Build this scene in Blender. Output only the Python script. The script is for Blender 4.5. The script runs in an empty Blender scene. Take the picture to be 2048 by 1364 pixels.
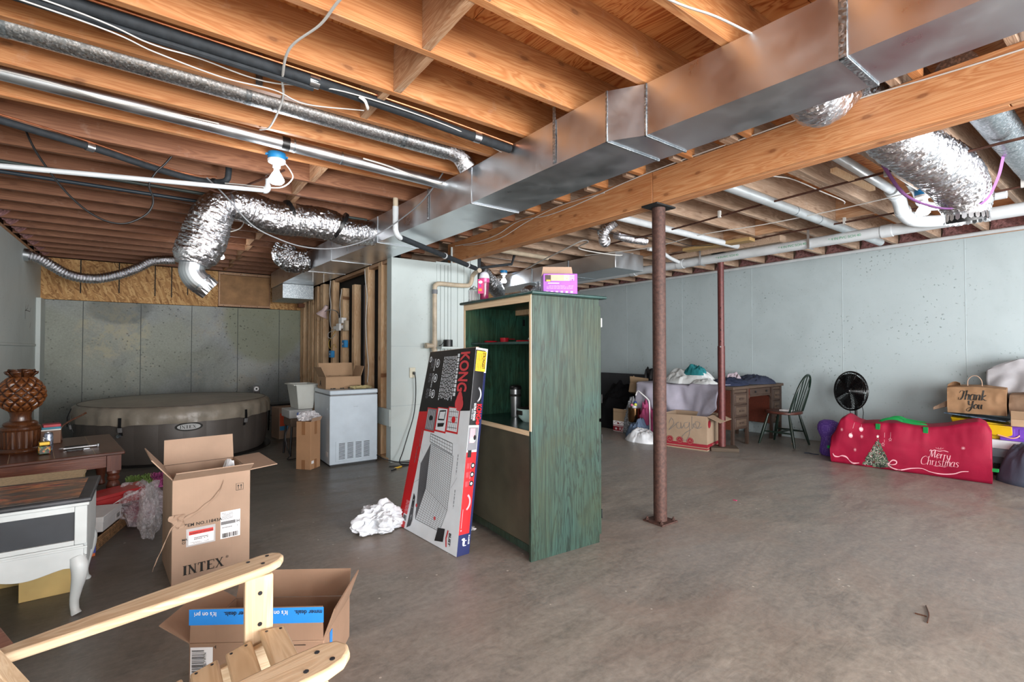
import bpy, bmesh, math, random
from mathutils import Vector, Matrix, noise
PI = math.pi
random.seed(7)
SC = bpy.context.scene
COL = SC.collection

# ---------------------------------------------------------------- camera, light, exposure
F_PX = 976.0
YAW = math.atan(721 / F_PX)
PITCH = math.atan(18 / F_PX)
cam_data = bpy.data.cameras.new('camera')
cam_data.sensor_fit = 'HORIZONTAL'
cam_data.sensor_width = 36.0
cam_data.lens = 36.0 * F_PX / 2048
cam_data.clip_start = 0.02
cam = bpy.data.objects.new('camera', cam_data)
cam.location = (0, 0, 1.25)
cam.rotation_euler = (PI / 2 + PITCH, 0, -YAW)
COL.objects.link(cam)
SC.camera = cam

world = bpy.data.worlds.new('world')
world.use_nodes = True
world.node_tree.nodes['Background'].inputs[0].default_value = (0.80, 0.90, 1.0, 1)
world.node_tree.nodes['Background'].inputs[1].default_value = 0.6
SC.world = world

def area_light(name, loc, rot, sx, sy, power, col):
    l = bpy.data.lights.new(name, 'AREA')
    l.shape = 'RECTANGLE'; l.size = sx; l.size_y = sy
    l.energy = power; l.color = col
    o = bpy.data.objects.new(name, l)
    o.location = loc; o.rotation_euler = rot
    COL.objects.link(o)
    return o
# daylight of the patio doors and window in the wall behind the photographer
area_light('patio_door_daylight', (1.6, -3.9, 1.2), (PI/2, 0, 0), 3.4, 2.0, 380, (1.0, 0.985, 0.97))
area_light('side_fill_light', (-1.2, -2.0, 1.3), (0, -PI/2, 0), 1.6, 2.2, 110, (0.97, 0.98, 1.0))  # added fill for faces turned left; the left wall has no opening
area_light('window_daylight', (5.6, -3.9, 1.45), (PI/2, 0, 0), 2.6, 1.5, 170, (0.93, 0.96, 1.0))
SC.view_settings.view_transform = 'Standard'
SC.view_settings.look = 'None'
SC.view_settings.gamma = 1.0
SC.view_settings.use_curve_mapping = False
SC.view_settings.exposure = 0.75

# ---------------------------------------------------------------- mesh helpers
WM = {}
def wm(o):
    return WM.get(o.name, Matrix.Identity(4)) if o else Matrix.Identity(4)

class MB:
    def __init__(s):
        s.v = []; s.f = []; s.m = []; s.mi = 0
    def add(s, vs, fs):
        n = len(s.v)
        s.v += [Vector(p) for p in vs]
        s.f += [tuple(i + n for i in f) for f in fs]
        s.m += [s.mi] * len(fs)
        return s
    def mat(s, i):
        s.mi = i; return s
    def box(s, a, b, M=None):
        x0, y0, z0 = a; x1, y1, z1 = b
        vs = [Vector(p) for p in ((x0,y0,z0),(x1,y0,z0),(x1,y1,z0),(x0,y1,z0),(x0,y0,z1),(x1,y0,z1),(x1,y1,z1),(x0,y1,z1))]
        if M is not None: vs = [M @ p for p in vs]
        return s.add(vs, [(0,3,2,1),(4,5,6,7),(0,1,5,4),(1,2,6,5),(2,3,7,6),(3,0,4,7)])
    def hexa(s, p8):
        return s.add(p8, [(0,3,2,1),(4,5,6,7),(0,1,5,4),(1,2,6,5),(2,3,7,6),(3,0,4,7)])
    def bar(s, p, q, w, h, up=(0,0,1)):
        """rectangular bar from p to q, w sideways, h along up"""
        p = Vector(p); q = Vector(q); d = (q - p).normalized(); u = Vector(up)
        sd = d.cross(u)
        if sd.length < 1e-4: sd = d.cross(Vector((1,0,0)))
        sd.normalize(); u = sd.cross(d).normalized()
        vs = []
        for c in (p, q):
            for a, b in ((-1,-1),(1,-1),(1,1),(-1,1)):
                vs.append(c + sd*a*w/2 + u*b*h/2)
        return s.add(vs, [(0,3,2,1),(4,5,6,7),(0,1,5,4),(1,2,6,5),(2,3,7,6),(3,0,4,7)])
    def tube(s, pts, r, n=12, caps=True, rs=None, flat=1.0, closed=False):
        pts = [Vector(p) for p in pts]
        P = len(pts); rs = rs or [r]*P
        tans = []
        for i in range(P):
            if closed: t = pts[(i+1)%P] - pts[i-1]
            else: t = pts[min(i+1,P-1)] - pts[max(i-1,0)]
            tans.append(t.normalized() if t.length > 1e-9 else Vector((0,0,1)))
        ref = Vector((0,0,1)) if abs(tans[0].z) < 0.9 else Vector((1,0,0))
        u = tans[0].cross(ref).normalized()
        vs = []
        for i in range(P):
            t = tans[i]
            u = (u - t*u.dot(t))
            u = u.normalized() if u.length > 1e-6 else t.orthogonal().normalized()
            w = t.cross(u)
            for k in range(n):
                a = 2*PI*k/n
                vs.append(pts[i] + (u*math.cos(a) + w*math.sin(a)*flat)*rs[i])
        fs = []
        R = P if closed else P-1
        for i in range(R):
            j = (i+1) % P
            for k in range(n):
                k2 = (k+1) % n
                fs.append((i*n+k, i*n+k2, j*n+k2, j*n+k))
        if caps and not closed:
            fs.append(tuple(range(n-1,-1,-1))); fs.append(tuple((P-1)*n+k for k in range(n)))
        return s.add(vs, fs)
    def lathe(s, prof, c=(0,0,0), n=24, ax=None, caps=True, sx=1, sy=1):
        """prof: (r, z) from bottom to top"""
        c = Vector(c); vs = []; fs = []
        M = ax if ax is not None else Matrix.Identity(3)
        for r, z in prof:
            for k in range(n):
                a = 2*PI*k/n
                vs.append(c + M @ Vector((r*math.cos(a)*sx, r*math.sin(a)*sy, z)))
        for i in range(len(prof)-1):
            for k in range(n):
                k2 = (k+1) % n
                fs.append((i*n+k, i*n+k2, (i+1)*n+k2, (i+1)*n+k))
        if caps:
            fs.append(tuple(range(n-1,-1,-1))); m = len(prof)-1
            fs.append(tuple(m*n+k for k in range(n)))
        return s.add(vs, fs)
    def prism(s, poly, d, o=(0,0,0), u=(1,0,0), v=(0,0,1)):
        """2-D polygon in plane (u,v) at o, extruded by vector d"""
        o = Vector(o); u = Vector(u); v = Vector(v); d = Vector(d)
        n = len(poly)
        vs = [o + u*a + v*b for a, b in poly]; vs += [p + d for p in vs]
        fs = [tuple(range(n-1,-1,-1)), tuple(range(n, 2*n))]
        for i in range(n):
            j = (i+1) % n
            fs.append((i, j, n+j, n+i))
        return s.add(vs, fs)
    def sheet(s, P, th=0.0):
        """grid of points P[i][j]"""
        a = len(P); b = len(P[0])
        vs = [Vector(p) for row in P for p in row]
        fs = [(i*b+j, (i+1)*b+j, (i+1)*b+j+1, i*b+j+1) for i in range(a-1) for j in range(b-1)]
        return s.add(vs, fs)
    def xf(s, M, start=0):
        for i in range(start, len(s.v)): s.v[i] = M @ s.v[i]
        return s
    def build(s, name, mat, parent=None, smooth=False, bev=0, seg=2, sub=0, solid=0, world=False, kind=None, label=None, auto=None):
        vs = s.v
        if parent is not None and world:
            Mi = wm(parent).inverted(); vs = [Mi @ p for p in vs]
        me = bpy.data.meshes.new(name)
        me.from_pydata([tuple(p) for p in vs], [], s.f)
        ms = mat if isinstance(mat, (list, tuple)) else [mat]
        for m in ms: me.materials.append(m)
        if len(ms) > 1: me.polygons.foreach_set('material_index', s.m)
        bm = bmesh.new(); bm.from_mesh(me)
        bmesh.ops.recalc_face_normals(bm, faces=bm.faces)
        bm.to_mesh(me); bm.free()
        if smooth: me.polygons.foreach_set('use_smooth', [True]*len(me.polygons))
        o = bpy.data.objects.new(name, me)
        COL.objects.link(o)
        if parent is not None: o.parent = parent
        WM[o.name] = wm(parent)
        if solid:
            md = o.modifiers.new('solid', 'SOLIDIFY'); md.thickness = solid; md.offset = 0
        if bev:
            md = o.modifiers.new('bevel', 'BEVEL'); md.width = bev; md.segments = seg; md.limit_method = 'ANGLE'; md.angle_limit = 0.6
        if sub:
            md = o.modifiers.new('sub', 'SUBSURF'); md.levels = sub; md.render_levels = sub
        if smooth or bev:
            if not smooth: me.polygons.foreach_set('use_smooth', [True]*len(me.polygons))
            sharpen(me, 0.6 if auto is None else auto)
        if kind: o['kind'] = kind
        if label: o['label'] = label
        return o

def sharpen(me, ang):
    bm = bmesh.new(); bm.from_mesh(me)
    for e in bm.edges:
        if len(e.link_faces) == 2 and e.calc_face_angle(0) > ang: e.smooth = False
    bm.to_mesh(me); bm.free()

def thing(name, label, cat, loc=(0,0,0), rz=0.0, group=None, kind=None, rot=None):
    o = bpy.data.objects.new(name, None)
    o.empty_display_size = 0.1
    COL.objects.link(o)
    o.location = loc
    o.rotation_euler = rot if rot is not None else (0, 0, rz)
    WM[o.name] = Matrix.Translation(loc) @ o.rotation_euler.to_matrix().to_4x4()
    if kind: o['kind'] = kind
    else:
        o['label'] = label; o['category'] = cat
        if group: o['group'] = group
    return o

def solo(mb, name, mat, label, cat, group=None, loc=None, rz=0.0, **k):
    """one-mesh thing; world-space mesh, origin moved to its base (or local mesh placed at loc)"""
    if loc is None:
        xs = [p.x for p in mb.v]; ys = [p.y for p in mb.v]; zs = [p.z for p in mb.v]
        c = Vector(((min(xs)+max(xs))/2, (min(ys)+max(ys))/2, min(zs)))
        mb.v = [p - c for p in mb.v]
        loc = c
    o = mb.build(name, mat, None, **k)
    o.location = loc; o.rotation_euler = (0, 0, rz)
    WM[o.name] = Matrix.Translation(loc) @ Matrix.Rotation(rz, 4, 'Z')
    o['label'] = label; o['category'] = cat
    if group: o['group'] = group
    return o

def struct(mb, name, mat, parent=None, **k):
    o = mb.build(name, mat, parent, **k)
    if parent is None: o['kind'] = 'structure'
    return o

def dup(root, loc=None, rz=None, label=None, group=None):
    def cp(o, par):
        c = o.copy(); COL.objects.link(c)
        if par is not None: c.parent = par
        for ch in [x for x in o.children]: cp(ch, c)
        return c
    r = cp(root, None)
    if loc is not None: r.location = loc
    if rz is not None: r.rotation_euler = (0, 0, rz)
    if label: r['label'] = label
    if group: r['group'] = group
    WM[r.name] = Matrix.Translation(r.location) @ r.rotation_euler.to_matrix().to_4x4()
    return r

def smooth_path(pts, k=8):
    """Catmull-Rom through pts"""
    P = [Vector(p) for p in pts]
    P = [P[0]*2 - P[1]] + P + [P[-1]*2 - P[-2]]
    out = []
    for i in range(1, len(P)-2):
        a, b, c, d = P[i-1], P[i], P[i+1], P[i+2]
        for j in range(k):
            t = j/k
            out.append(0.5*((2*b) + (c-a)*t + (2*a-5*b+4*c-d)*t*t + (3*b-a-3*c+d)*t*t*t))
    out.append(P[-2])
    return out

def turb(p, f=1.0, oct=3):
    return noise.fractal(Vector(p)*f, 1.0, 2.0, oct)

# text: returns list of 2-D triangles/polygons of built-in font
_tc = {}
def text_mesh(txt, size=1.0, bold=0.0, shear=0.0, align='LEFT', spacing=1.0):
    key = (txt, bold, shear, align, spacing)
    if key not in _tc:
        cu = bpy.data.curves.new('t', 'FONT')
        cu.body = txt; cu.size = 1.0; cu.offset = bold; cu.shear = shear
        cu.align_x = align; cu.space_character = spacing
        cu.resolution_u = 3
        ob = bpy.data.objects.new('t', cu)
        COL.objects.link(ob)
        dg = bpy.context.evaluated_depsgraph_get()
        me = bpy.data.meshes.new_from_object(ob.evaluated_get(dg))
        _tc[key] = ([tuple(v.co) for v in me.vertices], [tuple(p.vertices) for p in me.polygons])
        bpy.data.objects.remove(ob); bpy.data.curves.remove(cu); bpy.data.meshes.remove(me)
    V, Fs = _tc[key]
    return [(x*size, y*size) for x, y, z in V], Fs

class Flat:
    """flat print laid on a plane: origin o, axes u (right) and v (up), lifted by n"""
    def __init__(s, o, u, v, lift=0.0012):
        s.o = Vector(o); s.u = Vector(u).normalized(); s.v = Vector(v).normalized()
        s.n = s.u.cross(s.v); s.l = lift; s.mb = MB(); s.k = 0
    def P(s, x, y, k=0):
        return s.o + s.u*x + s.v*y + s.n*(s.l*(1+k*0.6))
    def poly(s, pts, mi=0, k=0):
        s.mb.mat(mi).add([s.P(x, y, k) for x, y in pts], [tuple(range(len(pts)))]); return s
    def rect(s, x0, y0, x1, y1, mi=0, k=0):
        return s.poly([(x0,y0),(x1,y0),(x1,y1),(x0,y1)], mi, k)
    def text(s, t, x, y, size, mi=0, k=2, rot=0.0, bold=0.0, shear=0.0, align='LEFT', sx=1.0, spacing=1.0):
        V, Fs = text_mesh(t, size, bold, shear, align, spacing)
        c, sn = math.cos(rot), math.sin(rot)
        s.mb.mat(mi).add([s.P(x + a*sx*c - b*sn, y + a*sx*sn + b*c, k) for a, b in V], Fs); return s
    def ell(s, x, y, rx, ry, mi=0, k=0, n=24, rot=0.0):
        c, sn = math.cos(rot), math.sin(rot)
        pts = [(rx*math.cos(2*PI*i/n), ry*math.sin(2*PI*i/n)) for i in range(n)]
        return s.poly([(x+a*c-b*sn, y+a*sn+b*c) for a, b in pts], mi, k)
    def ring(s, x, y, r0, r1, mi=0, k=0, n=24, a0=0, a1=2*PI, ry=1.0):
        vs = []; fs = []
        for i in range(n+1):
            a = a0 + (a1-a0)*i/n
            vs += [s.P(x+r0*math.cos(a), y+r0*ry*math.sin(a), k), s.P(x+r1*math.cos(a), y+r1*ry*math.sin(a), k)]
        fs = [(2*i, 2*i+1, 2*i+3, 2*i+2) for i in range(n)]
        s.mb.mat(mi).add(vs, fs); return s
    def line(s, pts, w, mi=0, k=1, taper=False):
        n = len(pts); vs = []
        for i in range(n):
            a = pts[max(i-1,0)]; b = pts[min(i+1,n-1)]
            dx, dy = b[0]-a[0], b[1]-a[1]; L = math.hypot(dx, dy) or 1
            ww = w[i] if isinstance(w, list) else (w*(math.sin(PI*(i+0.4)/(n-0.2)) if taper else 1))
            nx, ny = -dy/L*ww/2, dx/L*ww/2
            vs += [s.P(pts[i][0]+nx, pts[i][1]+ny, k), s.P(pts[i][0]-nx, pts[i][1]-ny, k)]
        s.mb.mat(mi).add(vs, [(2*i, 2*i+1, 2*i+3, 2*i+2) for i in range(n-1)]); return s
    def scribble(s, x0, y0, x1, y1, lines, mi=0, k=2, h=0.5, rnd=None, fill=0.9):
        """rows of small unreadable print as short bars"""
        rnd = rnd or random
        dy = (y1-y0)/lines
        for i in range(lines):
            y = y1 - (i+0.5)*dy; x = x0
            while x < x1*1.0 - (x1-x0)*0.03:
                w = (x1-x0)*rnd.uniform(0.04, 0.13)
                xe = min(x+w, x1)
                if rnd.random() < fill: s.rect(x, y-dy*h/2, xe, y+dy*h/2, mi, k)
                x = xe + (x1-x0)*0.018
        return s
    def barcode(s, x0, y0, x1, y1, mi=0, k=2, vert=True, n=24, rnd=None):
        rnd = rnd or random
        x = x0 if vert else y0; X = x1 if vert else y1
        st = (X-x)/n
        for i in range(n):
            w = st*rnd.choice((0.3,0.5,0.7))
            a = x+i*st
            if vert: s.rect(a, y0, a+w, y1, mi, k)
            else: s.rect(x0, a, x1, a+w, mi, k)
        return s
    def build(s, name, mats, parent, world=False, label=None):
        o = s.mb.build(name, mats, parent, world=world, label=label)
        # print faces outward
        me = o.data
        n = s.n if not world else (wm(parent).to_3x3().inverted() @ s.n)
        bm = bmesh.new(); bm.from_mesh(me)
        for f in bm.faces:
            if f.normal.dot(n) < 0: f.normal_flip()
        bm.to_mesh(me); bm.free()
        return o

# ---------------------------------------------------------------- materials
MC = {}
def srgb(h):
    if isinstance(h, str):
        h = h.lstrip('#'); c = [int(h[i:i+2], 16)/255 for i in (0,2,4)]
    else: c = h
    return tuple((x/12.92 if x <= 0.04045 else ((x+0.055)/1.055)**2.4) for x in c) + (1.0,)

class NT:
    def __init__(s, name):
        s.m = bpy.data.materials.new(name); s.m.use_nodes = True
        s.t = s.m.node_tree; s.N = s.t.nodes; s.L = s.t.links
        s.b = s.N['Principled BSDF']
    def n(s, t, **k):
        x = s.N.new(t)
        for a, b in k.items():
            if a.startswith('i_'): x.inputs[a[2:].replace('_', ' ')].default_value = b
            else: setattr(x, a, b)
        return x
    def l(s, a, b): s.L.new(a, b)
    def coord(s, scale=(1,1,1), rand=False, rot=(0,0,0), kind='Object'):
        tc = s.n('ShaderNodeTexCoord'); mp = s.n('ShaderNodeMapping')
        mp.inputs['Scale'].default_value = scale; mp.inputs['Rotation'].default_value = rot
        if rand:
            oi = s.n('ShaderNodeObjectInfo'); vm = s.n('ShaderNodeVectorMath', operation='MULTIPLY_ADD')
            cb = s.n('ShaderNodeCombineXYZ')
            for k in range(3): s.l(oi.outputs['Random'], cb.inputs[k])
            vm.inputs[1].default_value = (31.0, 17.0, 23.0)
            s.l(cb.outputs[0], vm.inputs[0]); s.l(tc.outputs[kind], vm.inputs[2])
            s.l(vm.outputs[0], mp.inputs[0])
        else: s.l(tc.outputs[kind], mp.inputs[0])
        return mp.outputs[0]
    def noise(s, vec, scale=5, detail=4, rough=0.55, dist=0.0):
        x = s.n('ShaderNodeTexNoise'); x.inputs['Scale'].default_value = scale
        x.inputs['Detail'].default_value = detail; x.inputs['Roughness'].default_value = rough
        x.inputs['Distortion'].default_value = dist
        s.l(vec, x.inputs['Vector']); return x.outputs['Fac']
    def ramp(s, fac, stops):
        x = s.n('ShaderNodeValToRGB'); e = x.color_ramp.elements
        while len(e) < len(stops): e.new(0.5)
        for i, (p, c) in enumerate(stops):
            e[i].position = p; e[i].color = c if len(c) == 4 else tuple(c)+(1,)
        s.l(fac, x.inputs[0]); return x.outputs[0]
    def mix(s, a, b, fac, mode='MIX'):
        x = s.n('ShaderNodeMix', data_type='RGBA', blend_type=mode)
        for i, v in ((6, a), (7, b)):
            if isinstance(v, tuple): x.inputs[i].default_value = v
            else: s.l(v, x.inputs[i])
        if isinstance(fac, (int, float)): x.inputs[0].default_value = fac
        else: s.l(fac, x.inputs[0])
        return x.outputs[2]
    def math(s, op, a, b=None):
        x = s.n('ShaderNodeMath', operation=op)
        for i, v in ((0, a), (1, b)):
            if v is None: continue
            if isinstance(v, (int, float)): x.inputs[i].default_value = v
            else: s.l(v, x.inputs[i])
        return x.outputs[0]
    def bump(s, h, st=0.3, dist=0.01):
        x = s.n('ShaderNodeBump'); x.inputs['Strength'].default_value = st; x.inputs['Distance'].default_value = dist
        s.l(h, x.inputs['Height']); s.l(x.outputs[0], s.b.inputs['Normal']); return x
    def set(s, **k):
        for a, v in k.items():
            i = s.b.inputs[a.replace('_', ' ')]
            if isinstance(v, (int, float, tuple)): i.default_value = v
            else: s.l(v, i)
        return s

def simple(name, col, rough=0.5, metal=0.0, var=0.06, vs=8, bump=0.0, bs=60, spec=None, bd=0.003):
    if name in MC: return MC[name]
    t = NT(name); c = srgb(col)
    v = t.coord()
    nz = t.noise(v, vs, 3)
    lo = tuple(max(0, x*(1-var*2)) for x in c[:3]) + (1,)
    hi = tuple(min(1, x*(1+var*1.5)) for x in c[:3]) + (1,)
    t.set(Base_Color=t.ramp(nz, [(0.3, lo), (0.7, hi)]), Roughness=rough, Metallic=metal)
    if spec is not None: t.b.inputs['Specular IOR Level'].default_value = spec
    if bump: t.bump(t.noise(v, bs, 4), bump, bd)
    MC[name] = t.m; return t.m

def wood(name, c1, c2, axis=0, rough=0.6, gs=1.0, knots=0.0, rand=True, coat=0.0, dark=None, blotch=0.0, lines=1.0):
    """grain along axis"""
    if name in MC: return MC[name]
    t = NT(name)
    sc = [14*gs]*3; sc[axis] = 0.9*gs
    v = t.coord(tuple(sc), rand=rand)
    ring = t.noise(v, 1.0, 3, 0.5, 1.2)
    w = t.math('MULTIPLY', ring, 14.0*lines); w = t.math('FRACT', w)
    tri = t.math('ABSOLUTE', t.math('SUBTRACT', w, 0.5))
    sc2 = [90*gs]*3; sc2[axis] = 3*gs
    v2 = t.coord(tuple(sc2), rand=rand)
    fine = t.noise(v2, 1.0, 3)
    a = t.ramp(tri, [(0.05, srgb(c1)), (0.5, srgb(c2))])
    base = t.mix(a, srgb(c1), t.math('MULTIPLY', fine, 0.55))
    v3 = t.coord((1.2, 1.2, 1.2), rand=rand)
    big = t.noise(v3, 1.6, 3)
    base = t.mix(base, t.mix(base, srgb(dark or c1), 0.6), t.ramp(big, [(0.35, (0,0,0)), (0.8, (1,1,1))]))
    if knots:
        kv = [3.2]*3; kv[axis] = 1.5
        vk0 = t.coord((1, 1, 1), rand=rand); sp = t.n('ShaderNodeSeparateXYZ'); t.l(vk0, sp.inputs[0]); cb = t.n('ShaderNodeCombineXYZ')
        up = 0 if axis == 2 and False else (1 if axis == 2 else 2)
        t.l(t.math('MULTIPLY', sp.outputs[axis], 1.6), cb.inputs[0]); t.l(t.math('MULTIPLY', sp.outputs[up], 3.6), cb.inputs[1])
        vo = t.n('ShaderNodeTexVoronoi', voronoi_dimensions='2D'); vo.inputs['Scale'].default_value = 1.5
        wob = t.n('ShaderNodeVectorMath', operation='ADD'); t.l(cb.outputs[0], wob.inputs[0])
        nz = t.n('ShaderNodeTexNoise'); nz.inputs['Scale'].default_value = 9.0; t.l(vk0, nz.inputs[0])
        sc_ = t.n('ShaderNodeVectorMath', operation='SCALE'); sc_.inputs['Scale'].default_value = 0.05; t.l(nz.outputs['Color'], sc_.inputs[0]); t.l(sc_.outputs[0], wob.inputs[1])
        t.l(wob.outputs[0], vo.inputs['Vector'])
        k = t.ramp(vo.outputs['Distance'], [(0.0, (0.85,)*3), (0.035, (1,)*3), (0.055, (0.55,)*3), (0.075, (0.22,)*3), (0.15, (0,0,0))])
        kc = t.mix(srgb(dark or c1), (0.09, 0.03, 0.012, 1), 0.6)
        base = t.mix(base, kc, t.math('MULTIPLY', k, knots))
    if blotch:
        vb = t.coord((6, 6, 6), rand=rand)
        nb = t.noise(vb, 1.5, 6, 0.7)
        base = t.mix(base, srgb('#d8cfc4'), t.math('MULTIPLY', t.ramp(nb, [(0.60, (0,0,0)), (0.72, (1,1,1))]), blotch))
    t.set(Base_Color=base, Roughness=rough)
    if coat: t.b.inputs['Coat Weight'].default_value = coat; t.b.inputs['Coat Roughness'].default_value = 0.2
    t.bump(t.math('ADD', fine, tri), 0.12, 0.003)
    MC[name] = t.m; return t.m

def metal_sheet(name, col='#b9c0c6', rough=0.22, spangle=0.0, scale=22, wav=0.0):
    if name in MC: return MC[name]
    t = NT(name); c = srgb(col)
    v = t.coord()
    base = t.ramp(t.noise(v, 2.5, 3), [(0.3, tuple(x*0.86 for x in c[:3])), (0.7, c)])
    if spangle:
        vo = t.n('ShaderNodeTexVoronoi'); vo.inputs['Scale'].default_value = scale; t.l(v, vo.inputs['Vector'])
        g = t.n('ShaderNodeSeparateColor'); t.l(vo.outputs['Color'], g.inputs[0])
        base = t.mix(base, t.ramp(g.outputs[0], [(0, tuple(x*0.55 for x in c[:3])), (0.55, tuple(x*0.8 for x in c[:3])), (1, (0.95,0.97,1,1))]), spangle)
        r = t.ramp(g.outputs[1], [(0, (rough*0.8,)*3), (1, (min(1, rough*1.5),)*3)])
        t.set(Roughness=r)
    else:
        t.set(Roughness=t.ramp(t.noise(v, 5, 5), [(0.3, (rough*0.8,)*3), (0.75, (rough*1.35,)*3)]))
    t.set(Base_Color=base, Metallic=1.0)
    if wav: t.bump(t.noise(v, 2.2, 2), wav, 0.05)
    MC[name] = t.m; return t.m

def foil(name='crinkled_foil', sc=38):
    if name in MC: return MC[name]
    t = NT(name); v = t.coord((1,1,1))
    a = t.noise(v, sc, 5, 0.65, 1.0); b = t.noise(v, sc*0.35, 3, 0.6, 0.6)
    h = t.math('ADD', a, b)
    t.set(Base_Color=srgb('#d6d6da'), Metallic=1.0, Roughness=0.22)
    t.bump(h, 0.6, 0.012)
    MC[name] = t.m; return t.m

def clear_film(name='clear_film', tint='#f4f2f6', alpha=0.35):
    if name in MC: return MC[name]
    t = NT(name); v = t.coord()
    n = t.noise(v, 26, 5, 0.7, 1.5)
    t.set(Base_Color=srgb(tint), Roughness=0.12)
    t.b.inputs['Alpha'].default_value = alpha
    t.set(Alpha=t.ramp(n, [(0.35, (alpha*0.35,)*3), (0.62, (min(1, alpha*1.5),)*3), (0.72, (min(1,alpha*2.2),)*3)]))
    t.bump(n, 0.8, 0.02)
    MC[name] = t.m; return t.m

def cloth(name, col, rough=0.9, weave=220, bump=0.25, var=0.08):
    if name in MC: return MC[name]
    t = NT(name); c = srgb(col); v = t.coord()
    n = t.noise(v, 5, 4); f = t.noise(v, weave, 2)
    t.set(Base_Color=t.ramp(n, [(0.3, tuple(x*(1-var*2) for x in c[:3])), (0.7, tuple(min(1, x*(1+var)) for x in c[:3]))]), Roughness=rough)
    t.b.inputs['Specular IOR Level'].default_value = 0.2
    t.bump(t.math('ADD', f, t.noise(v, 14, 3)), bump, 0.004)
    MC[name] = t.m; return t.m

def cardboard(name='cardboard', col='#b08a67'):
    if name in MC: return MC[name]
    t = NT(name); c = srgb(col); v = t.coord()
    n = t.noise(v, 4, 5); v2 = t.coord((160, 160, 2)); f = t.noise(v2, 1, 2)
    base = t.ramp(n, [(0.3, tuple(x*0.84 for x in c[:3])), (0.7, tuple(min(1, x*1.08) for x in c[:3]))])
    t.set(Base_Color=t.mix(base, tuple(x*0.8 for x in c[:3])+(1,), t.math('MULTIPLY', f, 0.25)), Roughness=0.85)
    t.b.inputs['Specular IOR Level'].default_value = 0.25
    t.bump(f, 0.12, 0.002)
    MC[name] = t.m; return t.m

def emit(name, col, st):
    if name in MC: return MC[name]
    t = NT(name)
    t.set(Base_Color=(1,1,1,1)); t.b.inputs['Emission Color'].default_value = col; t.b.inputs['Emission Strength'].default_value = st
    MC[name] = t.m; return t.m

def glassy(name, col='#ffffff', rough=0.05, alpha=None, trans=1.0):
    if name in MC: return MC[name]
    t = NT(name); t.set(Base_Color=srgb(col), Roughness=rough)
    t.b.inputs['Transmission Weight'].default_value = trans
    t.b.inputs['IOR'].default_value = 1.3
    MC[name] = t.m; return t.m

# ================================================================ the setting
JB, JT, CEIL = 2.55, 2.785, 2.785
XL, XR, YB, YF = -1.25, 7.39, 9.36, -3.95

def m_floor():
    t = NT('concrete_floor'); v = t.coord()
    vs = t.coord((0.55, 1.5, 1), rot=(0, 0, 0.5))
    a = t.noise(v, 0.42, 3, 0.5, 0.6); b = t.noise(vs, 2.2, 7, 0.66, 1.6); c = t.noise(v, 30, 4, 0.7)
    d = t.noise(vs, 9, 5, 0.7, 2.2)
    base = t.ramp(b, [(0.36, srgb('#5d5a55')), (0.46, srgb('#7d7972')), (0.56, srgb('#958f86')), (0.68, srgb('#a8a298'))])
    base = t.mix(base, t.ramp(d, [(0.35, srgb('#5f5b55')), (0.55, srgb('#837b70')), (0.75, srgb('#a19b92'))]), 0.55)
    base = t.mix(base, srgb('#8b8c8f'), t.math('MULTIPLY', t.ramp(a, [(0.4, (0,0,0)), (0.62, (1,1,1))]), 0.35))
    base = t.mix(base, t.ramp(c, [(0.35, srgb('#625d57')), (0.7, srgb('#a39d94'))]), 0.28)
    # brown stained patches
    e = t.noise(v, 1.1, 5, 0.6, 0.8)
    base = t.mix(base, srgb('#86746a'), t.math('MULTIPLY', t.ramp(e, [(0.5, (0,0,0)), (0.68, (1,1,1))]), 0.5))
    # the slab is mixed darker and greenish towards the back left
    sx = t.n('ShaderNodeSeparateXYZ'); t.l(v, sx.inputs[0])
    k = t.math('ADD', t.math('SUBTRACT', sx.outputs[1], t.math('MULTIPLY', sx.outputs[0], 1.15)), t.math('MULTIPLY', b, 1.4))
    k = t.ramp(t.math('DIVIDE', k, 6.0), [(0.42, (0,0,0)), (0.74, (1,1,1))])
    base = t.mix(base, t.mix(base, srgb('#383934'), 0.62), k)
    sp = t.n('ShaderNodeTexVoronoi'); sp.inputs['Scale'].default_value = 7; t.l(v, sp.inputs['Vector'])
    base = t.mix(base, srgb('#d8d4ca'), t.math('MULTIPLY', t.ramp(sp.outputs['Distance'], [(0.0, (1,1,1)), (0.035, (1,1,1)), (0.05, (0,0,0))]), 0.55))
    t.set(Base_Color=base, Roughness=t.ramp(b, [(0.3, (0.30,)*3), (0.7, (0.52,)*3)]))
    t.b.inputs['Specular IOR Level'].default_value = 0.45
    t.bump(t.math('ADD', c, d), 0.15, 0.004)
    return t.m
M_floor = m_floor()

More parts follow.
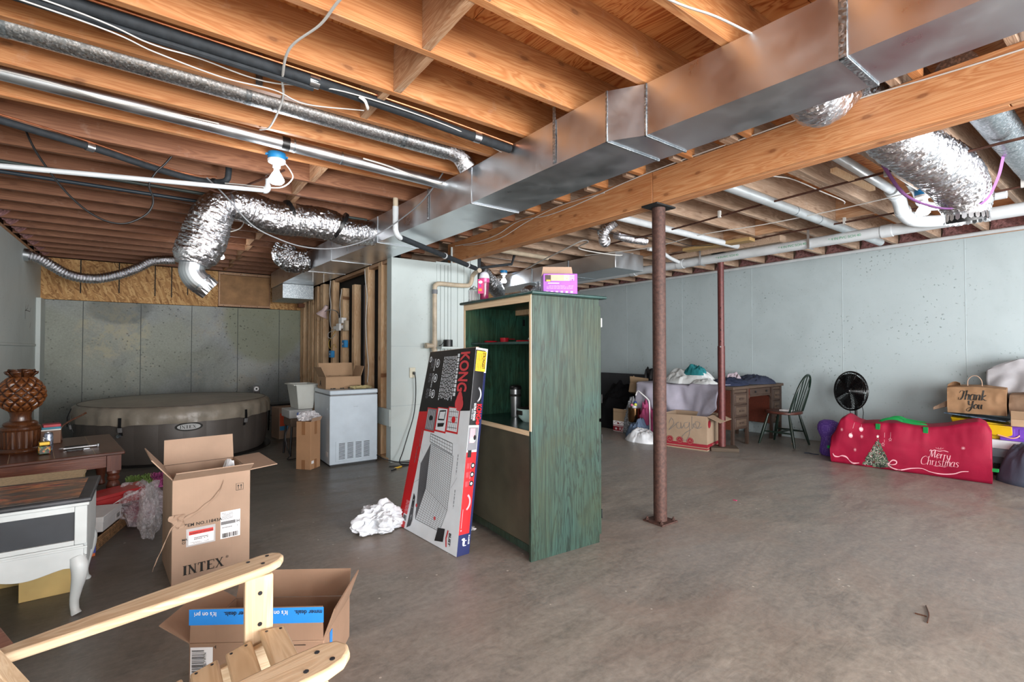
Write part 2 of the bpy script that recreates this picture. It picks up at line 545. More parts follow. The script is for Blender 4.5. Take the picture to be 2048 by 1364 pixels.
def m_paintwall(name, col, pit=1.0, dark='#5b6766', yellow=0.0, lo=None):
    t = NT(name); v = t.coord()
    a = t.noise(v, 1.4, 4, 0.6, 0.4); b = t.noise(v, 90, 3)
    c = srgb(col)
    base = t.ramp(a, [(0.3, tuple(x*0.90 for x in c[:3])), (0.5, c), (0.75, tuple(min(1, x*1.06) for x in c[:3]))])
    if yellow: base = t.mix(base, srgb('#cfcabb'), t.math('MULTIPLY', t.ramp(t.noise(v, 0.9, 4, 0.6), [(0.5, (0,0,0)), (0.7, (1,1,1))]), yellow))
    vo = t.n('ShaderNodeTexVoronoi'); vo.inputs['Scale'].default_value = 21; vo.inputs['Randomness'].default_value = 1
    vd = t.n('ShaderNodeVectorMath', operation='ADD'); t.l(v, vd.inputs[0])
    nn = t.n('ShaderNodeTexNoise'); nn.inputs['Scale'].default_value = 30; t.l(v, nn.inputs[0])
    sc = t.n('ShaderNodeVectorMath', operation='SCALE'); sc.inputs['Scale'].default_value = 0.05
    t.l(nn.outputs['Color'], sc.inputs[0]); t.l(sc.outputs[0], vd.inputs[1]); t.l(vd.outputs[0], vo.inputs['Vector'])
    zone = t.ramp(t.noise(v, 1.6, 3, 0.5), [(0.46, (0,0,0)), (0.62, (1,1,1))])
    pits = t.ramp(vo.outputs['Distance'], [(0.0, (1,1,1)), (0.13, (0.8,0.8,0.8)), (0.21, (0,0,0))])
    pits = t.math('MULTIPLY', pits, t.math('ADD', t.math('MULTIPLY', zone, 0.85), 0.12))
    base = t.mix(base, srgb(dark), t.math('MULTIPLY', pits, pit))
    t.set(Base_Color=base, Roughness=0.6)
    t.bump(t.math('SUBTRACT', t.math('MULTIPLY', b, 0.25), pits), 0.35, 0.006)
    return t.m
M_wallR = m_paintwall('painted_concrete', '#adbabd', 0.7)
M_wallW = m_paintwall('white_painted_concrete', '#c3ccca', 0.25, yellow=0.15)

def m_rawconc():
    t = NT('raw_concrete'); v = t.coord()
    a = t.noise(v, 1.1, 6, 0.65, 0.8); b = t.noise(v, 45, 4, 0.7); g = t.noise(v, 0.7, 3, 0.5, 0.3)
    base = t.ramp(a, [(0.34, srgb('#787c7b')), (0.45, srgb('#979c9c')), (0.55, srgb('#a6abab')), (0.68, srgb('#b4b8b4'))])
    base = t.mix(base, srgb('#9a9e8d'), t.ramp(g, [(0.45, (0,0,0)), (0.6, (0.75,)*3)]))
    base = t.mix(base, srgb('#b0aa98'), t.math('MULTIPLY', t.ramp(t.noise(v, 1.9, 8, 0.78), [(0.53, (0,0,0)), (0.60, (1,1,1))]), 0.6))
    base = t.mix(base, t.ramp(b, [(0.3, srgb('#45484a')), (0.7, srgb('#a3a8a6'))]), 0.25)
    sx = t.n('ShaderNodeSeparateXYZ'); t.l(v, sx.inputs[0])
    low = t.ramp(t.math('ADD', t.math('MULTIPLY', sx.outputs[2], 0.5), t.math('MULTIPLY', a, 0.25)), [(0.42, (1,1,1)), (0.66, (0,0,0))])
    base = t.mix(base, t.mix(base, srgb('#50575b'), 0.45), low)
    def blob(cx, cz, rx, rz, soft):
        dx = t.math('POWER', t.math('DIVIDE', t.math('SUBTRACT', sx.outputs[0], cx), rx), 2.0); dz = t.math('POWER', t.math('DIVIDE', t.math('SUBTRACT', sx.outputs[2], cz), rz), 2.0)
        return t.ramp(t.math('ADD', t.math('ADD', dx, dz), t.math('MULTIPLY', a, soft)), [(0.75, (1,1,1)), (1.0, (0,0,0))])
    base = t.mix(base, srgb('#8f947c'), t.math('MULTIPLY', blob(1.6, 1.75, 0.72, 0.85, 0.25), 0.7))
    tan = t.math('MULTIPLY', blob(-0.45, 1.5, 0.55, 0.5, 0.5), t.ramp(t.noise(v, 5, 8, 0.8), [(0.5, (0,0,0)), (0.56, (1,1,1))]))
    base = t.mix(base, srgb('#aaa58f'), t.math('MULTIPLY', tan, 0.75))
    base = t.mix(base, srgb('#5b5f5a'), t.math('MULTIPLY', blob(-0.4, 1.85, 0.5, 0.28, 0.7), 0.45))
    vo = t.n('ShaderNodeTexVoronoi'); vo.inputs['Scale'].default_value = 19; t.l(v, vo.inputs['Vector'])
    p = t.ramp(vo.outputs['Distance'], [(0, (1,1,1)), (0.14, (0.8,)*3), (0.24, (0,0,0))])
    p = t.math('MULTIPLY', p, t.ramp(t.noise(v, 2.4, 4), [(0.38, (0,0,0)), (0.6, (1,1,1))]))
    base = t.mix(base, srgb('#2f3233'), t.math('MULTIPLY', p, 0.8))
    t.set(Base_Color=base, Roughness=0.8); t.bump(t.math('SUBTRACT', b, p), 0.3, 0.006)
    return t.m
M_raw = m_rawconc()

def m_osb():
    t = NT('osb_board'); 
    out = None
    cols = ['#a98153', '#c39a67', '#8b6540']
    base = None
    for i, (rot, s) in enumerate(((0.5, 1.0), (-0.7, 1.2), (1.9, 0.9))):
        v0 = t.coord((1, 1, 1), rot=(0, rot, 0)); mp = t.n('ShaderNodeMapping'); mp.inputs['Scale'].default_value = (11*s, 11*s, 55*s); t.l(v0, mp.inputs[0]); v = mp.outputs[0]
        vo = t.n('ShaderNodeTexVoronoi'); vo.inputs['Scale'].default_value = 1.0; t.l(v, vo.inputs['Vector'])
        g = t.n('ShaderNodeSeparateColor'); t.l(vo.outputs['Color'], g.inputs[0])
        c = t.ramp(g.outputs[0], [(0, srgb('#8a5f36')), (0.5, srgb('#bb8d58')), (1, srgb('#d3ab74'))])
        base = c if base is None else t.mix(base, c, t.ramp(g.outputs[1], [(0.45, (0,0,0)), (0.5, (1,1,1))]))
    t.set(Base_Color=base, Roughness=0.75)
    return t.m
M_osb = m_osb()

M_joist = wood('joist_lumber', '#ad6f40', '#d09a68', axis=0, rough=0.5, gs=0.8, knots=0.8, dark='#a46a42', blotch=0.12)
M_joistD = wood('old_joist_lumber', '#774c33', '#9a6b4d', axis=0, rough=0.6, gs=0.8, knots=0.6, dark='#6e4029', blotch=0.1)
M_joistR = wood('grey_joist_lumber', '#99806b', '#c9b09a', axis=0, rough=0.65, gs=0.8, knots=0.6, dark='#8a6a52', blotch=0.25)
M_block = wood('blocking_lumber', '#b0825e', '#dab896', axis=1, rough=0.55, gs=0.9, knots=0.5, dark='#94623f', blotch=0.5)
M_beam = wood('beam_lumber', '#b4774a', '#d2a071', axis=1, rough=0.5, gs=0.75, knots=0.8, dark='#a9693f', blotch=0.05)
M_stud = wood('stud_lumber', '#d2ab82', '#efd6b2', axis=2, rough=0.7, gs=1.1, knots=1.0, dark='#a06a3d')
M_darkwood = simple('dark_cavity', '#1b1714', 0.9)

def m_ply():
    t = NT('subfloor_plywood')
    v = t.coord((3.4, 0.8, 1), rot=(0, 0, 0.15))
    n = t.noise(v, 1.5, 3, 0.5, 0.9)
    w = t.math('FRACT', t.math('MULTIPLY', n, 15.0)); tri = t.math('ABSOLUTE', t.math('SUBTRACT', w, 0.5))
    f = t.noise(t.coord((90, 6, 6)), 1, 3)
    base = t.ramp(tri, [(0.03, srgb('#a8541f')), (0.18, srgb('#d08a4c')), (0.5, srgb('#e2a468'))])
    base = t.mix(base, srgb('#b8652e'), t.math('MULTIPLY', f, 0.45))
    t.set(Base_Color=base, Roughness=0.55); t.bump(tri, 0.1, 0.003)
    return t.m
M_ply = m_ply()
M_pink = simple('pink_insulation', '#b98a8a', 0.95, var=0.25, vs=30, bump=0.8, bs=60, bd=0.02)

# floor slab, subfloor
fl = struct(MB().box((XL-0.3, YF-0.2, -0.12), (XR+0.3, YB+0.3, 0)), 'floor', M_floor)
ceil_ = bpy.data.objects.new('ceiling', None); COL.objects.link(ceil_); ceil_['kind'] = 'structure'
# subfloor sheets 1.22 x 2.44 with a visible joint
for iy in range(11):
    y0 = YF + iy*1.22
    for ix in range(4):
        x0 = XL + ix*2.44 - (1.22 if iy % 2 else 0)
        x1 = min(x0 + 2.436, XR+0.1); x0 = max(x0, XL-0.1); y1 = min(y0+1.216, YB)
        if x1 - x0 < 0.1 or y1 - y0 < 0.1: continue
        MB().box((x0, y0, CEIL), (x1, y1, CEIL+0.018)).build('plywood_sheet', M_ply, ceil_)
MB().box((XL-0.3, YF-0.2, CEIL+0.0185), (XR+0.3, YB+0.3, CEIL+0.1)).build('upper_floor', M_darkwood, ceil_)

jl = MB().box((-2.10, -0.019, 0), (2.10, 0.019, 0.235))
jproto = None
random.seed(3)
for i in range(-13, 20):
    Y = 1.519 + 0.4064*i
    if Y < YF+0.1 or Y > YB-0.02: continue
    if jproto is None:
        j = jl.build('joist', M_joist, ceil_, bev=0.002, seg=1); jproto = j
    else:
        j = jproto.copy(); COL.objects.link(j)
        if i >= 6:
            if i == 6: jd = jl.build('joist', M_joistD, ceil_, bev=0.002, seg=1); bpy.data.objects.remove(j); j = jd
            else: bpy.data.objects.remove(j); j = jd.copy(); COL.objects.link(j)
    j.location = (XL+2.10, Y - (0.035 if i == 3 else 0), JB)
    j.scale = (1, 1, 1)
jr = MB().box((-2.28, -0.019, 0), (2.28, 0.019, 0.235)); jp2 = None
for i in range(-13, 20):
    Y = 1.519 + 0.085 + 0.4064*i
    if Y < YF+0.1 or Y > YB-0.02: continue
    if jp2 is None:
        j = jr.build('joist', M_joistR, ceil_, bev=0.002, seg=1); jp2 = j
    else:
        j = jp2.copy(); COL.objects.link(j)
    j.location = (2.83+2.28, Y, JB)
# doubled joist on the right, wood cleat
j = jp2.copy(); COL.objects.link(j); j.location = (2.83+2.28, 1.519+0.085+0.040, JB)
# solid blocking rows
bl = MB().box((-0.019, 0.0195, 0.002), (0.019, 0.3864, 0.232)); bp = None
for X, off, rng in ((0.965, 0.0, range(-6, 19)), (5.55, 0.085, range(-2, 19))):
    for i in rng:
        if (X > 5 and i in (-3, -2, -1, 1)) or (X < 2 and i in (3, 4)): continue
        Y = 1.519 + off + 0.4064*i
        if Y + 0.4 > YB: continue
        if bp is None: b = bl.build('blocking', M_block, ceil_); bp = b
        else: b = bp.copy(); COL.objects.link(b)
        b.location = (X + (0.02 if i % 2 else -0.02), Y, JB)
# rim insulation on top of the right wall and left wall
ins = None
for side in (0, 1):
    for i in range(-4, 20):
        Y = 1.519 + (0.085 if side else 0) + 0.4064*i
        if Y + 0.4 > YB: continue
        if ins is None:
            m = MB(); P = []
            for a in range(7):
                P.append([(-0.1*math.sin(PI*(b_+0.5)/7)*(0.8+0.3*math.sin(a*2.1+b_)) , 0.022+0.36*a/6, 0.235*b_/6) for b_ in range(7)])
            m.sheet(P)
            ins = m.build('insulation_batt', M_pink, ceil_, smooth=True); o = ins
        else: o = ins.copy(); COL.objects.link(o)
        o.location = ((XR-0.03) if side else XL+0.03, Y + (0 if side else 0.4064), JB)
        if not side: o.rotation_euler = (0, 0, PI)

# right wall: painted poured concrete with form seams
wr = struct(MB().box((XR, YF-0.2, 0), (XR+0.25, YB+0.3, 2.515)), 'wall_right', M_wallR)
MB().box((XR-0.0, YF-0.2, 2.516), (XR+0.12, YB, 2.55)).build('sill_plate', M_block, wr)
MB().box((XR+0.1, YF, 2.551), (XR+0.14, YB, CEIL)).build('rim_joist', M_joistR, wr)
M_seam = simple('form_seam_fin', '#a4b1b4', 0.7)
for k in range(16):
    y = 0.16 + k*0.61
    if k % 2: continue
    MB().prism([(0, 0), (0.0025, 0.003), (0, 0.006)], (0, 0, 2.5), o=(XR, y, 0.005), u=(-1,0,0), v=(0,1,0)).build('form_seam', M_seam, wr)
# left wall
wl = struct(MB().box((XL-0.25, YF-0.2, 0), (XL, YB+0.3, 2.515)), 'wall_left', M_wallW)
MB().box((XL-0.12, YF, 2.516), (XL, YB, 2.55)).build('sill_plate', M_block, wl)
MB().box((XL-0.16, YF, 2.551), (XL-0.12, YB, CEIL)).build('rim_joist', M_joistR, wl)
MB().box((XL, 9.02, 0.0), (XL+0.05, YB-0.005, 1.955)).build('corner_strip', M_wallW, wl, bev=0.004)
MB().box((XL, YF, 1.30), (XL+0.012, 9.0, 1.33)).build('ledge', M_wallW, wl, bev=0.003)
# back wall: raw concrete with OSB band above
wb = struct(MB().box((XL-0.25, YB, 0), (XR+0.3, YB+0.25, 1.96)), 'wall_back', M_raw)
M_seam2 = simple('raw_seam_fin', '#6b7071', 0.85)
for x in (-0.801, -0.134, 0.517, 1.166, 1.808):
    MB().prism([(0, 0), (0.012, -0.006), (0.012, 0.006)], (0, 0, 1.95), o=(x, YB-0.009, 0.003), u=(0,1,0), v=(1,0,0)).build('form_seam', M_seam2, wb)
def struts(x0, x1, z0, z1, name, mat, y=YB):
    return MB().box((x0, y, z0), (x1, y+0.02, z1)).build(name, mat, wb, bev=0.001, seg=1)
struts(XL, 0.874, 1.965, 2.55, 'osb_panel', M_osb, YB-0.012)
struts(1.655, 3.0, 1.965, 2.55, 'osb_panel', M_osb, YB-0.012)
struts(3.0, XR, 1.965, 2.55, 'osb_panel', M_osb, YB-0.012)
MB().box((XL-0.25, YB+0.0201, 1.965), (XR+0.3, YB+0.2, CEIL)).build('backing', M_darkwood, wb)
M_plyd = simple('access_panel_plywood', '#a27a52', 0.7, var=0.15, vs=6, bump=0.1)
ap = MB().box((0.90, YB-0.03, 2.01), (1.64, YB-0.013, 2.50)).build('access_panel', M_plyd, wb, bev=0.002)
fr = MB()
for a, b in (((0.878, 1.975), (1.652, 2.008)), ((0.878, 2.505), (1.652, 2.545))): fr.box((a[0], YB-0.04, a[1]), (b[0], YB-0.012, b[1]))
for x in (0.878, 1.642): fr.box((x, YB-0.04, 2.0075), (x+0.022 if x < 1 else 1.652, YB-0.012, 2.5055))
fr.build('panel_frame', M_block, wb)
st_ = simple('black_strap', '#17150f', 0.7)
for x, z in ((-0.832, 2.07), (-0.399, 2.10), (0.035, 2.085), (0.245, 2.076), (0.455, 2.129)):
    MB().box((x-0.007, YB-0.018, z), (x+0.007, YB-0.012, 2.55)).build('strap', st_, wb)
# small screws of the access panel
for x in (0.95, 1.2, 1.45):
    for z in (1.99, 2.52): MB().lathe([(0.006, 0), (0.006, 0.006)], (x, YB-0.045, z), 6, ax=Matrix.Rotation(-PI/2, 3, 'X')).build('screw', st_, wb)

# white partition wall with vertical board grooves on its right half
M_wp = m_paintwall('partition_paint', '#bcc7c6', 0.15, yellow=0.2)
wc = struct(MB().box((2.151, 5.18, 0), (2.713, 5.31, 2.29)).box((2.713, 5.195, 0), (3.256, 5.31, 2.305)).box((2.982, 5.195, 2.3), (3.256, 5.31, 2.55)), 'wall_centre', M_wp)
xs = [2.713, 2.766, 2.82, 2.867, 2.908, 3.0, 3.09, 3.183, 3.256]
for a, b in zip(xs[:-1], xs[1:]):
    MB().box((a+0.002, 5.18, 0.0), (b-0.002, 5.196, 2.27 if b < 3.0 else 2.5)).build('panel_board', M_wp, wc, bev=0.002, seg=1)
for z in (1.29, 0.62): MB().box((2.152, 5.177, z), (2.7, 5.18, z+0.004)).build('board_joint', M_seam, wc)
for z in (0.0,): MB().box((3.26, 5.2, 0), (3.30, YB, 2.5)).build('side_panel', M_wp, wc)
# front wall behind the photographer with patio door and window openings
wf = struct(MB().box((XL-0.25, YF-0.2, 0), (-0.1, YF, 2.55)).box((3.3, YF-0.2, 0), (4.3, YF, 2.55)).box((6.9, YF-0.2, 0), (XR+0.3, YF, 2.55))
    .box((-0.1, YF-0.2, 2.15), (3.3, YF, 2.55)).box((4.3, YF-0.2, 2.2), (6.9, YF, 2.55)).box((4.3, YF-0.2, 0), (6.9, YF, 0.7)), 'wall_front', M_wallW)

# open stud wall between the left bay and the furnace room
ws = bpy.data.objects.new('wall_stud', None); COL.objects.link(ws); ws['kind'] = 'structure'
studs = [(9.27, 9.31), (8.86, 9.22), (8.50, 8.70), (8.15, 8.46), (7.82, 8.11), (7.30, 7.42), (6.86, 6.98), (6.42, 6.52), (5.90, 6.00), (5.44, 5.55), (5.19, 5.235)]
for a, b in studs:
    b = min(b, a + 0.045)
tops = {6.42: 2.14, 6.86: 2.10}
Ys = [9.285, 9.10, 8.74, 8.50, 8.22, 7.88, 7.36, 6.90, 6.42, 5.92, 5.48, 5.20]
pairs = {9.10: 3, 8.50: 2, 8.22: 2, 7.88: 1}
for y in Ys:
    n = 1
    w = 0.10 if y < 7.6 and y > 5.3 else 0.042
    if y in (9.10, 8.50, 8.22, 7.88): w = 0.2
    # each stud shows its broad 89 mm face towards the room
    k = 0
    zt = 2.285 if y not in (6.42, 6.90) else 2.12
    yy = y
    num = {0.2: 4}.get(w, 1)
    for q in range(num):
        ww = 0.045 if num > 1 else w
        MB().box((2.152 + 0.004*(q % 2), yy, 0.04), (2.152+0.089, yy+ww, zt)).build('stud', M_stud, ws, bev=0.002, seg=1)
        yy += 0.047
MB().box((2.15, 5.24, 0.0), (2.24, YB, 0.038)).build('sole_plate', M_stud, ws)
MB().box((2.16, 5.24, 2.25), (2.245, 7.3, 2.289)).build('top_plate', M_block, ws)
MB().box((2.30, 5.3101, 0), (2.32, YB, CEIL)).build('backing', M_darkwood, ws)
# things in the stud cavities: dark drain pipe, grey vent pipe
MB().tube([(2.27, 5.80, 0.0), (2.27, 5.80, 2.26)], 0.028, 10).build('cavity_pipe', simple('cavity_blue', '#23303f', 0.5), ws, smooth=True)
MB().tube([(2.262, 6.27, 0.0), (2.262, 6.27, 1.2), (2.262, 6.27, 2.1)], 0.035, 10).build('cavity_pipe', simple('cavity_grey', '#56525a', 0.6), ws, smooth=True)
MB().box((2.05, 9.02, 1.995), (2.151, 9.10, 2.06)).build('brace', simple('brace_brown', '#6d3f25', 0.7), ws)
MB().box((2.128, 5.17, 0.395), (2.149, 5.56, 0.59)).build('scrap_board', M_wp, ws, bev=0.01)

# ================================================================ beam, posts, ducts, pipes, wires
M_galv = metal_sheet('galvanised_sheet', '#dfe4e9', 0.33, 0.0, wav=0.05)
M_galv2 = metal_sheet('galvanised_spangle', '#d2d8dc', 0.34, 0.8, 150)
M_galv3 = metal_sheet('dull_galvanised', '#a3adb3', 0.38, 0.4, 120)
M_foil = foil()
M_foil_s = foil('ribbed_foil', 70)
M_pvc = simple('white_pvc', '#c3c8cb', 0.32, var=0.04)
M_pvco = simple('aged_pvc', '#b7a892', 0.45, var=0.12)
M_blackfoam = simple('black_pipe_insulation', '#22272c', 0.75, var=0.2, vs=30, bump=0.3, bs=40)
M_copper = simple('copper', '#b87452', 0.35, 0.9, var=0.15, vs=20)
M_copperd = simple('dark_copper', '#5f4035', 0.5, 0.6, var=0.2, vs=20)
M_white = simple('white_cable_jacket', '#c6c4c0', 0.5, var=0.03)
M_blackc = simple('black_cable', '#121214', 0.4, var=0.03)
M_rust = simple('rusty_steel', '#4b322b', 0.62, 0.2, var=0.22, vs=55, bump=0.35, bs=90)
M_redsteel = simple('red_primed_steel', '#592a28', 0.45, 0.2, var=0.15, vs=30, bump=0.1)
M_dkplate = simple('dark_steel_plate', '#222324', 0.6, 0.4, var=0.2)
M_tape = metal_sheet('foil_tape', '#cdd3d8', 0.3)

BX = 2.93
beam = thing('support_beam', 'long built-up wooden beam carried by the rusty steel post under the joists', 'beam', (BX+0.057, 0.6, 2.31))
for k in range(3):
    x0 = BX + 0.0385*k
    for a, b in (((YF, 2.238), (2.242, 5.30)) if k != 1 else ((YF, 0.4), (0.404, 5.30))):
        MB().box((x0, a, 2.31), (x0+0.038, b, 2.549)).build('ply', M_beam, beam, bev=0.002, seg=1, world=True)

post = thing('steel_post', 'rust-brown round steel column under the beam, in the middle of the open floor', 'post', (3.0, 2.24, 0))
MB().tube([(0,0,0.012), (0,0,2.295)], 0.048, 24).build('pole', M_rust, post, smooth=True)
MB().box((-0.11, -0.07, 2.297), (0.11, 0.07, 2.309)).build('top_plate', M_dkplate, post, bev=0.002)
MB().box((-0.09, -0.085, 0.0), (0.09, 0.085, 0.012)).build('base_plate', M_rust, post, bev=0.002)
for a in (-1, 1):
    for b in (-1, 1): MB().lathe([(0.012, 0.012), (0.012, 0.022), (0.007, 0.023), (0.006, 0.035)], (a*0.07, b*0.062, 0), 6).build('anchor_bolt', M_rust, post)
p2 = thing('jack_post', 'thinner red-painted adjustable steel post standing on a wooden block beside the desk', 'post', (5.741, 3.36, 0))
MB().tube([(0,0,0.05), (0,0,1.30)], 0.044, 20).build('lower_tube', M_redsteel, p2, smooth=True)
up = MB().tube([(0,0,1.301), (0,0,2.38)], 0.038, 20).build('upper_tube', M_redsteel, p2, smooth=True)
for z in (1.36, 1.50, 1.64, 1.78):
    MB().lathe([(0.009, 0), (0.009, 0.003)], (-0.0335, -0.020, z), 8, ax=Matrix.Rotation(-PI/2, 3, 'X') @ Matrix.Rotation(0.0, 3, 'Z')).build('hole', M_blackc, up)
MB().tube([(-0.05, -0.02, 1.29), (0.05, 0.02, 1.29)], 0.008, 8).build('pin', M_galv, p2, smooth=True)
MB().tube([(0,0,2.381), (0,0,2.455)], 0.016, 10).build('jack_screw', M_galv3, p2, smooth=True)
MB().box((-0.08, -0.08, 2.456), (0.08, 0.08, 2.465)).build('top_plate', M_dkplate, p2, bev=0.002)
# wooden block under the jack post
solo(MB().box((-0.16, -0.115, 0), (0.16, 0.115, 0.048)), 'wood_block', wood('block_wood', '#40352a', '#594b3b', axis=0, rough=0.8), 'weathered wooden block under the red jack post', 'wood block', loc=(5.75, 3.345, 0), rz=-0.9, bev=0.004)
hdr = solo(MB().box((5.66, 2.6, 2.466), (5.80, 4.05, 2.549)), 'header_board', M_joistR, 'pale board across the joists on top of the red jack post', 'board', bev=0.002)

# main trunk duct: stations (Y, left, right)
trunk = thing('trunk_duct', 'large rectangular galvanised trunk duct running beside the wooden beam', 'duct', (2.0, 3.0, 2.29))
ST = [(-3.6, 2.02, 2.30), (0.68, 1.968, 2.275), (1.50, 1.915, 2.235), (1.66, 1.815, 2.225), (2.93, 1.808, 2.222), (4.55, 1.745, 2.18), (5.78, 1.665, 2.142), (6.75, 1.628, 2.13), (9.02, 1.61, 2.11)]
for i in range(len(ST)-1):
    (a, l0, r0), (b, l1, r1) = ST[i], ST[i+1]
    sect = []
    zb = 2.29; zt = 2.542
    m = MB()
    n = 8
    # slightly oil-canned sheet: bottom has a diagonal cross-break
    rows = []
    for k in range(n+1):
        t = k/n; y = a + 0.002 + (b-a-0.004)*t; l = l0+(l1-l0)*t; r = r0+(r1-r0)*t
        ring = []
        for q in range(5):
            u = q/4
            bulge = 0.004*(1-abs(2*u-1))*math.sin(PI*t) if (b-a) > 0.4 else 0
            ring.append((l+(r-l)*u, y, zb - bulge))
        for q in range(1, 4):
            u = q/4; ring.append((r, y, zb+(zt-zb)*u))
        for q in range(5):
            u = q/4; ring.append((r+(l-r)*u, y, zt))
        for q in range(1, 4):
            u = q/4; bulge = 0.003*(1-abs(2*u-1))*math.sin(PI*t); ring.append((l+bulge, y, zt+(zb-zt)*u))
        rows.append(ring)
    R = len(rows[0]); vs = [p for row in rows for p in row]
    fs = [(i_*R+j, i_*R+(j+1)%R, (i_+1)*R+(j+1)%R, (i_+1)*R+j) for i_ in range(n) for j in range(R)]
    fs += [tuple(range(R)), tuple(n*R+j for j in range(R))]
    m.add(vs, fs)
    m.build('duct_section', M_galv, trunk, smooth=True, world=True, auto=0.5)
    # drive cleat / S-cleat at the joint
    if i:
        wv = 0.028 if i in (1,) else 0.012
        c = MB()
        c.box((l0-0.006, a-wv/2, zb-0.007), (l0+0.001, a+wv/2, zt+0.001)); c.box((l0-0.006, a-wv/2, zb-0.007), (r0+0.006, a+wv/2, zb-0.001))
        c.box((r0, a-wv/2, zb-0.007), (r0+0.006, a+wv/2, zt))
        c.build('cleat', M_galv3 if i < 4 else M_galv, trunk, world=True, bev=0.0015, seg=1)
# hanger straps
for y, l in ((2.05, 1.812), (3.55, 1.782), (5.3, 1.70)):
    MB().box((l-0.004, y-0.012, 2.30), (l-0.001, y+0.012, 2.62)).build('hanger_strap', M_galv3, trunk, world=True)
    MB().lathe([(0.006, 0), (0.006, 0.006)], (l-0.004, y, 2.31), 6, ax=Matrix.Rotation(-PI/2, 3, 'Y')).build('screw', M_galv, trunk, world=True)
MB().box((1.63, 8.2, 2.06), (2.09, 9.05, 2.285)).build('return_drop', M_galv3, trunk, world=True, bev=0.003)
for x in (1.72, 1.86): MB().box((x, 6.8, 2.16), (x+0.006, 6.812, 2.29)).build('hanging_strip', M_white, trunk, world=True)

def pipe(name, label, cat, pts, r, mat, smooth=0, n=14, group=None, rs=None, extras=None, capsy=True, part='pipe'):
    P = smooth_path(pts, smooth) if smooth else pts
    c = Vector(P[len(P)//2])
    t = thing(name, label, cat, tuple(c), group=group)
    o = MB().tube(P, r, n, rs=rs, caps=capsy).build(part, mat, t, smooth=True, world=True, auto=1.0)
    if extras: extras(t)
    return t
def cable(name, label, pts, r, mat, k=8, cat='cable', n=7, flat=1.0, group=None):
    P = smooth_path(pts, k)
    return solo(MB().tube(P, r, n, flat=flat), name, mat, label, cat, group=group, smooth=True, auto=1.5)
def ringp(t, p, d, r, w, mat, name='coupling'):
    p = Vector(p); d = Vector(d).normalized()
    MB().tube([p-d*w/2, p+d*w/2], r, 18).build(name, mat, t, smooth=True, world=True)

# round galvanised pipes in the joist bays (left)
sp = pipe('spangled_round_duct', 'round grey duct with a speckled galvanised surface, in the bay left of the trunk', 'duct', [(XL+0.02, 2.92, 2.650), (1.60, 2.92, 2.615)], 0.064, M_galv2, n=28)
for x in (-0.52, 0.40, 1.28): ringp(sp, (x, 2.92, 2.650-0.0123*(x-XL)), (1,0,-0.012), 0.0655, 0.03, M_galv3)
P = [(1.59, 2.93, 2.625), (1.66, 2.925, 2.62), (1.72, 2.93, 2.60), (1.78, 2.93, 2.53)]
MB().tube(smooth_path(P, 6), 0.066, 24).build('foil_sleeve', M_foil, sp, smooth=True, world=True)
sm = pipe('smooth_round_duct', 'smooth shiny round metal duct below the speckled one', 'duct', [(XL+0.02, 3.33, 2.605), (1.82, 3.33, 2.532)], 0.042, M_galv, n=24)
for x in (0.72, 1.02): ringp(sm, (x, 3.33, 2.605-0.024*(x-XL)), (1,0,-0.024), 0.0435, 0.012, M_galv3)
ringp(sm, (0.67, 3.33, 2.560), (1,0,-0.024), 0.0445, 0.045, M_blackc, 'black_tape')

# insulated line set with copper line
def ls(t):
    MB().tube([(XL+0.02, 2.425, 2.585), (-0.2, 2.42, 2.578), (0.62, 2.42, 2.570), (1.2, 2.425, 2.562), (1.80, 2.43, 2.535)], 0.006, 8).build('copper_line', M_copper, t, smooth=True, world=True)
    MB().tube([(XL+0.02, 2.475, 2.535), (0.62, 2.47, 2.527)], 0.016, 10).build('second_sleeve', M_blackfoam, t, smooth=True, world=True)
    for x in (0.62, 1.55): ringp(t, (x, 2.455, 2.552 - (0.03 if x > 1 else 0)), (1,0,0), 0.031, 0.045, M_tape, 'tape_wrap')
    MB().box((0.40, 2.668, 2.56), (0.43, 2.672, 2.72)).build('hanger_strap', M_galv3, t, world=True)
    MB().tube(smooth_path([(0.93, 2.50, 2.60), (0.90, 2.50, 2.57), (0.89, 2.46, 2.50), (0.86, 2.42, 2.515), (0.83, 2.42, 2.53)], 5), 0.009, 8, flat=0.5).build('white_strap', M_white, t, smooth=True, world=True)
pipe('insulated_refrigerant_line', 'black foam-wrapped refrigerant line with a copper tube, upper left under the joists', 'pipe', [(XL+0.02, 2.45, 2.565), (0.3, 2.45, 2.556), (1.0, 2.45, 2.54), (1.45, 2.455, 2.522), (1.80, 2.46, 2.515)], 0.026, M_blackfoam, 6, extras=ls)
def ls2(t):
    MB().tube(smooth_path([(-1.22,3.52,2.52), (-.49,3.83,2.525), (-.02,4.11,2.525), (.21,4.215,2.525), (.37,4.15,2.52)], 6), 0.005, 7).build('copper_line', M_copper, t, smooth=True, world=True)
    ringp(t, (-0.32, 3.945, 2.5), (0.86, 0.5, 0), 0.027, 0.04, M_tape, 'tape_wrap')
    ringp(t, (0.36, 4.22, 2.5), (0.9, -0.4, 0), 0.027, 0.02, M_blackc, 'tape_wrap')
pipe('insulated_refrigerant_line', 'lumpy black foam-wrapped pipe bending up into the joists near the hanging foil duct', 'pipe', [(-1.22, 3.50, 2.5), (-.676, 3.77, 2.5), (-.49, 3.86, 2.5), (-.27, 3.97, 2.5), (-.02, 4.13, 2.5), (.21, 4.235, 2.5), (.36, 4.22, 2.5), (.43, 4.15, 2.505), (.445, 4.14, 2.56), (.445, 4.14, 2.64)], 0.021, M_blackfoam, 6, extras=ls2)
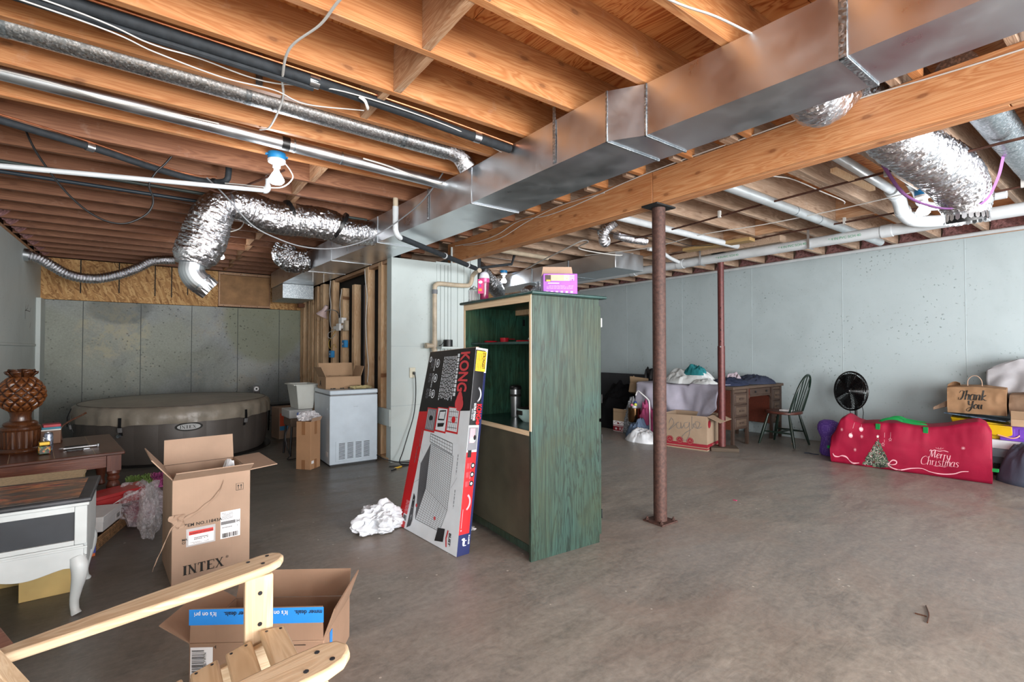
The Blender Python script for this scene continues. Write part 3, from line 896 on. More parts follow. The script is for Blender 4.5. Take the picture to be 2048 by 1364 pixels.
# white condensate pipe left
def pe(t):
    MB().tube(smooth_path([(0.655, 4.0, 2.437), (0.675, 4.0, 2.44), (0.686, 4.0, 2.458), (0.686, 4.0, 2.48)], 6), 0.022, 14).build('elbow', M_pvc, t, smooth=True, world=True)
    MB().tube([(0.686, 4.0, 2.47), (0.686, 4.0, 2.548)], 0.017, 12).build('riser', M_pvc, t, smooth=True, world=True)
pipe('white_plastic_pipe', 'thin white plastic pipe crossing in front of the dark joists on the left', 'pipe', [(XL+0.01, 4.0, 2.262), (0.66, 4.0, 2.437)], 0.016, M_pvc, extras=pe)
# dark gas pipe and blue-black pipe further back between the joists
pipe('gas_pipe', 'dark steel gas pipe threading below the joists behind the bulb', 'pipe', [(XL+0.02, 4.72, 2.535), (1.70, 4.72, 2.535)], 0.013, simple('dark_pipe', '#3f4745', 0.5, 0.3))
pipe('gas_pipe', 'blue-black pipe just behind the hanging foil duct', 'pipe', [(XL+0.02, 4.97, 2.53), (0.5, 4.97, 2.53)], 0.014, simple('blueblack_pipe', '#27333d', 0.45))

# flexible foil ducts on the left
def flex(name, label, pts, rs, mat, k=10, n=72, amp=0.05, rib=0.0, ribp=0.02, extras=None, group=None, seed=0, res=None):
    P = [Vector(p) for p in pts]
    path = smooth_path(pts, k); m = len(path)
    # resample evenly for crinkles
    L = [0]
    for i in range(1, m): L.append(L[-1] + (path[i]-path[i-1]).length)
    step = res or 0.0075
    N = max(8, int(L[-1]/step)); out = []; rr = []
    j = 0
    for i in range(N+1):
        d = L[-1]*i/N
        while j < m-2 and L[j+1] < d: j += 1
        t = (d-L[j])/max(1e-6, L[j+1]-L[j])
        out.append(path[j].lerp(path[j+1], t))
        f = (j+t)/(m-1)*(len(rs)-1); q = min(int(f), len(rs)-2)
        r = rs[q] + (rs[q+1]-rs[q])*(f-q)
        if rib: r *= 1 + rib*math.cos(2*PI*d/ribp)
        rr.append(r)
    mb = MB().tube(out, 1, n, rs=rr)
    if amp:
        for i in range(len(mb.v)):
            q = min(i//n, len(out)-1); c = out[q]
            d = mb.v[i]-c; a = (i % n)/n*2*PI
            cy = Vector((math.cos(a)*3.2, math.sin(a)*3.2, q*step*75.0))
            s = 1 + amp*(0.8*noise.noise(mb.v[i]*14 + Vector((seed,0,0))) + 0.9*noise.noise(cy + Vector((seed,0,0))) + 0.7*noise.noise(mb.v[i]*60))
            mb.v[i] = c + d*s
    t = thing(name, label, 'duct', tuple(out[len(out)//2]), group=group)
    mb.build('foil_hose', mat, t, smooth=True, world=True, auto=0.32)
    if extras: extras(t)
    return t
def fx(t):
    for x, z in ((0.98, 2.425), (1.40, 2.405)):
        ringp(t, (x, 4.62, z), (1, 0, 0.35 if x < 1.2 else -0.5), 0.148, 0.03, M_blackc, 'black_strap')
flex('flexible_foil_duct', 'crinkled silver foil duct running level below the joists into the trunk duct', [(0.50, 4.55, 2.43), (0.62, 4.58, 2.45), (0.82, 4.6, 2.40), (1.1, 4.62, 2.41), (1.30, 4.63, 2.41), (1.46, 4.64, 2.37), (1.62, 4.66, 2.385), (1.75, 4.68, 2.40)], [0.11, 0.135, 0.14, 0.14, 0.14, 0.13, 0.12, 0.115], M_foil, extras=fx)
def fe(t):
    o = MB()
    pts = smooth_path([(0.255, 4.6, 1.93), (0.25, 4.6, 1.87), (0.28, 4.6, 1.81), (0.335, 4.6, 1.765)], 5)
    o.tube(pts, 0.090, 24).build('metal_elbow', M_galv, t, smooth=True, world=True, auto=0.15)
    ringp(t, (0.315, 4.6, 1.782), (0.78, 0, -0.62), 0.093, 0.012, M_galv3, 'seam')
    # crimped end
    c = Vector((0.335, 4.6, 1.765)); d = Vector((0.78, 0, -0.62)).normalized()
    m = MB(); n = 36; u = Vector((0,1,0)); w = d.cross(u); vs = []
    for i, q in enumerate((0, 0.055)):
        for k in range(n):
            r = 0.090 if i == 0 else (0.085 if k % 3 else 0.074)
            a = 2*PI*k/n; vs.append(c + d*q + (u*math.cos(a)+w*math.sin(a))*r)
    m.add(vs, [(k, (k+1) % n, n+(k+1) % n, n+k) for k in range(n)]).build('crimped_collar', M_galv, t, world=True, solid=0.002)
    ringp(t, (0.252, 4.6, 1.955), (0.05, 0, 1), 0.118, 0.035, M_foil, 'foil_tape_band')
flex('flexible_foil_duct', 'fat crinkled foil duct hanging straight down and ending in a bare metal elbow', [(0.52, 4.56, 2.44), (0.44, 4.56, 2.42), (0.38, 4.57, 2.32), (0.345, 4.6, 2.2), (0.315, 4.6, 2.1), (0.27, 4.6, 1.99), (0.255, 4.6, 1.93)], [0.10, 0.13, 0.15, 0.165, 0.165, 0.155, 0.115], M_foil, extras=fe, seed=5)
def dv(t):
    ringp(t, (-1.225, 8.22, 2.40), (1, 0, -0.1), 0.075, 0.05, M_galv, 'collar')
flex('dryer_vent_hose', 'slim ribbed silver vent hose sagging from the left wall in front of the chipboard', [(-1.24, 8.22, 2.402), (-1.12, 8.22, 2.37), (-1.0, 8.22, 2.29), (-0.83, 8.22, 2.19), (-0.60, 8.22, 2.165), (-0.344, 8.22, 2.245), (-0.13, 8.22, 2.37), (0.0, 8.22, 2.46), (0.25, 8.2, 2.50)], [0.06]*9, M_foil_s, amp=0.02, rib=0.09, ribp=0.03, n=22, res=0.0075, extras=dv)
flex('flexible_foil_duct', 'short balled-up foil duct elbow at the far end of the trunk duct', [(1.60, 6.60, 2.41), (1.50, 6.60, 2.385), (1.40, 6.60, 2.395), (1.33, 6.60, 2.46), (1.35, 6.60, 2.56)], [0.13, 0.15, 0.16, 0.15, 0.12], M_foil, amp=0.10, seed=9)

# lamp holders with bulbs
M_blue = simple('blue_plastic_box', '#1f86c4', 0.45)
M_porc = simple('white_porcelain', '#e6e6e6', 0.25)
M_bulb = emit('lit_bulb', (0.93, 0.97, 1.0, 1), 14)
def lamp(loc, label, power, group='ceiling bulbs'):
    t = thing('lamp_holder', label, 'light', loc, group=group)
    MB().lathe([(0.052, -0.042), (0.055, -0.03), (0.055, 0.0)], n=20).build('junction_box', M_blue, t, smooth=True)
    MB().box((0.04, -0.012, -0.02), (0.068, 0.012, -0.012)).build('box_ear', M_blue, t)
    MB().box((-0.068, -0.012, -0.02), (-0.04, 0.012, -0.012)).build('box_ear', M_blue, t)
    MB().lathe([(0.024, -0.095), (0.026, -0.075), (0.052, -0.062), (0.056, -0.048), (0.054, -0.0425)], n=24).build('socket', M_porc, t, smooth=True)
    MB().lathe([(0.0, -0.205), (0.034, -0.2), (0.047, -0.185), (0.047, -0.172), (0.03, -0.14), (0.017, -0.12), (0.015, -0.096)], n=24, caps=False).build('bulb', M_bulb, t, smooth=True)
    l = bpy.data.lights.new('bulb_light', 'POINT'); l.energy = power; l.color = (0.93, 0.965, 1.0); l.shadow_soft_size = 0.05
    o = bpy.data.objects.new('bulb_light', l); COL.objects.link(o)
    o.location = (loc[0], loc[1], loc[2]-0.27)
    return t
lamp((0.652, 3.50, 2.549), 'blue ceiling box with a glaring bulb beside the smooth round duct', 6)
lamp((5.035, 1.19, 2.549), 'blue ceiling box with a lit bulb beside the foil duct hanging on the right', 3)
lamp((0.655, 6.82, 2.549), 'small distant lit bulb behind the hanging foil duct', 4)
lamp((4.62, 6.48, 2.549), 'distant lit bulb seen above the green cabinet', 4)
l_ = lamp((5.0, -1.8, 2.549), 'added unseen fill bulb behind the photographer', 22)  # this bulb and the next are added out of view to brighten the room
l_ = lamp((0.6, -1.2, 2.549), 'added unseen fill bulb near the patio door behind the photographer', 22)

# drain drop in front of the trunk and black pipe to the partition
def dd(t):
    MB().tube([(1.665, 3.93, 2.476), (1.665, 3.93, 2.548)], 0.022, 12).build('upper_pipe', M_pvco, t, smooth=True, world=True)
    MB().tube([(1.665, 3.93, 2.40), (1.665, 3.93, 2.475)], 0.0255, 14).build('coupling', M_pvc, t, smooth=True, world=True)
    MB().tube([(1.72, 3.965, 2.225), (3.02, 4.80, 2.198)], 0.026, 14).build('black_pipe', M_blackfoam, t, smooth=True, world=True)
    for q in (0.52, 0.86):
        p = Vector((1.72, 3.965, 2.225)).lerp(Vector((3.02, 4.80, 2.198)), q)
        MB().tube([p - Vector((0.008,0.005,0)), p + Vector((0.008,0.005,0))], 0.030, 14).build('white_clamp', M_pvc, t, smooth=True, world=True)
pipe('drain_pipe', 'white plastic drop pipe turning into a black pipe under the trunk duct', 'pipe', [(1.665, 3.93, 2.41), (1.665, 3.93, 2.30), (1.668, 3.93, 2.27), (1.69, 3.94, 2.235), (1.73, 3.97, 2.222)], 0.024, M_pvc, 6, extras=dd)
def be(t):
    ringp(t, (2.653, 5.11, 1.93), (0,0,1), 0.033, 0.05, simple('rubber_coupling', '#6f7378', 0.6), 'coupling')
    ringp(t, (2.653, 5.11, 1.30), (0,0,1), 0.034, 0.12, M_pvco, 'tee')
    MB().tube([(2.56, 5.11, 1.30), (2.65, 5.11, 1.30)], 0.028, 14).build('tee_branch', M_pvco, t, smooth=True, world=True)
    MB().tube([(2.54, 5.11, 1.30), (2.57, 5.11, 1.30)], 0.033, 14).build('end_cap', M_pvco, t, smooth=True, world=True)
pipe('drain_pipe', 'yellowed plastic drain pipe stepping down the white partition', 'pipe', [(3.12, 4.87, 2.195), (3.15, 4.99, 2.195), (3.155, 5.08, 2.16), (3.155, 5.11, 2.10), (3.13, 5.11, 2.05), (3.08, 5.11, 2.035), (2.9, 5.11, 2.03), (2.72, 5.11, 2.03), (2.67, 5.11, 2.01), (2.653, 5.11, 1.96), (2.653, 5.11, 1.6), (2.653, 5.11, 0.04)], 0.027, M_pvco, 6, extras=be)

# cables
cable('white_cable', 'flat white cable crossing under three joists near the top left', [(0.80, 1.06, 2.545), (0.72, 1.3, 2.54), (0.60, 1.60, 2.545), (0.545, 1.80, 2.54), (0.524, 1.99, 2.54), (0.461, 2.22, 2.538), (0.48, 2.46, 2.53), (0.53, 2.71, 2.54), (0.533, 3.05, 2.53), (0.498, 3.16, 2.54)], 0.006, M_white, flat=0.5)
cable('white_cable', 'thin white pair of wires strung along the black refrigerant line', [(-1.2, 2.30, 2.5), (-0.284, 2.40, 2.51), (-0.018, 2.46, 2.50), (0.153, 2.50, 2.52), (0.424, 2.55, 2.53), (0.754, 2.42, 2.53), (1.321, 2.42, 2.52), (1.764, 2.50, 2.50)], 0.0032, M_white)
cable('white_cable', 'second thin white wire dipping below the refrigerant line', [(-1.2, 2.36, 2.5), (-0.25, 2.44, 2.50), (0.0, 2.52, 2.50), (0.25, 2.57, 2.50), (0.47, 2.60, 2.525), (0.62, 2.60, 2.50), (0.9, 2.55, 2.53)], 0.0032, M_white)
cable('white_cable', 'white wire lying along the smooth round duct', [(-1.2, 3.28, 2.56), (-0.5, 3.24, 2.56), (-0.2, 3.25, 2.54), (0.02, 3.25, 2.55), (0.3, 3.26, 2.56)], 0.004, M_white)
cable('white_cable', 'white wires tucked along the end of the smooth duct by the trunk', [(1.15, 3.27, 2.56), (1.32, 3.25, 2.54), (1.5, 3.24, 2.51), (1.72, 3.26, 2.50), (1.78, 3.3, 2.53)], 0.006, M_white)
cable('white_cable', 'white wire looping out of the blue box beside the bulb', [(0.69, 3.50, 2.51), (0.74, 3.50, 2.45), (0.75, 3.5, 2.40), (0.70, 3.6, 2.36), (0.6, 3.8, 2.40), (0.5, 4.0, 2.45), (0.42, 4.1, 2.47)], 0.004, M_white)
cable('black_cable', 'black cable hanging in a deep loop below the joists on the left', [(-0.615, 4.0, 2.60), (-0.609, 4.0, 2.542), (-0.56, 4.0, 2.42), (-0.458, 4.0, 2.252), (-0.36, 4.0, 2.14), (-0.269, 4.0, 2.078), (-0.19, 4.0, 2.06), (-0.121, 4.0, 2.076), (-0.04, 4.0, 2.14), (-0.005, 4.0, 2.209), (-0.005, 4.0, 2.27), (-0.025, 4.0, 2.34), (0.01, 4.0, 2.43), (0.06, 4.0, 2.5), (0.12, 4.0, 2.60)], 0.006, M_blackc)
cable('grey_cable', 'long cable drooping from the hanging foil duct to the trunk duct', [(0.31, 4.15, 2.50), (0.42, 4.1, 2.38), (0.599, 4.1, 2.19), (0.78, 4.1, 2.11), (0.955, 4.1, 2.072), (1.15, 4.08, 2.075), (1.335, 4.05, 2.125), (1.5, 4.0, 2.21), (1.64, 3.85, 2.32), (1.72, 3.6, 2.42), (1.74, 3.4, 2.50), (1.76, 3.2, 2.62)], 0.0055, simple('grey_cable_jacket', '#77797c', 0.45))
cable('white_cable', 'white cable bent down beside the hanging foil duct', [(0.74, 4.785, 2.552), (0.72, 4.8, 2.50), (0.66, 4.9, 2.40), (0.62, 4.9, 2.33), (0.55, 4.9, 2.29), (0.50, 4.9, 2.285)], 0.005, M_white)
cable('white_cable', 'white cable stapled along the face of the main beam', [(2.922, 5.1, 2.50), (2.922, 4.6, 2.46), (2.922, 4.2, 2.47), (2.922, 3.833, 2.53), (2.922, 3.4, 2.49), (2.922, 2.989, 2.50), (2.922, 2.5, 2.54), (2.922, 2.0, 2.557), (2.922, 1.5, 2.553), (2.922, 0.985, 2.548), (2.922, 0.352, 2.51), (2.922, -0.8, 2.5)], 0.006, M_white, flat=0.6)
cable('white_cable', 'second white cable drooping along the left part of the main beam', [(2.915, 4.9, 2.47), (2.91, 4.5, 2.42), (2.91, 4.1, 2.42), (2.91, 3.7, 2.49), (2.91, 3.3, 2.53), (2.915, 3.0, 2.53), (2.92, 2.7, 2.515)], 0.005, M_white, flat=0.6)
cable('white_cable', 'white cable along the joist at the very top right', [(1.1, 1.13, 2.545), (1.523, 1.082, 2.54), (1.732, 1.028, 2.535), (1.96, 1.001, 2.54)], 0.006, M_white, flat=0.5)
cable('copper_tube', 'bare copper tube slanting below the joists behind the bulb', [(0.75, 3.75, 2.535), (0.60, 4.05, 2.50), (0.45, 4.35, 2.47), (0.30, 4.4, 2.5)], 0.008, M_copperd)

# ---- right hand side
M_green = simple('green_print', '#2b8f5e', 0.6)
def main_pvc(t):
    for y in (1.62, 3.9, 4.25, 4.7): ringp(t, (5.70, y, 2.40), (0,1,0), 0.062, 0.09, M_pvc, 'coupling')
    f = Flat((5.645, 3.35, 2.383), (0, -1, 0.0), (-0.25, 0, 1), lift=0.012)
    for x in (0.0, 0.75, 1.25): f.text('* 4 IN PVC SCH 40', x, 0, 0.036, 0)
    f.build('green_lettering', M_green, t, world=True)
    for y in (2.30, 3.58):
        m = MB(); m.box((5.635, y-0.012, 2.34), (5.640, y+0.012, 2.55)); m.box((5.635, y-0.012, 2.338), (5.76, y+0.012, 2.342))
        m.build('hanger_strap', M_galv, t, world=True)
    MB().tube(smooth_path([(5.0, 1.39, 2.60), (5.18, 1.39, 2.56), (5.35, 1.40, 2.46), (5.50, 1.36, 2.41), (5.62, 1.24, 2.40), (5.70, 1.08, 2.40)], 6), 0.053, 18).build('wye_branch', M_pvc, t, smooth=True, world=True)
    for p, d in (((5.10, 1.39, 2.585), (1,0,-0.2)), ((5.33, 1.40, 2.475), (1,0,-0.6)), ((5.46, 1.375, 2.425), (1,-0.3,-0.3)), ((5.70, 1.10, 2.40), (0,1,0)), ((5.70, 0.92, 2.40), (0,1,0))):
        ringp(t, p, d, 0.060, 0.035, M_pvc, 'hub')
    MB().tube(smooth_path([(4.95, 1.25, 2.62), (5.12, 1.25, 2.58), (5.28, 1.25, 2.50), (5.40, 1.20, 2.485), (5.42, 1.05, 2.485), (5.42, 0.76, 2.485)], 6), 0.036, 16).build('vent_branch', M_pvc, t, smooth=True, world=True)
    for p, d in (((5.06, 1.25, 2.60), (1,0,-0.2)), ((5.25, 1.25, 2.515), (1,0,-0.5))): ringp(t, p, d, 0.042, 0.03, M_pvc, 'hub')
    MB().tube([(5.70, 0.93, 2.40), (5.70, 0.93, 2.56)], 0.036, 16).build('riser', M_pvc, t, smooth=True, world=True)
pipe('main_drain_pipe', 'thick white drain pipe with green print along the right wall, with elbows near the bulb', 'pipe', [(5.70, -1.0, 2.40), (5.70, 6.2, 2.40)], 0.055, M_pvc, n=20, extras=main_pvc)
pipe('white_plastic_pipe', 'thin white pipe along the top of the right concrete wall', 'pipe', [(7.25, -1.0, 2.525), (7.25, 1.2, 2.522), (7.25, 4.0, 2.50), (7.25, 7.4, 2.50)], 0.022, M_pvc, n=12)
def gr(t):
    for x in (4.35, 4.42, 5.1): ringp(t, (x, 0.6, 2.60), (1,0,0), 0.088, 0.012, M_galv3, 'seam')
pipe('round_metal_duct', 'bare round metal duct in the joist bay at the upper right edge', 'duct', [(3.1, 0.6, 2.60), (6.9, 0.6, 2.60)], 0.085, M_galv3, n=24, extras=gr)
# flat galvanised panning between joists, white pipe across joists
def pn(t):
    for x in (4.7, 5.2): ringp(t, (x, 2.03, 2.52), (1,0,0), 0.043, 0.012, M_galv3, 'seam')
pipe('round_metal_duct', 'slim grey metal duct between the joists right of the rusty post', 'duct', [(3.1, 2.03, 2.52), (6.9, 2.03, 2.52)], 0.041, simple('painted_duct', '#b9c0c3', 0.4, 0.4), n=18, extras=pn)
pipe('white_plastic_pipe', 'white pipe crossing the bay just behind the rusty post', 'pipe', [(3.2, 3.10, 2.51), (5.75, 3.10, 2.50)], 0.034, M_pvc, n=14)
pipe('white_plastic_pipe', 'short white pipe stub between the joists in front of the bulb on the right', 'pipe', [(3.2, 1.37, 2.61), (5.0, 1.39, 2.60)], 0.036, M_pvc, n=14)
pipe('white_plastic_pipe', 'small white branch pipe joining the main drain left of the red post', 'pipe', [(5.05, 3.93, 2.53), (5.25, 3.90, 2.52), (5.45, 3.9, 2.46), (5.66, 3.9, 2.42)], 0.024, M_pvc, 5, n=12)
cable('copper_tube', 'bare copper water tube crossing below the joists right of the beam', [(4.33, 3.9, 2.5), (4.33, 3.09, 2.5), (4.25, 2.185, 2.51), (4.20, 1.123, 2.52), (4.115, 0.501, 2.5), (4.1, -0.8, 2.5)], 0.009, M_copperd, k=3)
cable('copper_tube', 'second dark copper tube nearer the right wall', [(5.60, 4.2, 2.53), (5.58, 3.0, 2.52), (5.50, 2.518, 2.515), (5.44, 1.455, 2.50), (5.337, 0.655, 2.5), (5.3, -0.8, 2.5)], 0.009, M_copperd, k=3)
for x, y, lb_ in ((4.21, 1.2, 'small white pipe clip on the copper tube beside the foil duct'), (4.26, 2.5, 'small white pipe clip on the nearer copper tube, right of the rusty post'), (5.47, 1.9, 'small white pipe clip on the farther copper tube above the drain pipe'), (5.33, 0.66, 'small white pipe clip on the copper tube at the far right edge')):
    solo(MB().box((x-0.014, y-0.010, 2.489), (x+0.014, y+0.010, 2.552)), 'pipe_clip', M_white, lb_, 'pipe clip', group='copper tube clips')
cable('white_cable', 'white cable sagging across the right bays near the drain pipe', [(4.6, 4.6, 2.5), (4.8, 3.7, 2.48), (4.78, 3.0, 2.50), (4.85, 2.4, 2.49), (4.9, 1.8, 2.50), (4.95, 1.25, 2.53)], 0.005, M_white)
cable('white_cable', 'white cable wriggling between the joists left of the right bulb', [(3.3, 1.85, 2.58), (3.7, 1.78, 2.56), (4.0, 1.74, 2.58), (4.4, 1.68, 2.54), (4.75, 1.66, 2.53), (4.9, 1.70, 2.54)], 0.005, M_white)
cable('white_cable', 'white cable running along a joist to the blue box on the right', [(3.3, 1.25, 2.6), (3.7, 1.24, 2.57), (4.1, 1.23, 2.60), (4.5, 1.22, 2.56), (5.0, 1.21, 2.545)], 0.005, M_white)
cable('white_cable', 'white hose arching over the second duct box and down behind the cabinet', [(5.2, 4.3, 2.55), (4.75, 4.2, 2.46), (4.3, 4.4, 2.52), (4.15, 4.1, 2.53), (3.95, 4.0, 2.50), (3.95, 4.3, 2.45), (4.1, 4.9, 2.42), (4.2, 5.5, 2.36), (4.2, 6.0, 2.32), (4.0, 6.3, 2.34)], 0.008, M_white)
cable('black_cable', 'black cable looping from the beam across the bay by the rusty post', [(3.3, 3.6, 2.54), (3.8, 3.55, 2.50), (4.2, 3.5, 2.49), (4.6, 3.4, 2.52), (5.0, 3.3, 2.46), (5.4, 3.2, 2.50)], 0.004, M_blackc)
cable('gas_pipe', 'thin dark pipe running on the far side of the beam', [(3.12, 5.6, 2.46), (3.12, 4.7, 2.49), (3.12, 3.4, 2.5), (3.16, 2.4, 2.51), (3.2, 1.7, 2.52)], 0.014, M_blackc, cat='pipe', k=3)
# insulated foil duct hanging on the right
def fr_(t):
    c = Vector((4.74, 0.875, 2.235))
    MB().tube([c, c+Vector((0.01,0,-0.05))], 0.118, 24).build('inner_collar', M_blackc, t, smooth=True, world=True)
    m = MB(); n = 22; vs = []
    for k in range(n):
        a0 = 2*PI*k/n; a1 = 2*PI*(k+0.72)/n; am = (a0+a1)/2
        q = [Vector((math.cos(a)*0.121, math.sin(a)*0.121, z)) for a, z in ((a0, 0.02), (a1, 0.02))]
        tip = [Vector((math.cos(a)*0.126, math.sin(a)*0.126, -0.045)) for a in (a0, am, a1)]
        b = len(vs); vs += [c+q[0], c+q[1], c+tip[2], c+tip[1]+Vector((0,0,-0.012)), c+tip[0]]
        m.f.append((b, b+1, b+2, b+3, b+4)); m.m.append(0)
    m.v = [Vector(v) for v in vs]
    m.build('toothed_collar', M_galv, t, world=True, solid=0.002)
flex('flexible_foil_duct', 'large crinkled foil duct hanging beyond the beam at the upper right, open toothed end', [(2.30, 0.93, 2.43), (2.55, 0.98, 2.44), (2.80, 0.99, 2.58), (2.95, 0.99, 2.66), (3.15, 0.99, 2.60), (3.5, 0.955, 2.52), (4.0, 0.92, 2.49), (4.4, 0.89, 2.46), (4.62, 0.88, 2.40), (4.73, 0.875, 2.31), (4.74, 0.875, 2.22)], [0.11, 0.12, 0.11, 0.105, 0.12, 0.15, 0.16, 0.165, 0.155, 0.15, 0.12], M_foil, extras=fr_, seed=3)
cable('purple_strap', 'purple strap slung under the foil duct on the right', [(4.12, 1.19, 2.548), (4.30, 1.12, 2.36), (4.50, 1.0, 2.275), (4.60, 0.88, 2.255), (4.62, 0.76, 2.275), (4.55, 0.68, 2.40), (4.5, 0.64, 2.548)], 0.014, cloth('purple_strap_cloth', '#9a6aa6'), flat=0.25, cat='strap')
# second duct box beyond the post
d2 = thing('branch_duct', 'short rectangular metal duct with a bright bare end, above and behind the green cabinet', 'duct', (4.95, 5.6, 2.30))
for a, b in ((4.20, 5.08), (5.084, 5.9), (5.904, 7.3)):
    MB().box((4.74, a, 2.30), (5.29, b, 2.515)).build('duct_section', M_galv, d2, world=True, bev=0.003)
for y in (5.082, 5.902): MB().box((4.733, y-0.012, 2.294), (5.297, y+0.012, 2.52)).build('cleat', M_galv3, d2, world=True, bev=0.001, seg=1)
flex('flexible_foil_duct', 'little drooping foil hose just above the bare duct end', [(3.90, 3.45, 2.60), (3.86, 3.55, 2.52), (3.87, 3.60, 2.44), (3.92, 3.62, 2.41), (3.97, 3.66, 2.45), (3.98, 3.72, 2.56)], [0.05]*6, M_foil_s, rib=0.1, ribp=0.025, amp=0.02, n=18)
flex('flexible_foil_duct', 'second little foil hose beside the first one, level under a joist', [(4.1, 3.62, 2.52), (4.3, 3.60, 2.50), (4.55, 3.58, 2.50)], [0.045]*3, M_foil_s, rib=0.1, ribp=0.025, amp=0.02, n=18, seed=2)
flex('flexible_foil_duct', 'foil duct in the dark furnace corner above the cabinet, left of the bulb', [(3.75, 5.9, 2.42), (4.0, 6.1, 2.36), (4.3, 6.3, 2.26), (4.6, 6.6, 2.20)], [0.11, 0.12, 0.12, 0.11], M_foil, amp=0.06, seed=4)
flex('flexible_foil_duct', 'foil duct end peeking over the cabinet top, right of the furnace bulb', [(4.35, 5.55, 2.05), (4.5, 5.65, 2.12), (4.68, 5.75, 2.12), (4.85, 5.85, 2.16), (4.92, 5.88, 2.28)], [0.09]*5, M_foil, amp=0.08, seed=6)
dkf = simple('furnace_dark', '#2a2b2d', 0.5, 0.3)
fn = thing('furnace', 'dark furnace casing in the far corner behind the cabinet', 'furnace', (3.9, 7.6, 0))
MB().box((-0.35, -0.35, 0), (0.35, 0.35, 1.75)).build('casing', dkf, fn, bev=0.01)
MB().box((-0.28, -0.28, 1.751), (0.28, 0.28, 2.5)).build('plenum', M_galv3, fn, bev=0.005)
pipe('gas_pipe', 'black steel pipe dropping behind the cabinet top beside the partition', 'pipe', [(3.345, 5.25, 2.53), (3.345, 5.25, 1.2)], 0.035, M_blackfoam, n=14)
pipe('gas_pipe', 'black horizontal pipe across the furnace corner', 'pipe', [(3.35, 5.3, 2.30), (3.8, 5.15, 2.38), (3.85, 5.15, 2.52)], 0.018, M_blackfoam, n=10)
pipe('white_plastic_pipe', 'cream plastic pipe slanting across the furnace corner', 'pipe', [(3.35, 4.95, 2.49), (4.25, 4.95, 2.48)], 0.03, M_pvco, n=12)
solo(MB().bar((5.38, 3.62, 2.50), (5.44, 2.80, 2.50), 0.14, 0.038), 'loose_board', wood('loose_lumber', '#9a7c4e', '#b69a68', axis=1, rough=0.7), 'short yellowish board lying across the pipes above the desk', 'board', bev=0.003)
solo(MB().bar((3.9, 1.42, 2.535), (4.6, 1.40, 2.53), 0.04, 0.03), 'cleat_board', M_stud, 'short pale wooden cleat between joists right of the beam', 'board')

# ================================================================ near and left-hand floor things
M_card = cardboard('cardboard', '#a48a76')
M_cardD = cardboard('cardboard_inside', '#97755a')
M_cardO = cardboard('orange_cardboard', '#a06b45')
M_ink = simple('black_ink', '#15130f', 0.7, var=0.0)
M_paper = simple('white_label_paper', '#e6e5e6', 0.5, var=0.02)
M_red = simple('red_print', '#c5302a', 0.5, var=0.03)
M_grey = simple('grey_print', '#6c6b6c', 0.6, var=0.02)

def carton(name, label, loc, rz, w, d, h, flaps, mat=None, matin=None, th=0.005, group=None, floor_=True, cat='box', skew=(0,0)):
    """flaps: dict side -> (length, angle from straight up, outwards)"""
    mat = mat or M_card; matin = matin or M_cardD
    t = thing(name, label, cat, loc, rz, group)
    m = MB(); z0 = 0.001
    m.box((-w/2, -d/2, z0), (w/2, -d/2+th, h)).box((-w/2, d/2-th, z0), (w/2, d/2, h))
    m.box((-w/2, -d/2+th, z0), (-w/2+th, d/2-th, h)).box((w/2-th, -d/2+th, z0), (w/2, d/2-th, h))
    m.box((-w/2+th, -d/2+th, z0), (w/2-th, d/2-th, z0+th))
    m.build('body', mat, t, bev=0.002, seg=1)
    for s, (L, ang) in flaps.items():
        a = math.radians(ang)
        if s in 'fb':
            sg = -1 if s == 'f' else 1
            o = Vector((0, sg*(d/2-th/2), h)); dr = Vector((0, sg*math.sin(a), math.cos(a))); u = Vector((1,0,0)); hw = w/2-0.002
        else:
            sg = -1 if s == 'l' else 1
            o = Vector((sg*(w/2-th/2), 0, h)); dr = Vector((sg*math.sin(a), 0, math.cos(a))); u = Vector((0,1,0)); hw = d/2-0.002
        nn = u.cross(dr).normalized()*th/2
        vs = []
        for q, tp in ((0.002, 1), (L, 0.985)):
            for e in (-hw*tp, hw*tp):
                for sgn in (-1, 1): vs.append(o + u*e + dr*q + nn*sgn)
        f = MB().add(vs, [(0,1,3,2),(4,6,7,5),(0,4,5,1),(2,3,7,6),(0,2,6,4),(1,5,7,3)])
        f.build('flap', matin if ang < 100 and False else mat, t)
    return t

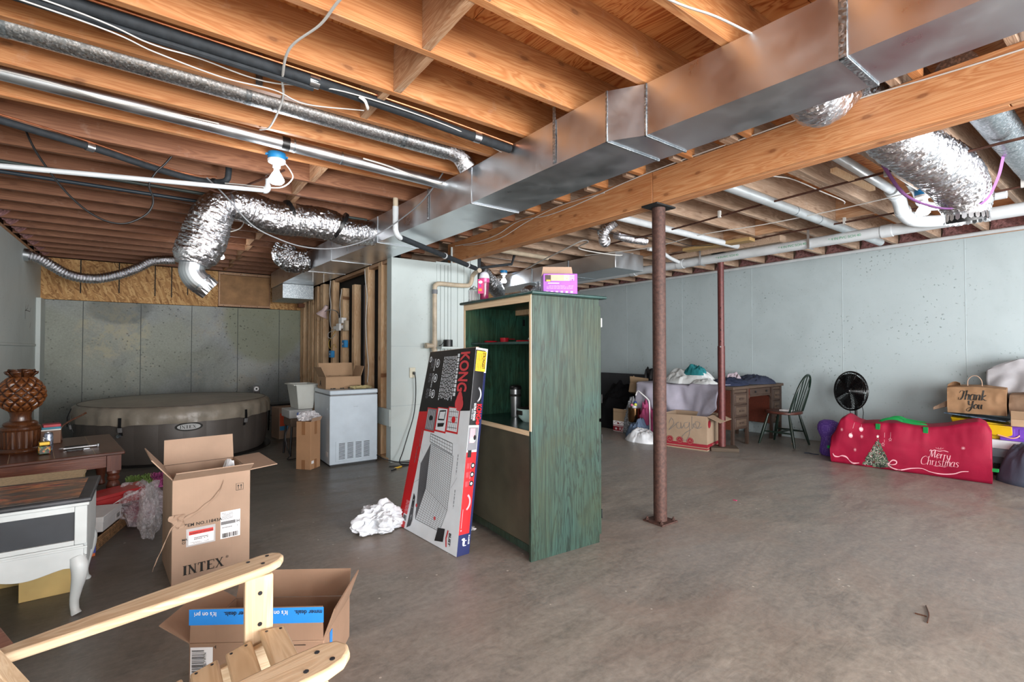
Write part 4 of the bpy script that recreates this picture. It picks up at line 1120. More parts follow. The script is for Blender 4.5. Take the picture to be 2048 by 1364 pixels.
# ---- large INTEX carton
ib = carton('cardboard_box', 'tall open shipping carton with a label and black brand lettering, behind the pale chair arm', (0.266, 3.385, 0), 0.075, 0.372, 0.435, 0.558,
            {'f': (0.115, 62), 'b': (0.15, 8), 'l': (0.15, 38), 'r': (0.15, 86)})
F_ = Flat((-0.186, -0.2175, 0.0), (1, 0, 0), (0, 0, 1))
def serif(F, t, x, y, h, w, mi, k=2):
    """heavy serif capitals built from strokes"""
    G = {'I': [('v', .5)], 'N': [('v', .12, .07), ('v', .88, .07), ('d', 0.06, 1, .9, 0)], 'T': [('v', .5), ('h', 1)], 'E': [('v', .2), ('h', 1), ('h', .52, .7), ('h', 0)], 'X': [('d', .08, 1, .92, 0), ('e', .1, 0, .9, 1)]}
    for ch in t:
        cw = w*(0.5 if ch == 'I' else 1.0)
        for g in G[ch]:
            if g[0] == 'v':
                bw = (g[2] if len(g) > 2 else .20)*h*0.9; c = x+g[1]*cw
                F.rect(c-bw/2*1.2, y, c+bw/2*1.2, y+h, mi, k)
                for yy in (y, y+h-0.05*h): F.rect(c-bw/2-0.1*h, yy, c+bw/2+0.1*h, yy+0.05*h, mi, k)
            elif g[0] == 'h':
                L = g[2] if len(g) > 2 else 1.0; x0 = x if ch == 'T' else x+.2*cw
                yy = y+g[1]*(h-0.06*h)
                F.rect(x0, yy, x+cw*L, yy+0.07*h, mi, k)
                if g[1] != .52: F.rect(x+cw*L-0.05*h, yy-(0.18*h if g[1] == 1 else 0), x+cw*L, yy+0.07*h+(0.18*h if g[1] == 0 else 0), mi, k)
                if ch == 'T': F.rect(x0, yy-0.18*h, x0+0.05*h, yy+0.07*h, mi, k)
            else:
                bw = (0.19 if g[0] == 'd' else 0.07)*h
                x0, y0, x1, y1 = x+g[1]*cw, y+g[2]*h, x+g[3]*cw, y+g[4]*h
                F.poly([(x0-bw/2, y0), (x0+bw/2, y0), (x1+bw/2, y1), (x1-bw/2, y1)], mi, k)
                for xx, yy in ((x0, y0), (x1, y1)):
                    yb = yy if yy < y+h/2 else yy-0.05*h
                    F.rect(xx-bw/2-0.06*h, yb, xx+bw/2+0.06*h, yb+0.05*h, mi, k)
        x += cw + w*0.24
    return x
serif(F_, 'INTEX', 0.052, 0.045, 0.050, 0.034, 0)
F_.text('\u00ae', 0.252, 0.085, 0.018, 0)
IBM = [M_ink, M_paper, simple('plastic_pouch', '#b9b6b6', 0.15), M_red, M_grey]
F_.build('brand_lettering', IBM, ib); F_.mb = MB()
F_.text('ITEM NO.11843A', 0.048, 0.300, 0.0235, 0, bold=0.012, spacing=1.06)
F_.text('MA', 0.045, 0.228, 0.017, 0, bold=0.01); F_.text('C/', 0.045, 0.212, 0.017, 0, bold=0.01)
F_.build('item_lettering', IBM, ib); F_.mb = MB()
F_.rect(0.064, 0.192, 0.20, 0.287, 2, 0).rect(0.074, 0.200, 0.192, 0.272, 1, 1).rect(0.076, 0.252, 0.190, 0.272, 3, 2)
F_.text('PACKING LIST ENCLOSED', 0.079, 0.257, 0.0095, 0, k=3, bold=0.01)
F_.scribble(0.100, 0.222, 0.165, 0.238, 2, 4, 3); F_.scribble(0.084, 0.203, 0.17, 0.214, 2, 4, 3, 0.3)
F_.build('packing_slip', IBM, ib); F_.mb = MB()
F_.rect(0.224, 0.195, 0.322, 0.345, 1, 0).scribble(0.230, 0.300, 0.285, 0.338, 5, 4, 2, 0.4).rect(0.226, 0.272, 0.298, 0.290, 4, 2).text('H', 0.303, 0.273, 0.022, 0, bold=0.02).scribble(0.232, 0.252, 0.31, 0.26, 1, 4, 2).barcode(0.234, 0.200, 0.312, 0.224, 0, 2)
F_.build('shipping_label', IBM, ib); F_.mb = MB()
F_.line([(0.300,0.452),(0.336,0.452),(0.336,0.490),(0.300,0.490),(0.300,0.452)], 0.0018, 0)
for x in (0.311, 0.325): F_.rect(x-0.0012, 0.460, x+0.0012, 0.476, 0, 2).poly([(x-0.005,0.475),(x+0.005,0.475),(x,0.484)], 0, 2)
F_.rect(0.306, 0.456, 0.330, 0.4575, 0, 2)
F_.build('arrow_mark', IBM, ib)
# torn strip of tape hanging off the left front corner
tp = MB(); pth = smooth_path([(0.05, -0.222, 0.515), (0.02, -0.226, 0.45), (-0.06, -0.224, 0.38), (-0.15, -0.226, 0.335), (-0.19, -0.235, 0.31), (-0.225, -0.26, 0.24), (-0.26, -0.27, 0.16), (-0.27, -0.27, 0.13)], 6)
P = []
for i, p in enumerate(pth):
    w = 0.010 + 0.004*math.sin(i*1.3); P.append([p + Vector((0.2*w, 0, w)), p + Vector((0, -0.003, 0)), p - Vector((0.2*w, 0, w))])
tp.sheet(P).build('torn_tape', M_card, ib, solid=0.001)
rj = random.Random(4); m = MB(); P = []
for i in range(7):
    P.append([Vector((-0.187 + 0.008*math.sin(j*1.7+i)-0.01*(i > 3), -0.224-0.01*rj.random(), 0.30+0.012*i)) + Vector((0.012*j, 0, 0.004*rj.random())) for j in range(6)])
m.sheet(P).build('torn_patch', M_card, ib, solid=0.001)
m = MB(); P = []
for i in range(9):
    P.append([Vector((0.05+0.11*j/8, 0.02+0.02*math.sin(i+j), 0.36+0.20*math.sin(PI*i/8)**0.7*math.exp(-((j-4)/3)**2))) + Vector((0.012*math.sin(i*3.1+j), 0.06*(i-4)/4, 0.012*math.cos(j*2.7+i))) for j in range(9)])
M_bag = simple('crumpled_white_plastic', '#dfe2e6', 0.35, var=0.05, vs=20)
M_film = clear_film()
cr = MB(); cr.sheet(P)
c_ = cr.build('plastic_wrap', M_bag, None, smooth=True); c_['label'] = 'crumpled white plastic wrap poking out of the tall carton'; c_['category'] = 'plastic wrap'
c_.location = (0.285, 3.42, 0.03)
WM[c_.name] = Matrix.Translation(c_.location)

# ---- flat taped carton in front
M_bluetape = simple('blue_tape', '#2d86d8', 0.3, var=0.03)
pb = carton('cardboard_box', 'wide open carton sealed with blue printed tape, half hidden by the pale wooden chair', (0.415, 2.150, 0), -0.595, 0.484, 0.33, 0.178, {'f': (0.125, 0), 'b': (0.11, 20), 'l': (0.13, 60), 'r': (0.12, 20)}, mat=cardboard('brown_cardboard', '#957863'))
F_ = Flat((0.242, -0.1655, 0.0), (-1, 0, 0), (0, 0, -1), lift=0.0015)
# writing is upside down on the tape: u runs right-to-left, v downwards
F_.rect(0.0, -0.302, 0.484, -0.245, 1, 0)
F_.k = 0
for x, s_, c_2 in ((0.0, 'mmer deals.', 0), (0.125, "It's on prime", 2), (0.235, 'summer deals.', 0), (0.385, "It's on prime", 2)):
    if x < 0.38: F_.text(s_, x+0.004, -0.292, 0.0225, c_2, bold=0.012, sx=0.92)
F_.text("It's on pri", 0.385, -0.292, 0.0225, 2, bold=0.012, sx=0.92)
F_.build('printed_tape', [M_ink, M_bluetape, M_paper], pb)
F_ = Flat((-0.242, -0.1655, 0.0), (1, 0, 0), (0, 0, 1))
F_.rect(0.006, 0.055, 0.086, 0.165, 1, 0).barcode(0.012, 0.065, 0.055, 0.158, 0, 2, vert=False, n=26)
F_.text('X004JLYWYN', 0.063, 0.075, 0.012, 0, rot=PI/2, bold=0.01)
for a, b in ((0.09, 0.165), (0.09, 0.06)): F_.rect(a, b-0.001, a+0.006, b+0.001, 0).rect(a+0.005, b-0.006, a+0.007, b+0.006, 0)
F_.line([(0.36,0.10),(0.36,0.165),(0.42,0.165)], 0.003, 0)
F_.rect(0, 0.178, 0.47, 0.1786, 3, 1)
F_.build('printing', [M_ink, M_paper, M_ink, simple('fold_crease', '#caa583', 0.8)], pb)
# blue print on the right side
F_ = Flat((0.2425, 0.1, 0.0), (0, 1, 0), (0, 0, 1)); F_.rect(-0.2, 0.06, -0.17, 0.17, 0, 0); F_.build('blue_print', [M_bluetape], pb)

# ---- adirondack chair of pale wood
M_pale = wood('pale_pine', '#c4a988', '#e0cdaf', axis=0, rough=0.55, gs=1.0, knots=0.0, dark='#cbb08c', lines=0.5)
M_paleZ = wood('pale_pine_upright', '#c4a988', '#e0cdaf', axis=2, rough=0.55, gs=1.0, dark='#cbb08c', lines=0.5)
M_paleY = wood('pale_pine_cross', '#bfa27f', '#d8c1a0', axis=1, rough=0.55, gs=1.0, dark='#cbb08c', lines=0.5)
M_screw = simple('dark_screw', '#2b2b30', 0.4, 0.6)
ad = thing('adirondack_chair', 'pale unfinished wooden lounge chair in the near left foreground', 'chair', (0, 1.45, 0))
W2 = Matrix.Translation((0, 1.45, 0))
def arm(y, s, x1, zt):
    # outline seen from above; s=+1 outer edge towards +y
    out = [(-0.42, -0.015), (-0.3, -0.03), (-0.1, -0.045), (0.1, -0.055), (0.25, -0.057), (0.31, -0.052), (0.345, -0.035), (0.36, -0.005), (0.355, 0.025), (0.335, 0.048), (0.30, 0.058), (0.2, 0.058), (0.0, 0.052), (-0.2, 0.036), (-0.42, 0.012)]
    pl = [(a+x1-0.36, b*s) for a, b in out]
    if s < 0: pl = pl[::-1]
    m = MB().prism(pl, (0, 0, 0.026), o=(0, y, 0), u=(1,0,0), v=(0,1,0))
    k = 0.125
    for p in m.v: p.z += zt + (p.x - x1)*k
    a_ = m.build('arm', M_pale, ad, bev=0.009, seg=3)
    for dx, dy in ((-0.045, 0.028*s), (-0.10, 0.028*s), (-0.065, -0.02*s)):
        x = x1+dx
        MB().lathe([(0.006, 0), (0.006, 0.0015)], (x, y+dy, zt+0.026+dx*k), 8).build('screw', M_screw, a_)
arm(0.295, 1, 0.357, 0.555)
arm(-0.305, -1, 0.375, 0.545)
for y in (0.26, -0.34):
    lg = MB().box((0.238, y-0.014+0.0, 0), (0.318, y+0.014, 0.545 if y > 0 else 0.533)).build('front_leg', M_paleZ, ad, bev=0.005)
    if y > 0:
        for z in (0.495, 0.40): MB().lathe([(0.0065, 0), (0.0065, 0.0016)], (0.28, y-0.0146, z), 8, ax=Matrix.Rotation(PI/2, 3, 'X')).build('screw', M_screw, lg)
for y in (0.225, -0.30):
    m = MB().prism([(0.335, 0.22), (0.335, 0.345), (0.30, 0.352), (0.1, 0.30), (-0.2, 0.21), (-0.55, 0.04), (-0.62, 0.0), (-0.50, 0.0), (-0.2, 0.10), (0.1, 0.17)], (0, 0.026, 0), o=(0, y-0.013, 0))
    m.build('seat_rail', M_pale, ad, bev=0.004)
# slats across
def slat(x, z, tilt, w=0.072):
    M = Matrix.Translation((x, -0.04, z)) @ Matrix.Rotation(tilt, 4, 'Y')
    m = MB().box((-w/2, -0.275, -0.011), (w/2, 0.275, 0.011), M)
    s = m.build('seat_slat', M_paleY, ad, bev=0.006, seg=3)
    for dy in (0.258,):
        for dx in (-0.02, 0.02):
            p = M @ Vector((dx, dy, 0.0112))
            MB().lathe([(0.0045, 0), (0.0045, 0.001)], p, 8).build('screw', M_screw, s)
slat(0.313, 0.372, 0.10); slat(0.222, 0.346, -0.26); slat(0.135, 0.322, -0.26); slat(0.048, 0.30, -0.26); slat(-0.04, 0.277, -0.26)
# backrest slats, reclined
for k in range(5):
    y = 0.155 - k*0.092
    a = Vector((-0.10, y, 0.20)); b = Vector((-0.50, y*1.18, 0.92 + 0.03*(2-abs(k-2))))
    MB().bar(a, b, 0.084, 0.02, up=(0.8, 0, 0.45)).build('back_slat', M_paleZ, ad, bev=0.006, seg=2)
MB().bar((-0.335, 0.30, 0.50), (-0.335, -0.36, 0.50), 0.08, 0.022, up=(0, 0, 1)).build('back_rail', M_paleY, ad, bev=0.004)
for s_ in (0.26, -0.32): MB().box((-0.34, s_-0.014, 0.0), (-0.27, s_+0.014, 0.475)).build('rear_leg', M_paleZ, ad, bev=0.004)

# ---- white painted side table with chalkboard panel
M_wp1 = simple('white_furniture_paint', '#bbc0c0', 0.4, var=0.06, vs=5)
def m_art():
    t = NT('swirled_paint_top'); v = t.coord((2.2, 6, 1), rot=(0,0,0.25))
    n = t.noise(v, 1.6, 6, 0.65, 1.6); g = t.noise(v, 3.1, 4, 0.6, 0.8)
    a = t.ramp(n, [(0.30, srgb('#2d3033')), (0.42, srgb('#5c554d')), (0.5, srgb('#8f5f44')), (0.56, srgb('#d08a5c')), (0.62, srgb('#a6403a')), (0.70, srgb('#3b3c3e')), (0.8, srgb('#6aa9b0'))])
    a = t.mix(a, srgb('#4b4a48'), t.ramp(g, [(0.42, (0.8,)*3), (0.6, (0.1,)*3)]))
    t.set(Base_Color=a, Roughness=0.3); return t.m
M_art = m_art()
M_slate = simple('charcoal_paint', '#3a3c40', 0.45, var=0.3, vs=9)
M_chalk = simple('chalkboard_paint', '#25292f', 0.55, var=0.15, vs=6)
et = thing('side_table', 'white painted cabinet table with a black front panel and swirled painted top', 'table', (-0.56, 3.33, 0))
X0, X1, Y0, Y1 = -0.34, 0.34, -0.26, 0.26
top = MB().box((X0, Y0, 0.528), (X1, Y1, 0.55)).build('top', M_slate, et, bev=0.008, seg=3)
MB().box((X0+0.045, Y0+0.035, 0.5502), (X1-0.05, Y1-0.035, 0.5512)).build('painted_panel', M_art, top)
MB().box((X0+0.01, Y0+0.008, 0.512), (X1-0.01, Y1-0.008, 0.5275)).build('moulding', M_wp1, et, bev=0.004, seg=2)
fr = MB(); x0, x1, y0, y1 = X0+0.02, X1-0.018, Y0+0.018, Y1-0.018
fr.box((x0, y0+0.02, 0.27), (x1, y1, 0.511)); body = fr.build('body', M_wp1, et, bev=0.004)
for a, b in (((x1-0.045, 0.33), (x1, 0.511)), ((x0, 0.33), (x0+0.045, 0.511))):
    MB().box((a[0], y0, a[1]), (b[0], y0+0.0199, b[1])).build('stile', M_wp1, et, bev=0.003)
for z0, z1 in ((0.485, 0.511), (0.33, 0.352)):
    MB().box((x0+0.0455, y0+0.001, z0), (x1-0.0455, y0+0.0199, z1)).build('rail', M_wp1, et, bev=0.002)
m = MB(); n = 40; top_ = []; bot_ = []
for i in range(n+1):
    u = i/n; x = x0+0.046+(x1-x0-0.092)*u
    bot_.append((x, 0.353+0.0022*noise.noise(Vector((i*0.9, 0, 3))))); top_.append((x, 0.484+0.0022*noise.noise(Vector((i*0.9, 5, 3)))))
m.prism(bot_ + top_[::-1], (0, 0.008, 0), o=(0, y0+0.0115, 0)).build('chalk_panel', M_chalk, et)
# scalloped apron
def scallop(n=36, L=0.62):
    pts = []
    for i in range(n+1):
        u = i/n; s = abs(2*u-1)
        z = 0.222 + 0.040*(1-s)**0.5*math.cos((1-s)*PI*1.6)*0.6 + (0.0 if s < 0.8 else -0.02*(s-0.8)/0.2)
        pts.append((-L/2+L*u, z))
    return pts
m = MB().prism(scallop() + [(0.31, 0.3285), (-0.31, 0.3285)], (0, 0.018, 0), o=(0, y0+0.001, 0)); m.build('apron', M_wp1, et, bev=0.002)
m = MB().prism([(a*0.75, b) for a, b in scallop()] + [(0.23, 0.2695), (-0.23, 0.2695)], (0.016, 0, 0), o=(x1-0.018, 0, 0), u=(0,1,0)); m.build('side_apron', M_wp1, et)
MB().box((x0-0.002, y0-0.004, 0.310), (x1+0.002, y0, 0.320)).build('bead', M_wp1, et, bev=0.002)
for sx in (-1, 1):
    for sy in (-1, 1):
        cx, cy = sx*(0.285), sy*0.222
        pts = []
        for z, off, r in ((0.269, 0.0, 0.030), (0.23, 0.014, 0.034), (0.18, 0.014, 0.030), (0.12, 0.002, 0.023), (0.06, -0.008, 0.018), (0.02, -0.004, 0.017), (0.0, 0.004, 0.021)):
            pts.append((Vector((cx+sx*off*0.8, cy+sy*off*0.8, z)), r))
        P_ = smooth_path([p for p, r in pts], 4); rs = []
        for i in range(len(P_)):
            f = i/(len(P_)-1)*(len(pts)-1); q = min(int(f), len(pts)-2); rs.append(pts[q][1]+(pts[q+1][1]-pts[q][1])*(f-q))
        MB().tube(P_, 1, 14, rs=rs).build('leg', M_wp1, et, smooth=True)

M_cream = simple('cream_board', '#c3a76a', 0.6, var=0.1, vs=5)
M_creamt = simple('particle_board', '#c8b08c', 0.7, var=0.12, vs=90)
c1 = thing('wooden_box', 'cream wooden box standing on the floor beneath the white side table', 'box', (-0.415, 3.56, 0), 0.0)
for a, b in (((-0.10, -0.16, 0), (0.10, -0.148, 0.20)), ((-0.10, 0.148, 0), (0.10, 0.16, 0.20)), ((-0.10, -0.1475, 0), (-0.09, 0.1475, 0.20)), ((0.09, -0.1475, 0), (0.10, 0.1475, 0.20)), ((-0.0895, -0.1475, 0), (0.0895, 0.1475, 0.01))):
    MB().box(a, b).build('side_board' if a[2]+b[2] > 0.1 else 'base_board', M_cream, c1, bev=0.002, seg=1)
c2 = thing('wooden_box', 'tan box with a yellow cut-out side, just behind the white side table', 'box', (-0.515, 3.86, 0), 0.0)
MB().box((-0.19, -0.20, 0.0), (0.19, 0.20, 0.485)).build('body', M_cream, c2, bev=0.003)
MB().box((-0.195, -0.205, 0.4855), (0.195, 0.205, 0.505)).build('lid', M_creamt, c2, bev=0.003)
MB().box((-0.14, -0.206, 0.36), (-0.03, -0.2005, 0.47)).build('yellow_panel', simple('yellow_card', '#b79a3e', 0.6), c2, bev=0.02, seg=3)
c3 = thing('wooden_box', 'yellow-edged cream box cut off by the left edge of the photo', 'box', (-0.96, 3.86, 0), 0.0)
MB().box((-0.17, -0.20, 0.0), (0.17, 0.20, 0.465)).build('body', M_cream, c3, bev=0.003)
MB().box((-0.175, -0.205, 0.4655), (0.175, 0.205, 0.48)).build('lid', M_creamt, c3, bev=0.003)
# reddish step with screws, bottom left corner
M_redw = wood('red_brown_wood', '#7c4a35', '#9d6a50', axis=0, rough=0.5, dark='#6d3c2a')
rs_ = thing('wooden_stool', 'corner of a reddish-brown wooden stool at the lower left edge', 'stool', (-0.60, 2.62, 0), 0.35)
MB().box((-0.22, -0.15, 0.145), (0.17, 0.15, 0.17)).build('seat', M_redw, rs_, bev=0.006)
for sx in (-0.17, 0.10):
    for sy in (-0.11, 0.11): MB().box((sx, sy-0.018, 0), (sx+0.035, sy+0.018, 0.1445)).build('leg', M_redw, rs_, bev=0.003)
for sy in (-0.1, 0.1): MB().lathe([(0.006, 0), (0.006, 0.002)], (0.12, sy, 0.1702), 8).build('screw', M_screw, rs_)

# ---- coffee table with turned legs
M_mah = wood('mahogany', '#4d2a1d', '#6f4130', axis=0, rough=0.35, dark='#3d2017', lines=0.8)
M_mahl = wood('mahogany_leg', '#5e2f1f', '#7c4632', axis=2, rough=0.35, dark='#4a2418', lines=0.8)
M_mahr = wood('mahogany_apron', '#6a3521', '#8a4f34', axis=0, rough=0.35, dark='#56291a', lines=0.8)
ct = thing('coffee_table', 'dark reddish wooden coffee table with thick turned legs beside the hot tub', 'table', (-0.78, 5.42, 0), 0.14)
MB().box((-0.36, -0.55, 0.425), (0.55, 0.55, 0.45)).build('top', M_mah, ct, bev=0.006, seg=2)
for x in (-0.1, 0.14, 0.37): MB().box((x-0.001, -0.548, 0.4501), (x+0.001, 0.548, 0.4506)).build('board_joint', M_creamt, ct)
for y in (-0.51, 0.49): MB().box((-0.25, y, 0.33), (0.44, y+0.02, 0.4245)).build('apron', M_mahr, ct, bev=0.002)
for x in (-0.32, 0.49): MB().box((x, -0.44, 0.33), (x+0.02, 0.44, 0.4245)).build('apron', M_mahr, ct, bev=0.002)
for sx in (-1, 1):
    for sy in (-1, 1):
        c = (0.485 if sx > 0 else -0.30, sy*0.485, 0)
        l = MB().box((c[0]-0.044, c[1]-0.044, 0.30), (c[0]+0.044, c[1]+0.044, 0.4245))
        l.lathe([(0.03, 0), (0.036, 0.01), (0.03, 0.03), (0.026, 0.05), (0.034, 0.10), (0.043, 0.15), (0.045, 0.18), (0.036, 0.21), (0.03, 0.22), (0.04, 0.23), (0.042, 0.245), (0.034, 0.258), (0.038, 0.27), (0.044, 0.28), (0.04, 0.2995)], c, 20)
        l.build('leg', M_mahl, ct, bev=0, smooth=True)

# ---- carved pineapple finial
def m_pine():
    t = NT('carved_pineapple_wood'); v = t.coord(); g = t.n('ShaderNodeNewGeometry')
    p = t.ramp(g.outputs['Pointiness'], [(0.46, srgb('#180a05')), (0.51, srgb('#5f3519')), (0.58, srgb('#855228'))])
    t.set(Base_Color=t.mix(p, srgb('#4a2612'), t.math('MULTIPLY', t.noise(v, 14, 3), 0.5)), Roughness=0.28); return t.m
M_pine = m_pine()
M_pined = wood('carved_base_wood', '#3d1f10', '#653c1e', axis=2, rough=0.28, dark='#2f160b')
pa = thing('pineapple_ornament', 'large carved brown wooden pineapple ornament on the coffee table', 'ornament', (-0.825, 5.42, 0.4507))
m = MB()
m.lathe([(0.135, 0.0), (0.14, 0.012), (0.135, 0.025), (0.122, 0.035)], n=32)
m.build('plinth', M_pined, pa, smooth=True)
# fluted drum
vs = []; n = 72
for z, r in ((0.0355, 0.110), (0.06, 0.112), (0.14, 0.114), (0.165, 0.116)):
    for k in range(n): rr = r*(1 + 0.03*math.cos(k*PI*2/n*24)); vs.append((rr*math.cos(2*PI*k/n), rr*math.sin(2*PI*k/n), z))
fs = [(i*n+k, i*n+(k+1) % n, (i+1)*n+(k+1) % n, (i+1)*n+k) for i in range(3) for k in range(n)] + [tuple(range(n)), tuple(3*n+k for k in range(n))]
MB().add(vs, fs).build('fluted_drum', M_pined, pa, smooth=True)
MB().lathe([(0.118, 0.166), (0.124, 0.18), (0.118, 0.195), (0.098, 0.207), (0.104, 0.217), (0.097, 0.23), (0.075, 0.242)], n=32).build('neck_ring', M_pined, pa, smooth=True)
MB().lathe([(0.066, 0.2425), (0.061, 0.27), (0.065, 0.30), (0.074, 0.318)], n=28).build('neck', M_pined, pa, smooth=True)
# diamond body
N1, N2 = 120, 70; vs = []
def pine_r(th, z):
    u = (z-0.318)/0.27
    r = 0.065 + 0.072*math.sin(PI*min(1, max(0, u))**0.95)**0.7
    a = th*11/(2*PI); b = u*7.2
    d1 = abs(((a+b/1.0*0.5) % 1)-0.5)*2; d2 = abs(((a-b/1.0*0.5) % 1)-0.5)*2
    g = min(1, min(1-d1, 1-d2)*2.4)
    pk = min(1-d1, 1-d2)
    return r*(1 + 0.075*g + 0.09*pk) - 0.006
for j in range(N2+1):
    z = 0.3185 + 0.27*j/N2
    for k in range(N1):
        th = 2*PI*k/N1; r = pine_r(th, z); vs.append((r*math.cos(th), r*math.sin(th), z))
fs = [(j*N1+k, j*N1+(k+1) % N1, (j+1)*N1+(k+1) % N1, (j+1)*N1+k) for j in range(N2) for k in range(N1)] + [tuple(range(N1)), tuple(N2*N1+k for k in range(N1))]
MB().add(vs, fs).build('fruit', M_pine, pa, smooth=True, auto=0.9)
for ring_, (z0, r0, n_, o_) in enumerate(((0.575, 0.05, 7, 0.0), (0.59, 0.03, 5, 0.4))):
    for k in range(n_):
        th = 2*PI*k/n_ + o_; d = Vector((math.cos(th), math.sin(th), 0)); P = []
        for i in range(7):
            u = i/6; c = d*(r0 + 0.045*math.sin(u*2.2)) + Vector((0, 0, z0 + 0.062*math.sin(u*2.3) - 0.01*u))
            w = 0.032*math.sin(PI*(0.15+0.75*u)); s = Vector((-d.y, d.x, 0))
            P.append([c - s*w - Vector((0,0,0.004)), c, c + s*w - Vector((0,0,0.004))])
        MB().sheet(P).build('crown_leaf', M_pined, pa, smooth=True, solid=0.008)

# things on the coffee table
can = thing('drink_can', 'slim silver-blue drink can on the coffee table beside the jar', 'can', (-0.652, 5.33, 0.4507))
MB().lathe([(0.024, 0), (0.029, 0.006), (0.029, 0.125), (0.024, 0.138)], n=24).build('body', simple('can_print', '#9fa6b8', 0.25, 0.7, var=0.5, vs=60), can, smooth=True)
MB().lathe([(0.025, 0.1385), (0.026, 0.142), (0.022, 0.143), (0.021, 0.139)], n=20).build('rim', M_galv, can, smooth=True)
jar = thing('candle_jar', 'small gold-lidded jar with a dark floral pattern beside the pineapple', 'jar', (-0.655, 5.165, 0.4507), 0.2)
def m_floral():
    t = NT('floral_print'); v = t.coord(); vo = t.n('ShaderNodeTexVoronoi'); vo.inputs['Scale'].default_value = 95; t.l(v, vo.inputs['Vector'])
    g = t.n('ShaderNodeSeparateColor'); t.l(vo.outputs['Color'], g.inputs[0])
    t.set(Base_Color=t.ramp(g.outputs[0], [(0.0, srgb('#17211a')), (0.45, srgb('#20301f')), (0.55, srgb('#3f7a3a')), (0.7, srgb('#b2362f')), (0.85, srgb('#c59a3c')), (1, srgb('#1b1b22'))]), Roughness=0.35)
    return t.m
MB().box((-0.036, -0.036, 0), (0.036, 0.036, 0.068)).build('body', m_floral(), jar, bev=0.008, seg=3)
MB().box((-0.032, -0.032, 0.0685), (0.032, 0.032, 0.098)).build('lid', simple('gold_lid', '#a98a35', 0.3, 0.8), jar, bev=0.004)
MB().tube(smooth_path([(0, 0, 0.0985), (-0.006, 0, 0.11), (0.004, 0, 0.118), (-0.008, 0, 0.126)], 4), 0.003, 6).build('bow', M_white, jar, smooth=True)
kn = thing('multi_tool', 'folding black and steel tool lying on the coffee table', 'tool', (-0.47, 5.27, 0.4507), 0.10)
MB().bar((-0.09, 0, 0.012), (0.12, 0.012, 0.014), 0.018, 0.014).build('steel_handle', simple('brushed_steel', '#a9abae', 0.3, 0.9), kn, bev=0.004)
MB().bar((-0.08, 0.03, 0.014), (0.06, 0.035, 0.016), 0.026, 0.02).build('black_grip', M_blackc, kn, bev=0.006)
MB().tube([(-0.09+0.02*math.cos(a), 0.01+0.014*math.sin(a), 0.012) for a in [i*PI/6 for i in range(12)]], 0.005, 6, closed=True).build('ring', M_galv, kn, smooth=True)
MB().lathe([(0.011, 0), (0.011, 0.02)], (0.125, 0.012, 0.004), 12).build('pommel', simple('brushed_steel', '#a9abae', 0.3, 0.9), kn, smooth=True)
kb = thing('folding_knife', 'short black folding knife in front of the steel tool', 'knife', (-0.46, 5.19, 0.4507), 0.18)
MB().bar((-0.07, 0, 0.007), (0.03, 0, 0.007), 0.02, 0.012).build('handle', M_blackc, kb, bev=0.003)
MB().bar((0.031, 0, 0.008), (0.07, 0.003, 0.008), 0.014, 0.006).build('blade', M_galv, kb, bev=0.001)
# books and dark things behind the pineapple
bk = thing('book_stack', 'small brown box with a red and a blue booklet on it behind the pineapple', 'books', (-0.70, 5.75, 0.4507), 0.2)
for i, (c, h) in enumerate((('#6b4a33', 0.11), ('#dcdcd8', 0.012), ('#2e7f96', 0.018), ('#b7414b', 0.022))):
    z = (0, 0.1105, 0.123, 0.1415)[i]
    MB().box((-0.07+0.01*i, -0.06, z), (0.07, 0.06, z+h)).build('carton' if i == 0 else 'booklet', simple('book_%d' % i, c, 0.6), bk, bev=0.002)
bp_ = thing('black_folder', 'dark upright folder leaning behind the pineapple against the left wall', 'folder', (-1.03, 5.62, 0.4507), 0.1)
MB().hexa([(-0.05,-0.1,0), (0.03,-0.1,0), (0.03,0.1,0), (-0.05,0.1,0), (-0.09,-0.1,0.14), (-0.03,-0.1,0.17), (-0.03,0.1,0.17), (-0.09,0.1,0.14)]).build('cover', simple('dark_slate_plastic', '#2c3038', 0.5), bp_, bev=0.006)
solo(MB().tube(smooth_path([(-0.63, 5.85, 0.452), (-0.64, 5.87, 0.55), (-0.60, 5.88, 0.60), (-0.50, 5.9, 0.66), (-0.47, 5.9, 0.68)], 5), 0.008, 8), 'twisted_twig', M_pined, 'thin brown curled twig rising behind the books on the coffee table', 'twig', smooth=True)

# ---- rug, red and white shoe boxes, plastic, woven basket
M_shagg = cloth('green_shag', '#8fae63', 1.0, 60, 1.0, 0.3); M_shagp = cloth('pink_shag', '#b3588f', 1.0, 60, 1.0, 0.3)
def shag(x0, x1, y0, y1, mat, name, parent):
    m = MB(); r_ = random.Random(5)
    for i in range(420):
        x = r_.uniform(x0, x1); y = r_.uniform(y0, y1); a = r_.uniform(0, 2*PI); h = r_.uniform(0.02, 0.035)
        d = Vector((math.cos(a), math.sin(a), 0))*0.012; s = Vector((-d.y, d.x, 0))*0.3
        b = Vector((x, y, 0.012)); m.add([b-s, b+s, b+d+s*0.6+Vector((0,0,h)), b+d-s*0.6+Vector((0,0,h))], [(0,1,2,3)])
    return m.build(name, mat, parent, solid=0.003, kind='stuff')
rg = thing('shaggy_rug', 'small shaggy rug, half lime green and half pink, on the floor beside the coffee table', 'rug', (0.0, 5.75, 0), 0.05)
MB().box((-0.17, -0.26, 0.001), (0.02, 0.26, 0.014)).build('green_backing', M_shagg, rg, bev=0.003)
MB().box((0.0205, -0.26, 0.001), (0.16, 0.26, 0.014)).build('pink_backing', M_shagp, rg, bev=0.003)
shag(-0.17, 0.02, -0.26, 0.26, M_shagg, 'green_pile', rg); shag(0.02, 0.16, -0.26, 0.26, M_shagp, 'pink_pile', rg)

